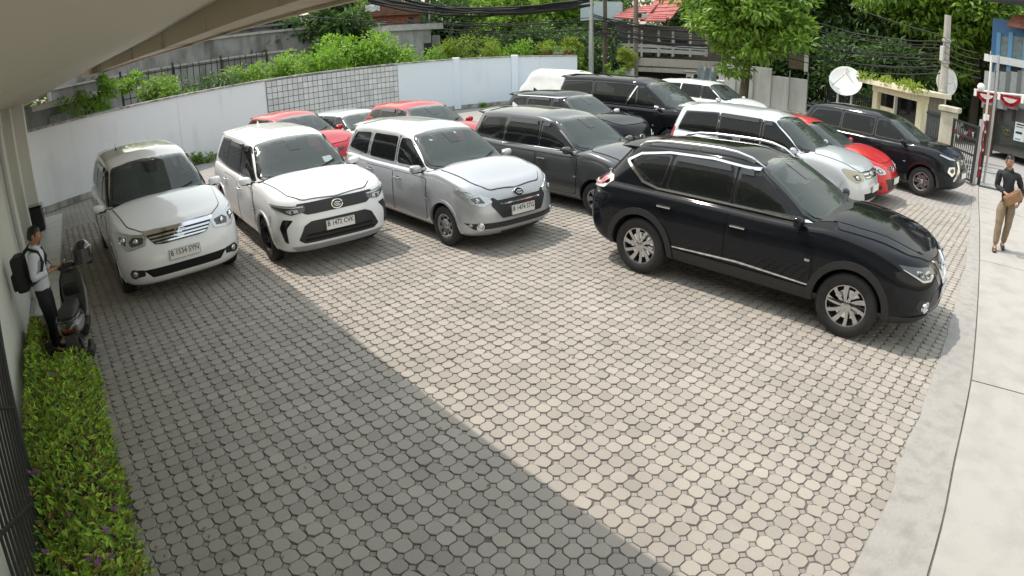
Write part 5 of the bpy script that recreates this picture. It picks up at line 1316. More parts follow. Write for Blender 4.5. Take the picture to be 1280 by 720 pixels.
# ---- big trees on the right, beyond the booth
G = 'dark trees beyond the guard booth'
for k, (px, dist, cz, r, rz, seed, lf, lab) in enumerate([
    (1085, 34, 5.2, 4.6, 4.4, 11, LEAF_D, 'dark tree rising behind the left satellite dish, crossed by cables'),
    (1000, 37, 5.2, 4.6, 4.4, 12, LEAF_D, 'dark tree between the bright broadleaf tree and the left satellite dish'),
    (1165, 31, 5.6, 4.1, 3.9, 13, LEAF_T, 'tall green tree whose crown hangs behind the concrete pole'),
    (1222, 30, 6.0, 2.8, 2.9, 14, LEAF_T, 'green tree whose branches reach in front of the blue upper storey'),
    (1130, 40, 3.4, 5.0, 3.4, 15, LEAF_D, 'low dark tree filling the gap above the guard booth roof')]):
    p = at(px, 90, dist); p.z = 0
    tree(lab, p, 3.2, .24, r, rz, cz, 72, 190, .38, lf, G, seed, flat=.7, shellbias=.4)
# ---- wood behind the wall, left of the poles
G = 'trees beyond the white boundary wall'
for px, dist, cz, r, rz, seed, lf, lab in [
    (690, 46, 4.2, 4.2, 3.6, 21, LEAF_B, 'light green tree behind the cable bundle left of the steel pole'),
    (640, 40, 3.6, 3.4, 2.6, 22, LEAF_T, 'green tree above the flower boxes on the white wall'),
    (590, 48, 4.6, 4.2, 3.6, 23, LEAF_B, 'sunlit light green tree at the top centre left of the poles'),
    (545, 42, 3.8, 3.0, 2.9, 24, LEAF_D, 'dark tree right of the concrete shed behind the wall'),
    (470, 44, 4.6, 4.0, 3.4, 25, LEAF_T, 'green tree behind the brick house at the top'),
    (420, 34, 3.6, 2.2, 2.4, 26, LEAF_D, 'dark tree at the canopy edge behind the bright shrub'),
    (730, 55, 5.0, 5.5, 4.2, 27, LEAF_D, 'dark tree behind the steel pole and white house'),
    (860, 52, 6.0, 4.0, 4.0, 28, LEAF_D, 'dark tree behind the red roofed house, touching the bright tree'),
    (345, 36, 3.8, 2.6, 2.2, 29, LEAF_D, 'dark tree over the grey terraces near the canopy edge')]:
    p = at(px, 90, dist); p.z = 0
    tree(lab, p, 2.4, .2, r, rz, cz, 56, 140, .40, lf, G, seed, flat=.75, shellbias=.4)
# far wood closing the view
rd = random.Random(99); V, F = [], []; cl = []
for k in range(330):
    a = rd.uniform(R(18), R(160)); d = rd.uniform(56, 74); cl.append((Vector((math.cos(a) * d, math.sin(a) * d, rd.uniform(.0, 8.5))), rd.uniform(2.0, 3.4), .9))
foliage(V, F, rd, cl, 110, .8); mesh_obj('far_trees', V, F, LEAF_D, kind='stuff', label='dark mass of far trees closing off the view behind the houses', cat='trees')

# understorey under the trees on the right and behind the houses
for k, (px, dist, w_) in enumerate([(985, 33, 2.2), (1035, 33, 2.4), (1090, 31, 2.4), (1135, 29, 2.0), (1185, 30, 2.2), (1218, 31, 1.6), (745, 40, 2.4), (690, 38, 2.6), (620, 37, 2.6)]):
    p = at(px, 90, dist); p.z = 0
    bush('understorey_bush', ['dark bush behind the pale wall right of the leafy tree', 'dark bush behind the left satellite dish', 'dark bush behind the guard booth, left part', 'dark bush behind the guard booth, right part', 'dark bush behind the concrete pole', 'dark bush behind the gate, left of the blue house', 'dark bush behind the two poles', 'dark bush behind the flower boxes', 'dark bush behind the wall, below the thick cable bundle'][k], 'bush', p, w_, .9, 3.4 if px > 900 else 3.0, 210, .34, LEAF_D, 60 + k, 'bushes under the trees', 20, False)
# ---- shrubs standing on the far side of the wall
G = 'shrubs along the top of the boundary wall'
def shrub(px, py, dist, sx, sz, leaf, seed, label, n=120, L=.17, nc=16, sy=.5):
    p = at(px, py, dist); z0 = max(0, p.z - sz); p.z = z0
    return bush('shrub', label, 'shrub', p, sx, sy, sz, n, L, leaf, seed, G, nc, False)
shrub(455, 50, 26.2, 1.55, 1.7, LEAF_B, 31, 'bright lime green shrub highest above the tiled wall panel', 240, .2, 26)
shrub(395, 66, 24.6, 1.3, 1.4, LEAF_B, 32, 'bright green shrub above the left half of the tiled panel', 190, .18, 20)
shrub(345, 80, 23.4, 1.0, 1.2, LEAF_T, 33, 'green shrub where the tiled panel meets the plain white wall', 150, .16, 16)
shrub(300, 88, 22.3, 1.0, 1.1, LEAF_T, 34, 'low green shrub below the iron railing, right of the grey terraces', 120, .15)
shrub(255, 97, 21.0, 1.0, 1.0, LEAF_D, 35, 'dark low shrub below the middle of the iron railing', 120, .15)
shrub(205, 104, 19.8, .9, 1.0, LEAF_T, 36, 'green low shrub under the left end of the iron railing', 120, .15)
shrub(142, 92, 19.2, .55, 1.3, LEAF_B, 37, 'leafy plant sprouting beside the flat roofed annex', 90, .17, 9)
shrub(95, 112, 18.6, .5, .8, LEAF_B, 38, 'small plant peeping between annex beam and canopy', 60, .14, 7)
shrub(530, 62, 30, 1.2, 1.2, LEAF_B, 39, 'bright bush on the wall right of the concrete shed', 150, .16)
shrub(585, 52, 30.5, 1.2, 1.3, LEAF_Y, 40, 'yellow green bush on the wall under the thick cable bundle', 150, .16)
shrub(640, 52, 31, 1.0, 1.3, LEAF_B, 41, 'bright bush on the wall left of the flower boxes', 150, .16)
shrub(700, 50, 31.3, .9, 1.3, LEAF_Y, 42, 'feathery yellow green bush above the flower boxes', 170, .18)
shrub(722, 68, 31, .5, 1.6, LEAF_T, 43, 'spiky plant between the wall end and the steel pole', 120, .2, 10)
shrub(790, 62, 34, .65, 1.4, LEAF_Y, 44, 'yellow green climber around the wooden post by the porch', 120, .16, 10)
shrub(770, 78, 33, .5, 1.0, LEAF_T, 45, 'green pot plant between steel pole and wooden post', 90, .16, 8)

# weeds at the foot of the wall
G = 'weeds at the foot of the boundary wall'
for px, py, s, lab in [(672 / 1024 * 0 + 262, 202, 31, 'weed tuft at the wall foot left of the white car with dark wheels'), (580, 134, 32, 'weed strip at the wall foot right of the red hatchback'), (600, 131, 33, 'weed strip at the wall foot left of the black compact SUV')]:
    q = gnd(px, py); bush('weeds', lab, 'weeds', (q.x, q.y, 0), .9 if px > 300 else .5, .3, .28, 70, .12, LEAF_B, s, G, 9, False)

# ---- flower boxes on the wall near its right end
G = 'flower boxes on the boundary wall'
for k, (px, lab) in enumerate([(684, 'left flower box with dark red blossoms on the wall'), (697, 'middle flower box with pale blossoms on the wall'), (711, 'right flower box with red blossoms beside the wall end')]):
    p = at(px, 67, 30.3); t = thing('flower_box', lab, 'flower box', (p.x, p.y, HW + .06), R(20), G)
    bm = NB(); bbox_bevel(bm, (0, 0, .09), (.44, .22, .18), .02, 1); obj('box', bm, mat('red_tub', (.17, .02, .025), rough=.5) if k != 1 else mat('pale_tub', (.30, .34, .30), rough=.5), t)
    V, F = [], []; foliage(V, F, random.Random(50 + k), [(Vector((rng.uniform(-.2, .2), -.06, .22)), .18, .8) for _ in range(6)], 34, .11); mesh_obj('plant', V, F, LEAF_T, t, kind='stuff')

# ================================================================== BUILDINGS BEYOND THE YARD
def facade(pl, pr, dl, dr):
    """a wall plane through two pixels seen at given distances: returns origin, run, outward normal, and a pixel -> (u, z) mapper"""
    A = at(*pl, dl); B = at(*pr, dr); A.z = B.z = 0; U = (B - A); W_ = U.length; U.normalize(); N = Vector((U.y, -U.x, 0))
    def uz(px, py):
        d = ray(px, py); t = (A - Vector((0, 0, CAM_H))).dot(N) / d.dot(N); q = Vector((0, 0, CAM_H)) + d * t
        return (q - A).dot(U), q.z
    return A, U, N, W_, uz
class Fac:
    def __init__(s, name, label, cat, pl, pr, dl, dr, group=None):
        s.A, s.U, s.N, s.W, s.uz = facade(pl, pr, dl, dr)
        s.root = thing(name, label, cat, s.A, 0, group)
    def pt(s, u, z, n): return s.U * u + s.N * n + Vector((0, 0, z))
    def blk(s, bm, u0, u1, z0, z1, n0, n1, bev=0):
        vs = [bm.verts.new(s.pt(u, z, n)) for n in (n0, n1) for u in (u0, u1) for z in (z0, z1)]
        for f in ((0, 1, 3, 2), (4, 6, 7, 5), (0, 4, 5, 1), (2, 3, 7, 6), (0, 2, 6, 4), (1, 5, 7, 3)): bm.faces.new([vs[i] for i in f])
        fixn(bm)
        if bev: bmesh.ops.bevel(bm, geom=list({e for v in vs for e in v.link_edges}), offset=bev, segments=1, affect='EDGES')
    def add(s, name, ms, u0, u1, z0, z1, n0, n1, parent=None, bev=0, **kw):
        bm = NB(); s.blk(bm, min(u0, u1), max(u0, u1), min(z0, z1), max(z0, z1), n0, n1, bev); return obj(name, bm, ms, parent or s.root, **kw)
    def px(s, name, ms, x0, y0, x1, y1, n0, n1, parent=None, **kw):
        """block whose face covers the pixel rectangle x0,y0 - x1,y1"""
        a, b = s.uz(x0, y0), s.uz(x1, y1); return s.add(name, ms, a[0], b[0], b[1], a[1], n0, n1, parent, **kw)

# --- annex wall just beyond the left end of the boundary wall
f = Fac('annex', 'grey flat roofed annex peeping over the boundary wall below the canopy', 'building', (40, 160), (130, 140), 18.4, 20.6)
f.add('wall', STONE, -1.0, 3.6, 0, 2.62, -1.6, -.02)
f.px('lintel', stained('annex_beam', (.50, .50, .47), (.2, .2, .18), scale=2), 40, 133, 126, 119, -.3, .25)
f.px('opening', OPENING_SHADE, 104, 122, 128, 138, -.02, .02)
gb_ = f.px('vent_block', mat('glass_block', (.20, .22, .22), rough=.3, var=.4, scale=14), 60, 146, 88, 156, .0, .05)
# --- grey terraces
G = 'grey terrace walls behind the boundary wall'
f = Fac('terrace_wall', 'upper grey weathered terrace wall under the canopy edge', 'wall', (150, 60), (420, 40), 33, 35, G)
f.add('wall', STONE, -4, f.W + 3, 0, 4.05, -.5, 0); f.add('coping', stained('terrace_coping', (.33, .33, .32), (.1, .1, .09), scale=2), -4, f.W + 3, 4.053, 4.18, -.6, .1)
f.add('roof_slab', mat('dull_sheet', (.13, .14, .15), rough=.7, var=.3), f.W * .35, f.W * .8, 4.4, 4.52, -2.5, -.1); f.add('wall', STONE, f.W * .4, f.W * .75, 4.18, 4.4, -2.2, -.4)
f = Fac('terrace_wall', 'lower grey terrace wall directly behind the iron railing', 'wall', (150, 90), (345, 70), 27, 29, G)
f.add('wall', STONE, -3, f.W + 1, 0, 2.95, -.4, 0); f.add('coping', MATS['terrace_coping'], -3, f.W + 1, 2.953, 3.03, -.5, .08)
# --- iron railing along the wall top, left
f = Fac('railing', 'old black iron railing standing behind the left part of the boundary wall', 'railing', (152, 100), (335, 80), 21.5, 24.5)
for k in range(25):
    u = f.W * k / 24; h = 2.98 + .05 * math.sin(k * 2.3)
    f.add('bar', IRON, u - .012, u + .012, 1.7, h, -.012, .012)
for z in (2.15, 2.85): f.add('rail', IRON, -.05, f.W + .05, z, z + .035, -.035, -.013)
for u in (0, f.W * .33, f.W * .66, f.W): f.add('post', IRON, u - .03, u + .03, 0, 3.1, -.10, -.04)
# --- concrete shed
f = Fac('shed', 'small weathered concrete shed with a dark doorway beside the bright shrub', 'shed', (487, 60), (552, 55), 31, 32)
f.px('wall', stained('shed_concrete', (.30, .31, .32), (.10, .10, .10), scale=1.2, lo=.42, hi=.62), 487, 36, 540, 78, -2.2, 0)
f.px('roof', mat('shed_sheet', (.33, .34, .35), rough=.6, var=.25), 484, 32, 552, 36, -2.4, .2); f.px('doorway', OPENING_SHADE, 530, 54, 541, 76, .0, .03)
f.px('side_wall', STONE, 541, 44, 552, 76, -2.2, -.1)
# --- brick house at the top
f = Fac('brick_house', 'old red brick house under a mossy tiled roof behind the concrete shed', 'house', (462, 40), (528, 40), 38, 39)
f.px('wall', mat('old_brick', (.20, .075, .05), rough=.9, var=.4, scale=6, bump=.3), 462, 21, 526, 60, -4, 0)
f.px('window', OPENING_SHADE, 510, 22, 517, 31, 0, .04)
bm = NB(); u0, z0 = f.uz(458, 21); u1, z1 = f.uz(530, 21); zt = f.uz(500, 3)[1]
for s in range(6):
    a, b = s / 6, (s + 1) / 6
    f.blk(bm, u0, u1, z0 + (zt - z0) * a, z0 + (zt - z0) * a + .09, .3 - 2.4 * b, .3 - 2.4 * a)
obj('roof_tiles', bm, mat('mossy_tile', (.16, .085, .06), rough=.9, var=.5, scale=3), f.root, kind='stuff')
# pale sheet caught on the tree, upper middle
f = Fac('tin_sheet', 'crumpled pale tin sheet lying on the roofs at the top', 'sheet', (457, 18), (477, 18), 36, 36)
bm = NB(); g = [[bm.verts.new(f.pt(i * .16, f.uz(466, 14)[1] + j * .13 + .05 * math.sin(i * 2 + j), .1 * math.sin(i * 1.7 + j * 2.1))) for j in range(4)] for i in range(6)]
for i in range(5):
    for j in range(3): bm.faces.new((g[i][j], g[i + 1][j], g[i + 1][j + 1], g[i][j + 1]))
r_ = bmesh.ops.solidify(bm, geom=bm.faces[:], thickness=.02); fixn(bm); obj('sheet', bm, mat('pale_sheet', (.62, .66, .68), rough=.4, metal=.2), f.root)

# --- house with the red roof behind the poles
ROOFR = mat('red_roof', (.36, .11, .10), rough=.8, var=.35, scale=2.5, bump=.2, bscale=20)
f = Fac('house', 'house with faded red tiled roofs and a dark railed porch behind the poles', 'house', (765, 98), (880, 98), 40, 40)
BEIGE = stained('porch_render', (.42, .40, .36), (.22, .21, .19), scale=.8, lo=.48, hi=.68)
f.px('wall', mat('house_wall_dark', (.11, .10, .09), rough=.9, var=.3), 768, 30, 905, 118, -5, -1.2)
f.px('porch_wall', BEIGE, 767, 71, 905, 88, -.25, 0)
f.px('porch_floor', BEIGE, 767, 88, 905, 90, -1.2, .15)
f.px('upper_wall', mat('pale_blue_wall', (.45, .54, .60), rough=.8, var=.12), 722, 0, 775, 26, -3, -1.4)
for a, b in ((800, 818), (824, 838), (842, 860)):
    w_ = f.px('window', OPENING_SHADE, a, 50, b, 70, -1.2, -1.15); f.px('frame', BEIGE, a, 50, a + 2, 70, -1.149, -1.10, w_); f.px('curtain', mat('green_pot', (.06, .12, .05), rough=.8, var=.4), a + 5, 58, b - 3, 70, -1.149, -1.11, w_)
for x in (785, 801, 822, 840, 862, 882): f.px('porch_post', BEIGE, x, 38, x + 2.2, 71, -.2, -.05)
f.px('rail', GALV, 767, 58, 885, 59.4, -.12, -.08); f.px('rail', GALV, 767, 64, 885, 65, -.12, -.08)
f.px('garage_opening', OPENING_SHADE, 800, 91, 855, 103, -.9, -.85)
for k in range(14): f.px('gate_bar', IRON, 801 + k * 3.8, 91, 802.2 + k * 3.8, 104, -.6, -.56)
def roofslab(name, pts_px, n0, n1, ms, rows=7):
    """a pitched slab of overlapping tile courses between a lower edge (pixels) and an upper edge"""
    (ax, ay), (bx, by), (cx_, cy_), (dx_, dy_) = pts_px       # lower left, lower right, upper right, upper left
    L0, L1 = f.uz(ax, ay), f.uz(bx, by); T1, T0 = f.uz(cx_, cy_), f.uz(dx_, dy_)
    bm = NB()
    for k in range(rows):
        q = []
        for t, lift in ((k / rows, .06), ((k + 1) / rows + .03, .0)):
            for (lo, hi) in ((L0, T0), (L1, T1)):
                q.append((lo[0] + (hi[0] - lo[0]) * t, lo[1] + (hi[1] - lo[1]) * t + lift, n0 + (n1 - n0) * t))
        top = [bm.verts.new(f.pt(*p)) for p in (q[0], q[1], q[3], q[2])]; bot = [bm.verts.new(v.co - Vector((0, 0, .09))) for v in top]
        bm.faces.new(top); bm.faces.new(bot[::-1])
        for i in range(4): bm.faces.new((top[i], bot[i], bot[(i + 1) % 4], top[(i + 1) % 4]))
    fixn(bm); return obj(name, bm, ms, f.root, kind='stuff')
roofslab('roof_tiles', [(766, 22), (806, 25), (822, 2), (784, 8)], .2, -2.6, ROOFR)
roofslab('roof_tiles', [(800, 26), (838, 24), (868, -16), (826, -14)], -.4, -4.4, ROOFR)
roofslab('roof_tiles', [(806, 27), (832, 27), (834, 16), (812, 17)], .9, -.6, ROOFR, 4)
# --- roof glimpsed among the far trees
f = Fac('house', 'far house with a red roof showing between the light green trees', 'house', (640, 20), (668, 20), 58, 58)
f.px('wall', mat('far_wall', (.5, .46, .40), rough=.9), 642, 12, 664, 40, -4, 0); roofslab('roof_tiles', [(636, 13), (668, 13), (664, -2), (646, -2)], .5, -3, ROOFR, 5)

# --- white wall behind the leafy tree, with small white kiosk at its left
f = Fac('back_wall', 'tall pale boarded wall behind the leafy tree', 'wall', (896, 130), (1012, 130), 31.5, 30.5)
u0 = f.uz(898, 100)[0]; u1 = f.uz(1010, 100)[0]; zt = f.uz(950, 84)[1]
for k in range(5):
    a, b = u0 + (u1 - u0) * k / 5, u0 + (u1 - u0) * (k + 1) / 5
    f.add('panel', stained('pale_board', (.62, .63, .62), (.38, .37, .34), scale=.9, lo=.5, hi=.72), a + .012, b - .012, 0, zt - (.0 if k < 3 else .35), -.15, 0)
    f.add('batten', mat('batten_grey', (.35, .35, .34), rough=.7), b - .02, b + .02, 0, zt, .002, .05)
f.px('sign_board', mat('dark_board', (.10, .085, .05), rough=.7, var=.3), 985, 66, 1008, 88, -.5, -.3); f.px('frame', MATS['white_frame'], 1005, 62, 1009, 90, -.29, -.24)
f = Fac('kiosk', 'small white kiosk with a tiny barred window left of the leafy tree', 'kiosk', (855, 110), (902, 110), 29.5, 29.5)
f.px('wall', mat('kiosk_white', (.62, .63, .61), rough=.7, var=.12), 858, 91, 866, 118, -1.0, 0); f.px('wall', MATS['kiosk_white'], 866, 99, 905, 118, -1.0, -.03); f.px('roof', mat('kiosk_roof', (.12, .12, .12), rough=.7), 854, 89, 870, 91.5, -1.1, .2)
w_ = f.px('window', OPENING_SHADE, 859, 96, 863.5, 103, .0, .03)
for x in (860.2, 861.6): f.px('bar', IRON, x, 96, x + .4, 103, .031, .06, w_)
f = Fac('tarp', 'silvery blue tarpaulin draped over goods by the white kiosk', 'tarpaulin', (872, 95), (896, 95), 29, 29)
bm = NB(); rows = []
for i in range(8):
    r2 = []
    for j in range(5):
        u = f.uz(872 + i * 3.4, 95)[0]; z = f.uz(880, 84)[1] - (j * .17) - .05 * math.sin(i * 1.9) - (.10 if i in (0, 7) else 0); r2.append(bm.verts.new(f.pt(u, z, .1 + .22 * j / 4 + .07 * math.sin(i * 2.2 + j))))
    rows.append(r2)
for a, b in zip(rows, rows[1:]):
    for j in range(4): bm.faces.new((a[j], b[j], b[j + 1], a[j + 1]))
bmesh.ops.solidify(bm, geom=bm.faces[:], thickness=.02); fixn(bm); obj('sheet', bm, mat('tarp_blue', (.36, .43, .47), rough=.35), f.root, smooth=60)
# heap of white bags / covered motorbike left of kiosk
f = Fac('white_screen', 'crumpled white sheeting hung on the low wall by the wooden post', 'sheeting', (768, 92), (794, 92), 33.5, 33.5)
bm = NB(); rows = []
for i in range(9):
    r2 = []
    for j in range(5):
        u, z = f.uz(768 + i * 3.1, 85 + (2.5 if i < 3 else 0) + j * 3.2); r2.append(bm.verts.new(f.pt(u, z, .1 + .12 * math.sin(i * 1.6 + j * .8))))
    rows.append(r2)
for a, b in zip(rows, rows[1:]):
    for j in range(4): bm.faces.new((a[j], b[j], b[j + 1], a[j + 1]))
bmesh.ops.solidify(bm, geom=bm.faces[:], thickness=.03); fixn(bm); obj('sheet', bm, mat('white_sheet', (.66, .68, .70), rough=.6), f.root, smooth=60)

# --- low picket fence behind the left dish
f = Fac('picket_fence', 'black iron picket fence behind the posts of the left satellite dish', 'fence', (1030, 140), (1092, 135), 27.5, 25.5)
for k in range(26):
    u = f.W * k / 25; f.add('picket', IRON, u - .025, u + .025, .15, 1.45 + (.06 if k % 2 else 0), -.012, .012)
for z in (.4, 1.3): f.add('rail', IRON, -.05, f.W + .05, z, z + .05, -.05, -.014)

# --- guard booth
f = Fac('guard_booth', 'small cream guard booth with a planted flat roof beside the gate', 'booth', (1086, 170), (1151, 190), 24.0, 21.0)
CREAM = stained('booth_cream', (.66, .60, .44), (.30, .34, .14), scale=1.2, lo=.5, hi=.72, amount=.7)
wz = f.uz(1120, 112)[1]
u0, u1 = f.uz(1088, 150)[0], f.uz(1151, 150)[0]
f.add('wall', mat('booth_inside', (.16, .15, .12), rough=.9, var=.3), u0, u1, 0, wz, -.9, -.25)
f.add('column', CREAM, u0, u0 + .34, 0, wz, -.245, 0, bev=.01); f.add('column', CREAM, u1 - .34, u1, 0, wz, -.245, 0, bev=.01)
f.add('beam', CREAM, u0 - .02, u1 + .02, wz - .22, wz + .02, -.24, .02)
f.add('dado', stained('green_dado', (.16, .22, .09), (.30, .30, .22), scale=1.5), u0 + .345, u1 - .345, 0, f.uz(1120, 163)[1], -.24, -.08)
w_ = f.add('window', GLASS, u0 + .345, u1 - .345, f.uz(1120, 163)[1], wz - .225, -.22, -.18)
um = f.uz(1115, 140)[0]; f.add('mullion', MATS['white_frame'], um - .035, um + .035, f.uz(1120, 190)[1] if False else 0.0, wz - .225, -.175, -.06, w_)
f.add('counter', CREAM, u0 + .4, um - .06, f.uz(1120, 163)[1], f.uz(1120, 138)[1], -.175, -.14, w_)
rf = f.add('roof', CREAM, u0 - .35, u1 + .30, wz + .022, wz + .17, -.95, .5)
rd = random.Random(5); V, F = [], []
foliage(V, F, rd, [(f.pt(u0 - .3 + (u1 - u0 + .7) * k / 17, wz + .20 + rd.uniform(0, .10), .48 + rd.uniform(-.5, .08)), .20, .6) for k in range(18)], 34, .15); mesh_obj('roof_plants', V, F, LEAF_Y, rf, kind='stuff')

# --- gate pier, gate and gate posts
f = Fac('gate_pier', 'weathered cream masonry gate pier with a flat cap', 'pier', (1167, 214), (1185, 216), 19.6, 19.5)
PIER = stained('pier_render', (.52, .49, .40), (.24, .22, .17), scale=1.3, lo=.45, hi=.66)
f.add('shaft', PIER, 0, f.W, 0, f.uz(1176, 138)[1], -.42, 0, bev=.015); f.add('cap', PIER, -.08, f.W + .08, f.uz(1176, 138)[1] + .003, f.uz(1176, 131)[1], -.5, .08, bev=.02)
f = Fac('side_gate', 'dark solid side gate between the guard booth and the gate pier', 'gate', (1151, 205), (1167, 210), 20.4, 20.0)
zt = f.uz(1160, 137)[1]
for k in range(5): f.add('board', mat('gate_board', (.035, .04, .045), rough=.6, var=.3), f.W * k / 5 + .006, f.W * (k + 1) / 5 - .006, .08, zt, -.05, 0)
for z in (.25, zt * .5, zt - .12): f.add('rail', IRON, 0, f.W, z, z + .06, .002, .03)
f = Fac('iron_gate', 'open black iron gate leaf with slim bars hung by the gate pier', 'gate', (1184, 213), (1214, 231), 19.4, 18.2)
zt = f.uz(1200, 150)[1]; W_ = f.W
for u in (0, W_ - .05): f.add('frame', IRON, u, u + .05, .03, zt, -.025, .025)
for z in (.06, .75, zt - .42, zt - .06): f.add('frame', IRON, .052, W_ - .052, z, z + .055, -.02, .02)
for k in range(1, 13):
    u = W_ * k / 13; f.add('bar', IRON, u - .009, u + .009, .10, zt - .03, -.009, .009)
# little red and white pennants strung across the gate
PENR = mat('bunting_red', (.50, .012, .03), rough=.7); PENW = mat('bunting_white', (.75, .74, .72), rough=.7)
G = 'small pennants hung on the iron gate'
for k in range(6):
    u = W_ * (.1 + .14 * k); z = zt - .30 - .12 * math.sin(k * 1.1)
    o = f.A + f.pt(u, z, .05); bm = NB(); q = [(0, 0, 0), (.13, 0, .02), (.07, .01, -.15)]; a = [bm.verts.new(p) for p in q]; b = [bm.verts.new(Vector(p) + Vector((0, -.008, 0))) for p in q]
    bm.faces.new(a); bm.faces.new(b[::-1])
    for i in range(3): bm.faces.new((a[i], b[i], b[(i + 1) % 3], a[(i + 1) % 3]))
    fixn(bm); obj('pennant', bm, PENR if k % 2 == 0 else PENW, None, loc=o, label='small red pennant strung across the upper bars of the iron gate' if k % 2 == 0 else 'small white pennant strung across the upper bars of the iron gate', cat='pennant', group=G + (' red' if k % 2 == 0 else ' white'))
f = Fac('gate_post', 'steel gate post wound with a red and white ribbon', 'post', (1215, 231), (1221, 232), 18.3, 18.4)
zt2 = f.uz(1218, 148)[1]; f.add('post', GALV, 0, .10, 0, zt2, -.08, .0); f.add('post', IRON, .22, .28, 0, zt2, -.08, .0)
bm = NB(); tube(bm, [f.pt(.16 + .02 * math.sin(k * 1.3), .2 + k * .13, -.02 + .02 * math.cos(k * 1.9)) for k in range(13)], [.036 + .012 * math.sin(k * 2.1) for k in range(13)], 7)
obj('ribbon', bm, mat('faded_red', (.30, .02, .035), rough=.8), f.root, smooth=60)
for k in range(3): f.add('tuft', MATS['pipe_grey'], .135, .185, .45 + k * .5, .51 + k * .5, .035, .06)
f = Fac('flag_pole', 'slim white pole standing behind the gate post', 'pole', (1218, 232), (1222, 232), 18.8, 18.8)
bm = NB(); tube(bm, [f.pt(.05, 0, -.1), f.pt(.05, f.uz(1221, 66)[1], -.1)], .035, 10); obj('pole', bm, mat('white_pole', (.65, .66, .66), rough=.4), f.root, smooth=50)
bm = NB(); tube(bm, [f.pt(.26, 0, -.2), f.pt(.26, f.uz(1225, 64)[1], -.2)], .04, 10); obj('pole', bm, GALV, f.root, smooth=50)
bm = NB(); bmesh.ops.create_icosphere(bm, subdivisions=2, radius=.12); bmesh.ops.translate(bm, verts=bm.verts, vec=f.pt(-.18, f.uz(1216, 107)[1], 0)); obj('lamp_ball', bm, PENW, f.root, smooth=60)
# striped bollard post
f = Fac('striped_post', 'square post painted in orange and white bands by the gate', 'post', (1223, 192), (1229, 192), 23.4, 23.4)
zt = f.uz(1226, 142)[1]
for k in range(7): f.add('band', mat('orange_paint', (.55, .14, .03), rough=.6) if k % 2 else PENW, 0, .22, zt * k / 7 + .001, zt * (k + 1) / 7 - .001, -.22, 0)

# --- blue upper storey, grey panels and dark roller gate at the far right
f = Fac('corner_house', 'house with a blue upper storey, grey panel front and dark steel gate', 'house', (1232, 195), (1300, 206), 26.0, 25.2)
BLUE = stained('blue_boards', (.06, .15, .31), (.09, .14, .22), scale=1.2, lo=.5, hi=.72)
f.px('wall', mat('house_mass', (.16, .16, .16), rough=.9), 1236, 60, 1330, 215, -5, -.32)
f.px('upper_wall', BLUE, 1240, 22, 1335, 98, -3, -.1)
for a, b in ((1247, 1260), (1262, 1277), (1281, 1296)):
    w_ = f.px('window', mat('blue_glass', (.10, .16, .18), rough=.1, var=.5, scale=3), a, 44, b, 72 + (a - 1247) * .35, -.095, -.06)
    f.px('frame', mat('blue_frame', (.10, .26, .46), rough=.5), a - 1.2, 40, a, 96, -.095, -.02, w_)
f.px('panel_band', mat('white_band', (.62, .64, .66), rough=.5, var=.1), 1231, 76, 1330, 86, -.3, .1)
for k in range(4):
    f.px('front_panel', mat('grey_sheet', (.30, .32, .33), rough=.5, var=.15), 1231 + k * 14, 88, 1244.4 + k * 14, 138, -.3, .0)
    f.px('panel_joint', mat('joint_grey', (.14, .15, .15), rough=.6), 1244.4 + k * 14, 88, 1245 + k * 14, 138, -.3, .02)
f.px('brown_pillar', mat('brown_pillar', (.13, .075, .045), rough=.7, var=.2), 1231, 130, 1236, 198, -.3, .12)
dg_ = f.px('gate_leaf', mat('gate_dark', (.035, .04, .035), rough=.5, var=.3), 1237, 152, 1330, 204, -.3, -.12)
f.px('gate_glass', mat('gate_glass', (.32, .42, .50), rough=.15), 1238, 128, 1330, 150, -.3, -.14, dg_)
for x in (1250, 1266): f.px('gate_stile', IRON, x, 128, x + 1.2, 152, -.139, -.10, dg_)
bm = NB(); pts = []
u, z = f.uz(1256, 165)
for k in range(26):
    t = k / 25 * 2 * math.pi * 1.6; pts.append(f.pt(u + .10 * math.cos(t) + .16 * k / 25, z + .10 * math.sin(t), -.10))
tube(bm, pts, .013, 5); obj('ornament', bm, mat('brass', (.30, .24, .12), rough=.4, metal=.7), dg_, smooth=60)
f.px('eave', mat('eave_board', (.24, .21, .19), rough=.8), 1215, -4, 1335, 4, -1, 1.2)
us, zs = f.uz(1264, 35); ue = f.uz(1330, 35)[0]
bm = NB()
for k in range(5): f.blk(bm, us, ue, zs + k * .11, zs + k * .11 + .13, .5 - .2 * (k + 1), .55 - .2 * k)
obj('roof_tiles', bm, mat('brick_tiles', (.22, .09, .07), rough=.9, var=.4, scale=5), f.root, kind='stuff')
# poster on the gate
f2 = Fac('poster', 'white notice with a small car picture fixed to the dark steel gate', 'poster', (1269, 186), (1279, 188), 25.3, 25.3)
pa = f2.px('sheet', mat('poster_paper', (.62, .68, .70), rough=.5), 1269.5, 152, 1279.5, 178, -.02, .0)
u0, z1 = f2.uz(1269.5, 152); u1, z0 = f2.uz(1279.5, 178)
for k, (zz, hh, m_) in enumerate([(z1 - .10, .05, INK), (z1 - .18, .03, INK), (z1 - .42, .08, INK), (z0 + .05, .04, mat('poster_blue', (.05, .2, .4), rough=.5))]): f2.add('print', m_, u0 + .05, u1 - .05 - .03 * k, zz, zz + hh, .001, .004, pa)
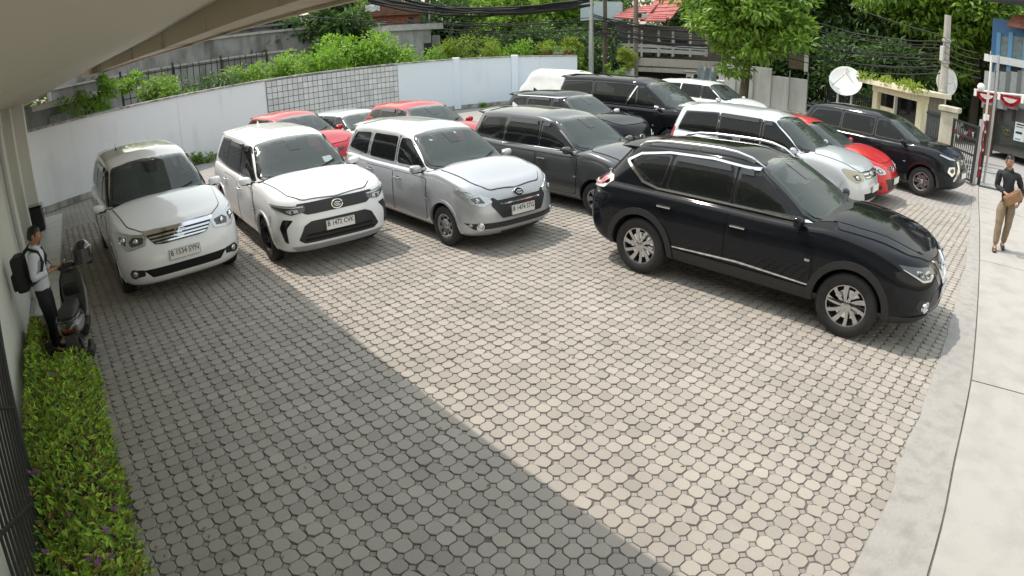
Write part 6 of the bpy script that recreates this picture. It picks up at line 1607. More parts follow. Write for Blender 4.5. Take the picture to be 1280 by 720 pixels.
# swags of red and white bunting
bt_ = thing('bunting', 'red and white bunting swags hung across the grey panel front', 'bunting', f.A)
us_, _z = f.uz(1225, 112)
bm = NB(); tube(bm, [f.pt(f.uz(1224, 113)[0], f.uz(1224, 113)[1], .5), f.pt(f.uz(1250, 117)[0], f.uz(1250, 117)[1], .45), f.pt(f.uz(1300, 122)[0], f.uz(1300, 122)[1], .45)], .04, 6); obj('cord', bm, PENW, bt_)
for k in range(3):
    x0 = 1226 + k * 29; u0, zt = f.uz(x0, 113 + k * 4.5); u1 = f.uz(x0 + 28, 118)[0]; bm = NB(); n_ = 14; top, bot = [], []
    for i in range(n_ + 1):
        t = i / n_; u = u0 + (u1 - u0) * t; dp = .40 * math.sin(math.pi * t) ** .6 + .02; fo = .47 + .03 * math.sin(i * 2.2)
        top.append(bm.verts.new(f.pt(u, zt, fo))); bot.append(bm.verts.new(f.pt(u, zt - dp, fo + .02)))
    for i in range(n_): bm.faces.new((top[i], top[i + 1], bot[i + 1], bot[i]))
    bmesh.ops.solidify(bm, geom=bm.faces[:], thickness=.015); fixn(bm); sw = obj('swag', bm, PENR, bt_, smooth=60)
    um = (u0 + u1) / 2; bm = NB(); top, bot = [], []
    for i in range(7):
        t = i / 6; u = um - .30 + .60 * t; dd_ = .17 * math.sin(math.pi * t) ** .7 + .01; top.append(bm.verts.new(f.pt(u, zt - .10, .51))); bot.append(bm.verts.new(f.pt(u, zt - .10 - dd_, .53)))
    for i in range(6): bm.faces.new((top[i], top[i + 1], bot[i + 1], bot[i]))
    bmesh.ops.solidify(bm, geom=bm.faces[:], thickness=.012); fixn(bm); obj('white_motif', bm, PENW, sw, smooth=60)
    bm = NB(); f.blk(bm, u0 - .05, u0 + .06, zt - .24, zt + .04, .50, .56); obj('white_drop', bm, PENW, bt_)

# ---- satellite dishes
def dish(label, px, py, dist, r, az, tilt, posts):
    p = at(px, py, dist); t = thing('satellite_dish', label, 'satellite dish', (p.x, p.y, 0), az, 'satellite dishes by the guard booth'); z = p.z
    bm = NB(); prof = [(r * k / 8, .20 * r * (k / 8) ** 2) for k in range(9)]
    lathe(bm, prof + [(r * 1.02, .20 * r), (r * 1.02, .20 * r - .03)] + [(r * k / 8, .20 * r * (k / 8) ** 2 - .025) for k in range(8, -1, -1)], 36, 'Y')
    bmesh.ops.scale(bm, verts=bm.verts, vec=(1, -1, 1)); bmesh.ops.rotate(bm, verts=bm.verts, cent=(0, 0, 0), matrix=Matrix.Rotation(R(tilt), 3, 'X')); bmesh.ops.translate(bm, verts=bm.verts, vec=(0, 0, z)); fixn(bm)
    d = obj('dish', bm, stained('dish_white', (.68, .70, .70), (.35, .30, .25), scale=6, lo=.58, hi=.7, amount=.5, rough=.45), t, smooth=60)
    ax = Matrix.Rotation(R(tilt), 3, 'X') @ Vector((0, -1, 0)); c = Vector((0, 0, z))
    bm = NB(); fo = c + ax * r * 1.0
    for a in (0, 120, 240):
        q = c + Matrix.Rotation(R(tilt), 3, 'X') @ Vector((r * .95 * math.cos(R(a + 90)), -.19 * r, r * .95 * math.sin(R(a + 90)))); tube(bm, [q, fo], .012, 5)
    obj('feed_arm', bm, GALV, t); bm = NB(); lathe(bm, [(.001, -.05), (.05, -.05), (.05, .07), (.001, .07)], 12, org=fo); obj('receiver', bm, PENW, t)
    for x in posts:
        bm = NB(); tube(bm, [(x, .12, 0), (x, .12, z - r * .55 if len(posts) > 1 else z)], .045, 8); obj('post', bm, mat('post_white', (.60, .61, .61), rough=.5), t, smooth=50)
    return t
dish('large white satellite dish on two white posts left of the guard booth', 1057, 103, 25.0, .64, R(-31), -34, (-.27, .27))
dish('white satellite dish partly behind the concrete pole', 1182, 102, 22.9, .48, R(2), -6, (0,))

# ---- poles
G = 'poles carrying the cables'
def pole(label, px, py0, py1, dist, r0, r1, m_, n=10, extra=None):
    a = at(px, py0, dist); t = thing('utility_pole', label, 'pole', (a.x, a.y, 0), 0, G); zt = at(px, py1, dist).z
    bm = NB(); tube(bm, [(0, 0, 0), (.0, 0, zt * .5), (0, 0, zt)], [r0, (r0 + r1) / 2, r1], n); obj('shaft', bm, m_, t, smooth=50); return t, zt
POLEC = stained('pole_concrete', (.42, .41, .38), (.16, .15, .13), scale=1.5, streak=5, lo=.45, hi=.65)
t, zt = pole('grey concrete utility pole behind the right satellite dish', 1178, 120, 18, 22.3, .17, .12, POLEC)
for z in (zt - .9, zt - 1.6, zt - 2.6):
    bm = NB(); lathe(bm, [(.16, z), (.17, z + .01), (.17, z + .09), (.16, z + .1)], 14); obj('clamp_band', bm, GALV, t, smooth=40)
bm = NB(); bbox_bevel(bm, (-.16, 0, zt - 1.3), (.10, .2, .5), .02, 1); obj('junction_box', bm, MATS['pipe_grey'], t)
t, zt = pole('pale steel utility pole rising at the right end of the boundary wall', 739, 95, -30, 33.0, .14, .12, mat('pole_steel', (.42, .45, .46), rough=.4, metal=.4, var=.15))
t, zt = pole('dark wooden utility pole just right of the pale steel pole', 756, 95, -30, 33.6, .12, .11, BARK)
t, zt = pole('stout brown post with a floodlight in front of the railed porch', 794, 100, -20, 34.5, .16, .13, stained('post_brown', (.20, .17, .14), (.08, .06, .05), scale=2))
bm = NB(); z = at(800, 19, 34.5).z; box(bm, (.30, -.25, z), (.42, .12, .30), Matrix.Rotation(R(35), 3, 'X')); o = obj('floodlight', bm, mat('lamp_case', (.03, .03, .03), rough=.5), t)
bm = NB(); box(bm, (.42, -.33, z - .04), (.34, .02, .24), Matrix.Rotation(R(35), 3, 'X')); obj('lens', bm, PENW, o)
t, zt = pole('thin grey pole among the trees right of the shed', 538, 60, 5, 40, .07, .05, GALV)
t, zt = pole('short thin pole at the left end of the railed porch', 826 - 61, 95, 55, 33, .04, .04, IRON)

# ---- cables
G = 'overhead cables'
def cable(label, a, b, sag, r, n=16, jig=0.0, grp=G):
    a, b = Vector(a), Vector(b); bm = NB(); rd = random.Random(int(a.x * 100 + b.z * 77))
    pts = [a.lerp(b, k / n) - Vector((0, 0, sag * 4 * (k / n) * (1 - k / n) + (rd.uniform(-jig, jig) if 0 < k < n else 0))) for k in range(n + 1)]
    o = a.copy(); tube(bm, [p - o for p in pts], r, 6)
    return obj('cable', bm, RUBBER, None, smooth=60, loc=o, label=label, cat='cable', group=grp)
rd = random.Random(17)
for k in range(11):
    cable('black cable of the thick sagging bundle before the light green trees', at(470 + rd.uniform(-20, 20), -6 + k * 1.0 - rd.uniform(0, 6), 31 + rd.uniform(0, .6)), at(742, 3 + rd.uniform(-8, 6), 33.0), .55 + rd.uniform(0, .6), rd.choice((.03, .04, .05, .06)), jig=.04, grp='cables of the thick bundle left of the poles')
for k in range(7):
    cable('thin black cable hanging low in front of the trees left of the poles', at(505 + k * 4, 24 + k * 2, 32 + rd.uniform(0, .6)), at(741, 22 + k * 3.2, 33.0), .15 + rd.uniform(0, .3), rd.choice((.015, .02, .025)), jig=.03, grp='thin cables left of the poles')
for k in range(12):
    cable('black cable strung from the poles across the porch to the leafy tree', at(741, 18 + k * 2.3, 33.0), at(905, 34 + k * 2.6 + rd.uniform(-2, 2), 31), .12 + rd.uniform(0, .25), rd.choice((.018, .025, .035, .045)), jig=.03, grp='cables across the porch')
for k in range(10):
    cable('cable running in front of the dark trees to the concrete pole', at(985 + rd.uniform(-10, 10), 18 + k * 6.0, 29), at(1177, 52 + k * 4.4, 22.4), .15 + rd.uniform(0, .35), rd.choice((.012, .016, .022)), jig=.02, grp='cables before the dark trees')
for k in range(5):
    cable('cable from the concrete pole towards the blue upper storey', at(1179, 46 + k * 9, 22.3), at(1222 + k, 66 + k * 8, 19.0), .05 + rd.uniform(0, .1), .012, grp='cables right of the concrete pole')
cable('pale single cable sloping down to the concrete pole from the upper left', at(1060, 6, 27), at(1177, 44, 22.3), .1, .02)
cable('long cable curving between the brick house and the steel pole', at(372, 20, 30), at(560, 32, 33), .1, .03)
# bundle of looped spare cable hanging
for k in range(5):
    c = at(572 + k * 17, 42 + (k % 2) * 4, 33); bm = NB(); tube(bm, [(.45 * math.cos(t), .1 * math.sin(3 * t), .55 * math.sin(t)) for t in [2 * math.pi * q / 20 for q in range(21)]], .022, 5, cap=False)
    obj('cable_loop', bm, RUBBER, None, loc=c, smooth=60, label='loop of spare black cable hanging under the thick bundle', cat='cable', group='cable loops under the bundle')
# ================================================================== HEDGE
hb = thing('flower_hedge', 'low leafy hedge with small purple flowers along the building at the bottom left', 'hedge', bpt(-.8, -5.2), 0)
hi = Matrix.Translation(-Vector(hb.location)); rd = random.Random(41)
V, F = [], []
def hedge_top(n, u):
    k = .48 + .11 * noise.noise(Vector((n * 2.2, u * 1.6, 0))) + .05 * noise.noise(Vector((n * 6, u * 5, 3))) * 1.4
    e = min(1, (n + 1.17) / .12, ((u + 6.5) / .3 if n > -.93 else 1), (-.36 - n) / .20 if n < -.36 else 0, (u + 7.7) / .35)
    return k * max(.12, e) ** .5
for _ in range(12500):
    u = rd.uniform(-7.7, -2.3); n = rd.uniform(-1.15, -.38 + .05 * noise.noise(Vector((u * 2.5, 0, 7))))
    if u < -6.3: n = rd.uniform(-1.15, -.95)
    h = hedge_top(n, u); z = h * (1 - .75 * rd.random() ** 2.2)
    p = hi @ bpt(n, u, z); side = -1 if n < -.95 else (1 if n > -.52 else 0)
    o = Vector((BN.x, BN.y, 0)) * (.5 * side) + rv(rd) * .9 + Vector((0, 0, .45)); L = rd.uniform(.034, .082)
    leaf_quads(V, F, p, L, L * .42, Vector((rd.uniform(-.6, .6), rd.uniform(-.6, .6), 1)), o, fold=.6)
mesh_obj('foliage', V, F, LEAF_H, hb, kind='stuff')
bm = NB()
for _ in range(150):
    u = rd.uniform(-6.4, -2.4); n = rd.uniform(-1.1, -.46); a = hi @ bpt(n, u, 0); tube(bm, [a, a + Vector((rd.uniform(-.06, .06), rd.uniform(-.06, .06), .2)), a + Vector((rd.uniform(-.1, .1), rd.uniform(-.1, .1), .40))], [.006, .004, .002], 4)
obj('stems', bm, BARK, hb, kind='stuff')
PURP = islandmat('petal_purple', [(.30, .12, .34), (.38, .18, .42), (.25, .09, .30)], rough=.6, trans=.2)
fm = NB()
for k in range(11):
    a = k * 2.4; rr = .006 + .0019 * k; c = Vector((math.cos(a) * rr, math.sin(a) * rr, .012 - .0009 * k))
    for q in range(4):
        t = q * math.pi / 2 + a; vs = [fm.verts.new(c + Vector(p)) for p in ((0, 0, 0), (.009 * math.cos(t - .5), .009 * math.sin(t - .5), .004), (.012 * math.cos(t), .012 * math.sin(t), .002), (.009 * math.cos(t + .5), .009 * math.sin(t + .5), .004))]; fm.faces.new(vs)
fmesh = bpy.data.meshes.new('flower'); fm.to_mesh(fmesh); fm.free(); fmesh.materials.append(PURP)
for k in range(30):
    u = rd.uniform(-7.9, -2.5); n = rd.uniform(-1.08, -.42)
    if u < -6.3: n = rd.uniform(-1.1, -.97)
    o = bpy.data.objects.new('flower', fmesh); COL.objects.link(o); o.parent = hb; o.location = hi @ bpt(n, u, hedge_top(n, u) + .02); s = rd.uniform(.7, 1.15); o.scale = (s, s, s); o.rotation_euler = (rd.uniform(-.6, .6), rd.uniform(-.6, .6), rd.uniform(0, 6))
bm = NB(); pl = [bpt(-1.2, -8.35), bpt(-.41, -7.0), bpt(-.41, -1.6), bpt(-1.2, -1.6)]
prism(bm, [(bpt(*q).x, bpt(*q).y) for q in ((-1.2, -8.35), (-.93, -8.35), (-.93, -6.6), (-.42, -6.45), (-.42, -1.6), (-1.2, -1.6))], -.01, .03); fixn(bm); obj('planting_bed', bm, mat('soil', (.06, .045, .032), rough=1, var=.4, scale=12, bump=.6, bscale=40), kind='structure')

# fallen leaves and grit on the paving, thicker by the hedge
V, F = [], []
for k in range(260):
    if k < 110: q = bpt(-.40 + abs(rd.gauss(0, .35)), rd.uniform(-7.5, -2.2))
    else: q = Vector((rd.uniform(-6, 5), rd.uniform(2.2, 11), 0))
    if q.x > xline(PAVL, q.y): continue
    L = rd.uniform(.012, .045); leaf_quads(V, F, Vector((q.x, q.y, .004)), L, L * .5, Vector((rd.uniform(-.2, .2), rd.uniform(-.2, .2), 1)), Vector((rd.uniform(-1, 1), rd.uniform(-1, 1), .08)))
mesh_obj('fallen_leaves', V, F, islandmat('dry_leaf', [(.16, .09, .03), (.24, .17, .05), (.10, .12, .03), (.30, .27, .2), (.08, .05, .03)], rough=.8), kind='stuff', label='dry leaves and grit scattered over the paving', cat='leaves')
# ================================================================== PEOPLE
SKIN = mat('skin', (.36, .19, .115), rough=.5, sub=.0)
HAIR = mat('hair', (.010, .009, .009), rough=.45)
def skin_mesh(verts, edges, root, sub=2):
    """verts: list of (co, radius or (rx, ry)); grows one continuous surface"""
    me = bpy.data.meshes.new('tmp'); me.from_pydata([v[0] for v in verts], edges, []); o = bpy.data.objects.new('tmp', me); COL.objects.link(o)
    md = o.modifiers.new('s', 'SKIN'); md.use_smooth_shade = True; md.branch_smoothing = .6
    for i, v in enumerate(verts):
        r = v[1]; sv = me.skin_vertices[0].data[i]; sv.radius = r if isinstance(r, tuple) else (r, r); sv.use_root = (i == root)
    sb = o.modifiers.new('u', 'SUBSURF'); sb.levels = sub; sb.render_levels = sub
    dg = bpy.context.evaluated_depsgraph_get(); dg.update(); out = bpy.data.meshes.new_from_object(o.evaluated_get(dg)); bpy.data.objects.remove(o); bpy.data.meshes.remove(me); return out
class Sk:
    def __init__(s): s.v = []; s.e = []
    def add(s, p, r, par=None):
        s.v.append((tuple(p), r)); i = len(s.v) - 1
        if par is not None: s.e.append((par, i))
        return i
    def chain(s, pts, par):
        for p, r in pts: par = s.add(p, r, par)
        return par
    def mesh(s, root=0, sub=2): return skin_mesh(s.v, s.e, root, sub)
def hand(sk, wrist_i, w, d, palm, s, curl, thumb=1):
    """palm and five fingers: w wrist point, d hand direction, palm = palm normal (fingers curl towards it), s = side of the thumb"""
    d = d.normalized(); palm = (palm - d * palm.dot(d)).normalized(); side = d.cross(palm) * s
    pc = sk.add(w + d * .045, (.030, .018), wrist_i)
    for k, (off, ln) in enumerate(((.030, .068), (.010, .076), (-.010, .071), (-.029, .055))):
        b = w + d * .085 + side * off; i = sk.add(b, .0105, pc); a = curl * (1 + .12 * k)
        d1 = (d * math.cos(a * .5) + palm * math.sin(a * .5)); d2 = (d * math.cos(a * 1.2) + palm * math.sin(a * 1.2)); d3 = (d * math.cos(a * 1.7) + palm * math.sin(a * 1.7))
        p1 = b + d1 * ln * .42; p2 = p1 + d2 * ln * .33; p3 = p2 + d3 * ln * .27
        sk.chain([(p1, .0092), (p2, .0085), (p3, .0068)], i)
    tb = w + d * .022 + side * .026; t1 = tb + (d * .6 + side * .75 + palm * .25).normalized() * .038; t2 = t1 + (d * .85 + side * .25 + palm * .5).normalized() * .032
    i = sk.add(tb, .0135, pc); sk.chain([(t1, .0108), (t2, .0085)], i)
def head_bm(c, face, tilt=0.0, scale=1.0):
    """a head with brow, nose, mouth, chin, eyes and ears, facing +y turned by face, tipped down by tilt; materials 0 skin 1 dark 2 white 3 lips"""
    bm = NB(); bmesh.ops.create_uvsphere(bm, u_segments=32, v_segments=22, radius=1)
    for v in bm.verts:
        x, y, z = v.co
        hx, hy, hz = .076, .096, .118
        if z < 0: hx *= 1 - .34 * (-z) ** 1.6; hy *= 1 - .10 * (-z) ** 1.5
        if z > .3: hx *= 1 + .03
        X, Y, Z = x * hx, y * hy, z * hz
        if y > 0:
            Y *= .93
            Y += .022 * math.exp(-((X / .011) ** 2) - (((Z + .012) / .022) ** 2)) + .010 * math.exp(-((X / .012) ** 2) - (((Z - .012) / .026) ** 2))   # nose
            Y += .006 * math.exp(-((X / .045) ** 2) - (((Z - .034) / .010) ** 2))       # brow
            for s in (-1, 1): Y -= .009 * math.exp(-(((X - s * .031) / .016) ** 2) - (((Z - .016) / .012) ** 2))   # eye sockets
            Y += .007 * math.exp(-((X / .022) ** 2) - (((Z + .052) / .008) ** 2)) - .004 * math.exp(-((X / .026) ** 2) - (((Z + .060) / .004) ** 2))  # lips
            Y += .009 * math.exp(-((X / .024) ** 2) - (((Z + .095) / .016) ** 2))       # chin
        v.co = (X, Y, Z)
    for f in bm.faces:
        q = f.calc_center_median()
        if q.y > .06 and abs(q.x) < .024 and -.062 < q.z < -.047: f.material_index = 3
    for s in (-1, 1):
        r = bmesh.ops.create_uvsphere(bm, u_segments=10, v_segments=8, radius=.0125); bmesh.ops.translate(bm, verts=r['verts'], vec=(s * .031, .074, .016))
        for f in {f for v in r['verts'] for f in v.link_faces}: f.material_index = 2 if f.calc_center_median().y < .083 else 1
        r = bmesh.ops.create_uvsphere(bm, u_segments=10, v_segments=8, radius=1)
        for v in r['verts']: v.co = Vector((v.co.x * .011 + s * .078, v.co.y * .020 - .006, v.co.z * .031 + .004))
        box(bm, (s * .031, .088, .038), (.034, .008, .006), mi=1)
    M = Matrix.Translation(c) @ Matrix.Rotation(face, 4, 'Z') @ Matrix.Rotation(-tilt, 4, 'X') @ Matrix.Scale(scale, 4)
    bm.transform(M); return bm, M
def hair_bm(M, seed=1, fringe=.062):
    bm = NB(); bmesh.ops.create_uvsphere(bm, u_segments=32, v_segments=22, radius=1); rd = random.Random(seed)
    kill = []
    for v in bm.verts:
        x, y, z = v.co; n_ = .06 * noise.noise(Vector((x * 4, y * 4, z * 4 + seed)))
        v.co = Vector((x * .081, y * .099 - .006, z * .121 + .004)) * (1.0 + n_ * .7 + (.03 if z > .4 else 0))
    for f in bm.faces:
        q = f.calc_center_median(); lim = fringe + .25 * (q.y - .03) + .012 * math.sin(q.x * 160) if q.y > .03 else (.004 if q.y > -.02 else -.052)
        if q.z < lim: kill.append(f)
    bmesh.ops.delete(bm, geom=kill, context='FACES'); bmesh.ops.solidify(bm, geom=bm.faces[:], thickness=.006)
    # short locks that break the outline
    for _ in range(150):
        a = rd.uniform(0, 6.28); el = rd.uniform(.25, 1.5); d = Vector((math.cos(a) * math.cos(el), math.sin(a) * math.cos(el), math.sin(el)))
        if d.y > .2 and el < .9: continue
        p = Vector((d.x * .086, d.y * .106 - .004, d.z * .130 + .004)); t = (d * .4 + rv(rd) * .6 + Vector((0, .3, 0))).normalized() * .022; s_ = t.cross(d).normalized() * .006
        bm.faces.new([bm.verts.new(p - s_), bm.verts.new(p + s_), bm.verts.new(p + t)])
    bm.transform(M); return bm
def join_to(me, *bms):
    bm = NB(); bm.from_mesh(me)
    for b in bms:
        t = bpy.data.meshes.new('t'); b.to_mesh(t); b.free(); bm.from_mesh(t); bpy.data.meshes.remove(t)
    return bm
def shoe(ankle, toe, parent, m_):
    bm = NB(); a = Vector(ankle); d = (Vector(toe) - a); d.z = 0; d.normalize(); s = Vector((-d.y, d.x, 0)); z0 = a.z - .085
    secs = [(-.075, .030, .085), (-.04, .040, .095), (.02, .041, .085), (.09, .046, .060), (.15, .044, .046), (.19, .026, .034)]
    rows = []
    for x, w_, h in secs:
        row = []
        for k in range(12):
            t = math.pi * 2 * k / 12; yy = math.cos(t) * w_; zz = max(0, .5 + .5 * math.sin(t)) * h
            row.append(bm.verts.new(a + d * x + s * yy + Vector((0, 0, z0 - a.z + .0 + zz + .002))))
        rows.append(row)
    for r0, r1 in zip(rows, rows[1:]):
        for k in range(12): bm.faces.new((r0[k], r0[(k + 1) % 12], r1[(k + 1) % 12], r1[k]))
    bm.faces.new(rows[0][::-1]); bm.faces.new(rows[-1]); fixn(bm); return obj('shoe', bm, m_, parent, smooth=50)

def person(label, pos, rz, arms, legs, shirt, trousers, shoe_m, lean=Vector((0, 0, 0)), face=0.0, tilt=.0, height=1.68, sleeve=1.0, tuck=True, hands=((.5, 1), (.5, 1)), seed=1, cloth_noise=.006):
    """arms: [(elbow, wrist, hand dir, palm normal)] right then left; legs: [(knee, ankle, toe)]; local frame x = the person's right, y = forward"""
    k = height / 1.68; root = thing('person', label, 'person', pos, rz)
    V3 = Vector; up = lambda z: V3((0, 0, z)) + lean * max(0, (z - .9) / .6)
    sk = Sk(); pel = sk.add(up(.93), (.100, .082)); bel = sk.add(up(1.07), (.095, .078), pel); ch = sk.add(up(1.25), (.110, .085), bel); uc = sk.add(up(1.345), (.070, .056), ch); nk = sk.add(up(1.445) + V3((0, .01, 0)), .052, uc); hb_ = sk.add(up(1.53) + V3((0, .022, 0)), .058, nk)
    S_ = [up(1.365) + V3((s * .178, 0, 0)) for s in (1, -1)]
    for i, s in enumerate((1, -1)):
        el, wr, hd, pn = [V3(q) for q in arms[i]]; sh = sk.add(S_[i] - V3((s * .015, 0, .035)), .036, uc); m1 = sk.add(S_[i].lerp(el, .5), .038, sh); e_ = sk.add(el, .034, m1); m2 = sk.add(el.lerp(wr, .45), .034, e_); w_ = sk.add(wr, .025, m2)
        hand(sk, w_, wr, hd, pn, hands[i][1], hands[i][0])
    for i, s in enumerate((1, -1)):
        kn, an, to = [V3(q) for q in legs[i]]; hp = sk.add(V3((s * .085, 0, .84)), .060, pel); th = sk.add(V3((s * .09, 0, .86)).lerp(kn, .5), .052, hp); k_ = sk.add(kn, .042, th); cf_ = sk.add(kn.lerp(an, .35), .042, k_); a_ = sk.add(an, .032, cf_); sk.chain([(an.lerp(to, .6) + V3((0, 0, -.03)), .032), (to, .026)], a_)
    body = sk.mesh(0, 2); hb2, M = head_bm(up(1.575) + V3((0, .03, 0)), face, tilt)
    bm = join_to(body, hb2); bpy.data.meshes.remove(body)
    def fin(o): o.scale = (k, k, k); return o
    b = obj('body', bm, [SKIN, mat('eye_dark', (.01, .008, .007), rough=.2), mat('eye_white', (.6, .58, .55), rough=.3), mat('lips', (.30, .12, .09), rough=.5)], root, smooth=80); fin(b)
    fin(obj('hair', hair_bm(M, seed), HAIR, root, smooth=70))
    # shirt
    sk = Sk(); a0 = sk.add(up(.86 if not tuck else .96), (.158, .132)); a1 = sk.add(up(.96), (.154, .128), a0); c1 = sk.add(up(1.07), (.150, .124), a1); c2 = sk.add(up(1.22), (.158, .125), c1); c3 = sk.add(up(1.35), (.140, .112), c2); c3b = sk.add(up(1.405), (.105, .095), c3); c4 = sk.add(up(1.45) + V3((0, .008, 0)), .078, c3b)
    for i, s in enumerate((1, -1)):
        el, wr = V3(arms[i][0]), V3(arms[i][1]); sh = sk.add(S_[i] - V3((0, 0, .004)), .082, c3); m0 = sk.add(S_[i].lerp(el, .3), .072, sh); m1 = sk.add(S_[i].lerp(el, .65), .064, m0); e_ = sk.add(el, .058, m1)
        if sleeve > .05: sk.chain([(el.lerp(wr, .5 * sleeve), .050), (el.lerp(wr, .92 * sleeve), .043)], e_)
    me = sk.mesh(0, 2)
    for v in me.vertices: v.co += v.normal * cloth_noise * 1.6 * noise.noise(v.co * 14 + Vector((seed, 0, 0)))
    fin(obj('shirt', me, shirt, root, smooth=80))
    bm = NB(); c = up(1.44) + V3((0, .006, 0)); n_ = 20; lo, hi_, ot = [], [], []
    for q in range(n_ + 1):
        t = math.pi * .56 + (math.pi * 1.88) * q / n_
        lo.append(bm.verts.new(c + V3((.072 * math.cos(t), .066 * math.sin(t), -.012 - (.03 if math.sin(t) > .5 else 0))))); hi_.append(bm.verts.new(c + V3((.066 * math.cos(t), .060 * math.sin(t), .030 - (.022 if math.sin(t) > .5 else 0))))); ot.append(bm.verts.new(c + V3((.086 * math.cos(t), .080 * math.sin(t), -.008 - (.035 if math.sin(t) > .5 else 0)))))
    for q in range(n_): bm.faces.new((lo[q], lo[q + 1], hi_[q + 1], hi_[q])); bm.faces.new((hi_[q], hi_[q + 1], ot[q + 1], ot[q]))
    fin(obj('collar', bm, shirt, root, smooth=70))
    # trousers
    sk = Sk(); p0 = sk.add(V3((0, 0, .985)), (.146, .122)); p1 = sk.add(V3((0, 0, .92)), (.138, .118), p0)
    for i, s in enumerate((1, -1)):
        kn, an, to = [V3(q) for q in legs[i]]; hp = sk.add(V3((s * .080, 0, .82)), .112, p1); t0 = sk.add(V3((s * .09, 0, .86)).lerp(kn, .35), .105, hp); th = sk.add(V3((s * .09, 0, .86)).lerp(kn, .65), .092, t0); k_ = sk.add(kn, .078, th); sk.chain([(kn.lerp(an, .33), .074), (kn.lerp(an, .66), .069), (an + V3((0, 0, .015)), .064)], k_)
    me = sk.mesh(0, 2)
    for v in me.vertices: v.co += v.normal * cloth_noise * 1.6 * noise.noise(v.co * 12 + Vector((0, seed, 0)))
    fin(obj('trousers', me, trousers, root, smooth=80))
    bm = NB(); lathe(bm, [(.128, -.018), (.134, -.018), (.134, .018), (.128, .018)], 24, org=(0, 0, .975))
    for v in bm.verts: v.co.y *= .86
    fin(obj('belt', bm, BLACKP, root, smooth=50))
    for i in (0, 1): fin(shoe(legs[i][1], legs[i][2], root, shoe_m))
    return root
# ---- man walking on the driveway
ft = gnd(1247, 312)
rz = math.atan2(-ft.y, -ft.x) - math.pi / 2 + R(8)
pm = person('man walking on the pale driveway in black shirt and khaki trousers', (ft.x, ft.y, .004), rz,
    arms=[((.245, -.02, 1.10), (.10, .20, 1.05), (-.75, .35, -.25), (-.2, -.9, -.3)), ((-.25, -.03, 1.10), (-.20, .17, .93), (.25, .7, -.45), (.9, -.2, .2))],
    legs=[((.095, .10, .50), (.085, .13, .088), (.10, .32, .03)), ((-.095, .02, .49), (-.09, -.14, .10), (-.10, .04, .03))],
    shirt=mat('black_shirt', (.014, .015, .019), rough=.8, var=.3, scale=20), trousers=mat('khaki_trousers', (.215, .165, .105), rough=.85, var=.18, scale=14, bump=.2), shoe_m=mat('black_leather', (.012, .011, .011), rough=.35), face=R(18), tilt=R(12), lean=Vector((.075, 0, 0)), tuck=False, height=1.68, hands=((.9, -1), (.9, 1)), seed=3)
def local(root, p, k=1.0): return Matrix.Translation(root.location) @ Matrix.Rotation(root.rotation_euler.z, 4, 'Z') @ (Vector(p) * k)
q = local(pm, (-.05, .235, 1.02))
bg_ = thing('bag', 'rounded tan brown bag held against the belly of the walking man', 'bag', q, rz)
bm = NB(); bbox_bevel(bm, (0, 0, 0), (.36, .12, .19), .05, 4)
for v in bm.verts:
    v.co += v.normal * .012 * noise.noise(v.co * 9); v.co.z -= .03 * (1 - (v.co.x / .2) ** 2)
bmesh.ops.rotate(bm, verts=bm.verts, cent=(0, 0, 0), matrix=Matrix.Rotation(R(36), 3, 'Y')); obj('pouch', bm, mat('tan_leather', (.27, .145, .075), rough=.6, var=.2, scale=10, bump=.25), bg_, smooth=60)
bm = NB(); rm_ = Matrix.Rotation(R(36), 3, 'Y'); tube(bm, [rm_ @ Vector(p) for p in ((-.17, .068, .07), (0, .078, .085), (.17, .068, .07))], .006, 6); obj('zip', bm, mat('zip_brown', (.12, .06, .03), rough=.5), bg_)
# small crest on the shirt
q = local(pm, (-.075, .118, 1.26)); bm = NB(); lathe(bm, [(.001, 0), (.018, 0), (.018, .006)], 10, 'Y'); e = obj('shirt_badge', bm, PENW, pm); e.location = (-.075, .125, 1.27)

# ---- man by the scooter
mp_ = Vector((-5.27, 5.20, 0))
rz2 = R(-58)
pw2 = person('young man in white shirt standing by the black scooter, looking at his phone', (mp_.x, mp_.y, .0), rz2,
    arms=[((.23, -.03, 1.10), (.07, .24, 1.12), (-.45, .8, .15), (-.3, -.2, .9)), ((-.23, .0, 1.10), (-.06, .25, 1.10), (.4, .8, .2), (.3, -.2, .9))],
    legs=[((.09, .02, .50), (.10, -.02, .088), (.12, .16, .03)), ((-.09, .02, .50), (-.10, .0, .088), (-.13, .18, .03))],
    shirt=mat('white_shirt', (.62, .66, .74), rough=.85, var=.06, scale=20), trousers=mat('navy_trousers', (.010, .011, .016), rough=.8), shoe_m=MATS['black_leather'], lean=Vector((0, .035, 0)), face=R(0), tilt=R(16), height=1.50, hands=((.7, -1), (.7, 1)), sleeve=.75, tuck=False, seed=8)
q = local(pw2, (.0, .335, 1.13), .893); bm = NB(); bbox_bevel(bm, (0, 0, 0), (.075, .15, .009), .004, 2, Matrix.Rotation(R(38), 3, 'X')); ph = obj('phone', bm, GLOSSB, None, loc=q, label='black phone held in both hands of the young man by the scooter', cat='phone'); ph.rotation_euler = (0, 0, rz2)
q = local(pw2, (0, -.20, 1.16), .893); bp_ = thing('backpack', 'black backpack on the back of the young man in the white shirt', 'backpack', q, rz2); bp_.scale = (.893, .893, .893)
bm = NB(); bbox_bevel(bm, (0, -.03, 0), (.31, .19, .47), .075, 4)
for v in bm.verts: v.co += v.normal * .012 * noise.noise(v.co * 8)
NYL = mat('black_nylon', (.012, .012, .014), rough=.7, bump=.2, bscale=80); obj('sack', bm, NYL, bp_, smooth=60)
bm = NB(); bbox_bevel(bm, (0, -.14, -.09), (.24, .06, .22), .03, 3); obj('front_pocket', bm, NYL, bp_, smooth=60)
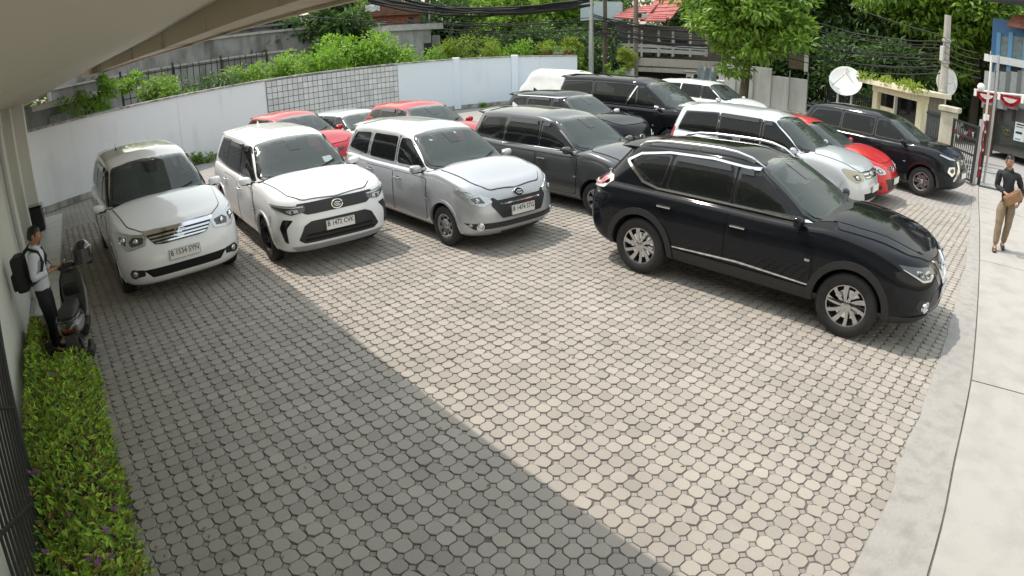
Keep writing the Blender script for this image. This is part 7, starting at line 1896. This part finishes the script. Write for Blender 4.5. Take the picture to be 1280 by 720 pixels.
for s in (-1, 1):
    bm = NB(); tube(bm, [(s * .10, .05, .22), (s * .115, .16, .30), (s * .125, .29, .235), (s * .14, .33, .10), (s * .17, .26, -.08), (s * .17, .10, -.15)], .022, 8); obj('strap', bm, NYL, bp_, smooth=60)

# ================================================================== SCOOTER
rw = gnd(103, 448); hdg = Vector((-BU.x, -BU.y, 0)).normalized(); ctr = Vector((-4.86, 5.20, 0))
SCB = mat('scooter_black', (.014, .014, .016), rough=.28, coat=.7); SCG = mat('scooter_grey', (.22, .23, .24), rough=.35, coat=.5); SEAT = mat('seat_vinyl', (.02, .02, .021), rough=.6, bump=.15)
sc = thing('motor_scooter', 'black motor scooter parked by the building, its tail lamp towards the hedge', 'scooter', ctr, math.atan2(hdg.y, hdg.x) - R(4)); sc.scale = (.87, .87, .87)
def loft(bm, secs, n=16, p=2.6, mi=0):
    """secs: (x, y centre, z centre, half width, half height)"""
    rows = []
    for x, yc, zc, w_, h in secs:
        rows.append([bm.verts.new((x, yc + math.copysign(abs(math.cos(t)) ** (2 / p), math.cos(t)) * w_, zc + math.copysign(abs(math.sin(t)) ** (2 / p), math.sin(t)) * h)) for t in [2 * math.pi * k / n for k in range(n)]])
    for a, b in zip(rows, rows[1:]):
        for k in range(n): bm.faces.new((a[k], a[(k + 1) % n], b[(k + 1) % n], b[k])).material_index = mi
    bm.faces.new(rows[0]).material_index = mi; bm.faces.new(rows[-1][::-1]).material_index = mi; fixn(bm)
for x in (-.62, .64):
    bm = NB(); lathe(bm, [(.19, -.042), (.235, -.050), (.262, -.030), (.27, 0), (.262, .030), (.235, .050), (.19, .042)], 32, 'Y'); w_ = obj('wheel', bm, RUBBER, sc, smooth=50); w_.location = (x, 0, .27)
    bm = NB(); lathe(bm, [(.195, -.03), (.175, -.028), (.175, .028), (.195, .03)], 28, 'Y'); lathe(bm, [(.001, .045), (.05, .045), (.05, -.045), (.001, -.045)], 16, 'Y')
    for k in range(5):
        a = 2 * math.pi * k / 5; tube(bm, [(math.cos(a) * .04, 0, math.sin(a) * .04), (math.cos(a + .15) * .18, 0, math.sin(a + .15) * .18)], .018, 6)
    fixn(bm); obj('rim', bm, DALLOY, w_, smooth=50)
bm = NB(); loft(bm, [(-.98, 0, .72, .035, .03), (-.92, 0, .70, .10, .075), (-.70, 0, .66, .15, .12), (-.40, 0, .60, .155, .15), (-.15, 0, .55, .14, .15), (.02, 0, .50, .13, .14)]); obj('tail_body', bm, SCB, sc, smooth=50)
for s in (-1, 1):
    bm = NB(); loft(bm, [(-.90, s * .095, .695, .03, .045), (-.70, s * .135, .665, .03, .065), (-.45, s * .142, .63, .03, .055), (-.25, s * .138, .59, .02, .02)]); obj('side_panel', bm, SCG, sc, smooth=50)
bm = NB(); loft(bm, [(-.80, 0, .785, .08, .025), (-.70, 0, .80, .125, .045), (-.45, 0, .79, .14, .055), (-.25, 0, .745, .135, .045), (-.05, 0, .735, .11, .045), (.05, 0, .72, .07, .03)]); obj('seat', bm, SEAT, sc, smooth=50)
bm = NB(); tube(bm, [(-.60, .15, .77), (-.85, .13, .80), (-.95, .05, .81), (-.95, -.05, .81), (-.85, -.13, .80), (-.60, -.15, .77)], .014, 8); obj('grab_rail', bm, SCB, sc, smooth=60)
bm = NB(); bbox_bevel(bm, (-.968, 0, .715), (.035, .12, .05), .015, 2); obj('tail_lamp', bm, mat('tail_dark_red', (.13, .008, .012), rough=.15, coat=1.0), sc, smooth=50)
for s in (-1, 1):
    bm = NB(); bbox_bevel(bm, (-.945, s * .105, .69), (.04, .035, .035), .015, 2); obj('indicator', bm, mat('amber_lens', (.16, .06, .015), rough=.15), sc, smooth=50)
bm = NB(); loft(bm, [(-.93, 0, .62, .08, .02), (-1.0, 0, .45, .09, .015), (-1.03, 0, .30, .075, .012)], p=4); obj('rear_fender', bm, BLACKP, sc, smooth=50)
bm = NB(); bbox_bevel(bm, (-1.025, 0, .50), (.008, .22, .09), .003, 1, Matrix.Rotation(R(14), 3, 'Y')); pl_ = obj('number_plate', bm, mat('plate_dark', (.03, .03, .032), rough=.5), sc)
bm = NB(); loft(bm, [(-.05, 0, .36, .15, .05), (.15, 0, .33, .16, .05), (.36, 0, .34, .16, .05)], p=4); obj('footboard', bm, BLACKP, sc, smooth=50)
bm = NB(); loft(bm, [(.30, 0, .36, .16, .05), (.36, 0, .50, .18, .05), (.44, 0, .70, .20, .05), (.50, 0, .88, .17, .05), (.53, 0, .98, .12, .04)], p=3)
obj('leg_shield', bm, SCB, sc, smooth=50)
bm = NB(); bbox_bevel(bm, (.36, 0, .78), (.05, .24, .16), .02, 2, Matrix.Rotation(R(-15), 3, 'Y')); obj('glove_box', bm, BLACKP, sc, smooth=50)
bm = NB(); loft(bm, [(.36, 0, .34, .10, .02), (.60, 0, .60, .10, .05), (.66, 0, .78, .12, .06), (.60, 0, .95, .10, .05)], p=3); obj('front_cowl', bm, SCG, sc, smooth=50)
bm = NB(); loft(bm, [(.34, 0, .555, .06, .012), (.45, 0, .575, .065, .012), (.64, 0, .60, .07, .012), (.84, 0, .53, .06, .012), (.93, 0, .42, .05, .01)], p=4); obj('front_fender', bm, SCB, sc, smooth=50)
for s in (-1, 1):
    bm = NB(); tube(bm, [(.64, s * .07, .27), (.55, s * .06, .62)], .02, 8); obj('fork', bm, GALV, sc, smooth=50)
bm = NB(); loft(bm, [(.42, 0, 1.03, .07, .03), (.48, 0, 1.05, .14, .055), (.56, 0, 1.05, .13, .06), (.64, 0, 1.02, .07, .04)], p=2.4); obj('handle_cover', bm, SCB, sc, smooth=60)
bm = NB(); tube(bm, [(.44, .36, 1.05), (.48, .22, 1.06), (.50, 0, 1.04), (.48, -.22, 1.06), (.44, -.36, 1.05)], .014, 8); hb3 = obj('handlebar', bm, GALV, sc, smooth=60)
for s in (-1, 1):
    bm = NB(); tube(bm, [(.435, s * .375, 1.05), (.475, s * .235, 1.06)], .02, 10); obj('grip', bm, RUBBER, hb3, smooth=50)
    bm = NB(); tube(bm, [(.54, s * .30, 1.045), (.50, s * .18, 1.06)], .007, 6); obj('lever', bm, GALV, hb3)
    bm = NB(); tube(bm, [(.48, s * .17, 1.06), (.47, s * .24, 1.20), (.44, s * .29, 1.26)], .007, 6); mi_ = obj('mirror_stem', bm, BLACKP, sc, smooth=50)
    bm = NB(); bmesh.ops.create_uvsphere(bm, u_segments=16, v_segments=10, radius=1)
    for v in bm.verts: v.co = Vector((v.co.x * .022 + .43, v.co.y * .075 + s * .31, v.co.z * .05 + 1.285))
    for f_ in bm.faces:
        if f_.normal.x < -.6: f_.material_index = 1
    obj('mirror', bm, [BLACKP, mat('mirror_glass', (.75, .77, .8), rough=.03, metal=1.0)], mi_, smooth=60)
bm = NB(); tube(bm, [(-.30, -.14, .26), (-.55, -.17, .27), (-.95, -.18, .36)], [.03, .055, .06], 12); obj('exhaust', bm, BLACKP, sc, smooth=60)
bm = NB(); loft(bm, [(-.75, .10, .27, .05, .09), (-.50, .11, .28, .06, .10), (-.20, .10, .33, .05, .09)]); obj('engine_case', bm, mat('engine_grey', (.10, .10, .105), rough=.5), sc, smooth=50)
bm = NB(); tube(bm, [(-.15, .13, .25), (-.20, .30, .015)], .012, 6); obj('side_stand', bm, IRON, sc)
# helmet hung on the right-hand mirror
q = Matrix.Translation(sc.location) @ Matrix.Rotation(sc.rotation_euler.z, 4, 'Z') @ (Vector((.46, -.27, 1.22)) * .87)
he = thing('helmet', 'glossy black helmet with a smoked visor hung on the scooter mirror', 'helmet', q, sc.rotation_euler.z + R(-20)); he.scale = (1.02, 1.02, 1.02)
bm = NB(); bmesh.ops.create_uvsphere(bm, u_segments=28, v_segments=18, radius=1); kill = []
for v in bm.verts: v.co = Vector((v.co.x * .145, v.co.y * .118, v.co.z * .125 + (0 if v.co.z > 0 else .01)))
for f_ in bm.faces:
    c = f_.calc_center_median()
    if c.z < -.085 or (c.x < -.07 and -.065 < c.z < .045 and abs(c.y) < .095): kill.append(f_)
bmesh.ops.delete(bm, geom=kill, context='FACES'); bmesh.ops.solidify(bm, geom=bm.faces[:], thickness=.018); fixn(bm); obj('helmet_shell', bm, GLOSSB, he, smooth=60)
bm = NB(); rows = []
for i in range(9):
    a = R(180 - 62 + 124 * i / 8); rows.append([bm.verts.new((math.cos(a) * (.150 + .006 * j), math.sin(a) * .124, .055 - .055 * j)) for j in range(4)])
for a, b in zip(rows, rows[1:]):
    for j in range(3): bm.faces.new((a[j], a[j + 1], b[j + 1], b[j]))
bmesh.ops.solidify(bm, geom=bm.faces[:], thickness=.003); fixn(bm); obj('visor', bm, mat('visor_smoked', (.06, .065, .07), rough=.05, coat=1.0), he, smooth=60)
for s in (-1, 1):
    bm = NB(); tube(bm, [(.02, s * .11, .05), (-.06, s * .112, .065), (-.10, s * .09, .05)], .006, 5); obj('stripe', bm, PENW, he)

# ---- crate and clothes hanger in the corner by the door
q = bpt(-1.35, -13.6, .158); bx_ = thing('crate', 'dark crate standing by the grey door at the far end of the step', 'crate', bpt(-1.28, -13.9, 0), math.atan2(BU.y, BU.x))
bm = NB(); bbox_bevel(bm, (0, 0, .42), (.36, .30, .50), .02, 1); obj('body', bm, BLACKP, bx_, smooth=40); bm = NB(); bbox_bevel(bm, (0, 0, .69), (.38, .32, .03), .01, 1); obj('lid', bm, GLOSSB, bx_)
hg = thing('clothes_hanger', 'white wire clothes hanger hung on the front of the dark crate', 'hanger', bpt(-1.09, -13.9, .62), math.atan2(BU.y, BU.x))
bm = NB(); tube(bm, [(-.17, 0, -.08), (0, 0, .04), (.17, 0, -.08), (-.17, 0, -.08)], .009, 6); tube(bm, [(0, 0, .04), (0, 0, .08), (.03, 0, .11)], .008, 6); obj('wire', bm, PENW, hg)

# ================================================================== COVERED CAR
cp = at(712, 112, 24.0); cv = thing('covered_car', 'car under a pale silver dust cover parked by the end of the white wall', 'car', (cp.x, cp.y, 0), R(-47))
bm = NB(); LV = []
for v, z, iy, fi in [(0, .12, .0, .0), (.2, .4, -.01, -.01), (.4, .75, .0, .02), (.55, .95, .05, .12), (.68, 1.12, .13, .5), (.8, 1.32, .18, .75), (.9, 1.50, .22, 1.0), (.97, 1.58, .30, 1.15), (1, 1.61, .40, 1.28)]:
    hl = half_loop(-2.15 + fi * .5, 2.1 - fi * 1.15, .92 - iy, .5, .6, 2.6, 2.6); LV.append([(x, y, z) for x, y in hl])
shell(bm, LV, None, lambda x, y: .05)
for v in bm.verts:
    fold = math.sin(v.co.x * 9 + v.co.z * 3) * .016 + .03 * noise.noise(Vector((v.co.x * 3, v.co.y * 3, v.co.z * 1.2))); n_ = Vector((v.co.x * .3, v.co.y, 0))
    if n_.length > 0: v.co += n_.normalized() * fold * (1.3 - v.co.z * .5)
obj('dust_cover', bm, mat('cover_cloth', (.56, .57, .57), rough=.55, var=.08, scale=3, sheen=.3), cv, smooth=60)
bm = NB(); tube(bm, [(2.0 - .01, -.7, .5), (2.16, 0, .46), (1.99, .7, .5)], .012, 6); obj('tie_cord', bm, mat('cord_grey', (.3, .3, .3), rough=.8), cv)
for x in (-1.3, 1.3):
    for s in (-1, 1):
        bm = NB(); lathe(bm, [(.001, -.09), (.31, -.09), (.31, .09), (.001, .09)], 20, 'Y', org=(x, s * .72, .31)); fixn(bm); obj('wheel', bm, RUBBER, cv, smooth=40)

# ================================================================== CARS
for k in CARS:
    c_ = make_car(CARS[k])
    if k == 'silver_small': c_.scale = (1, 1, .80)
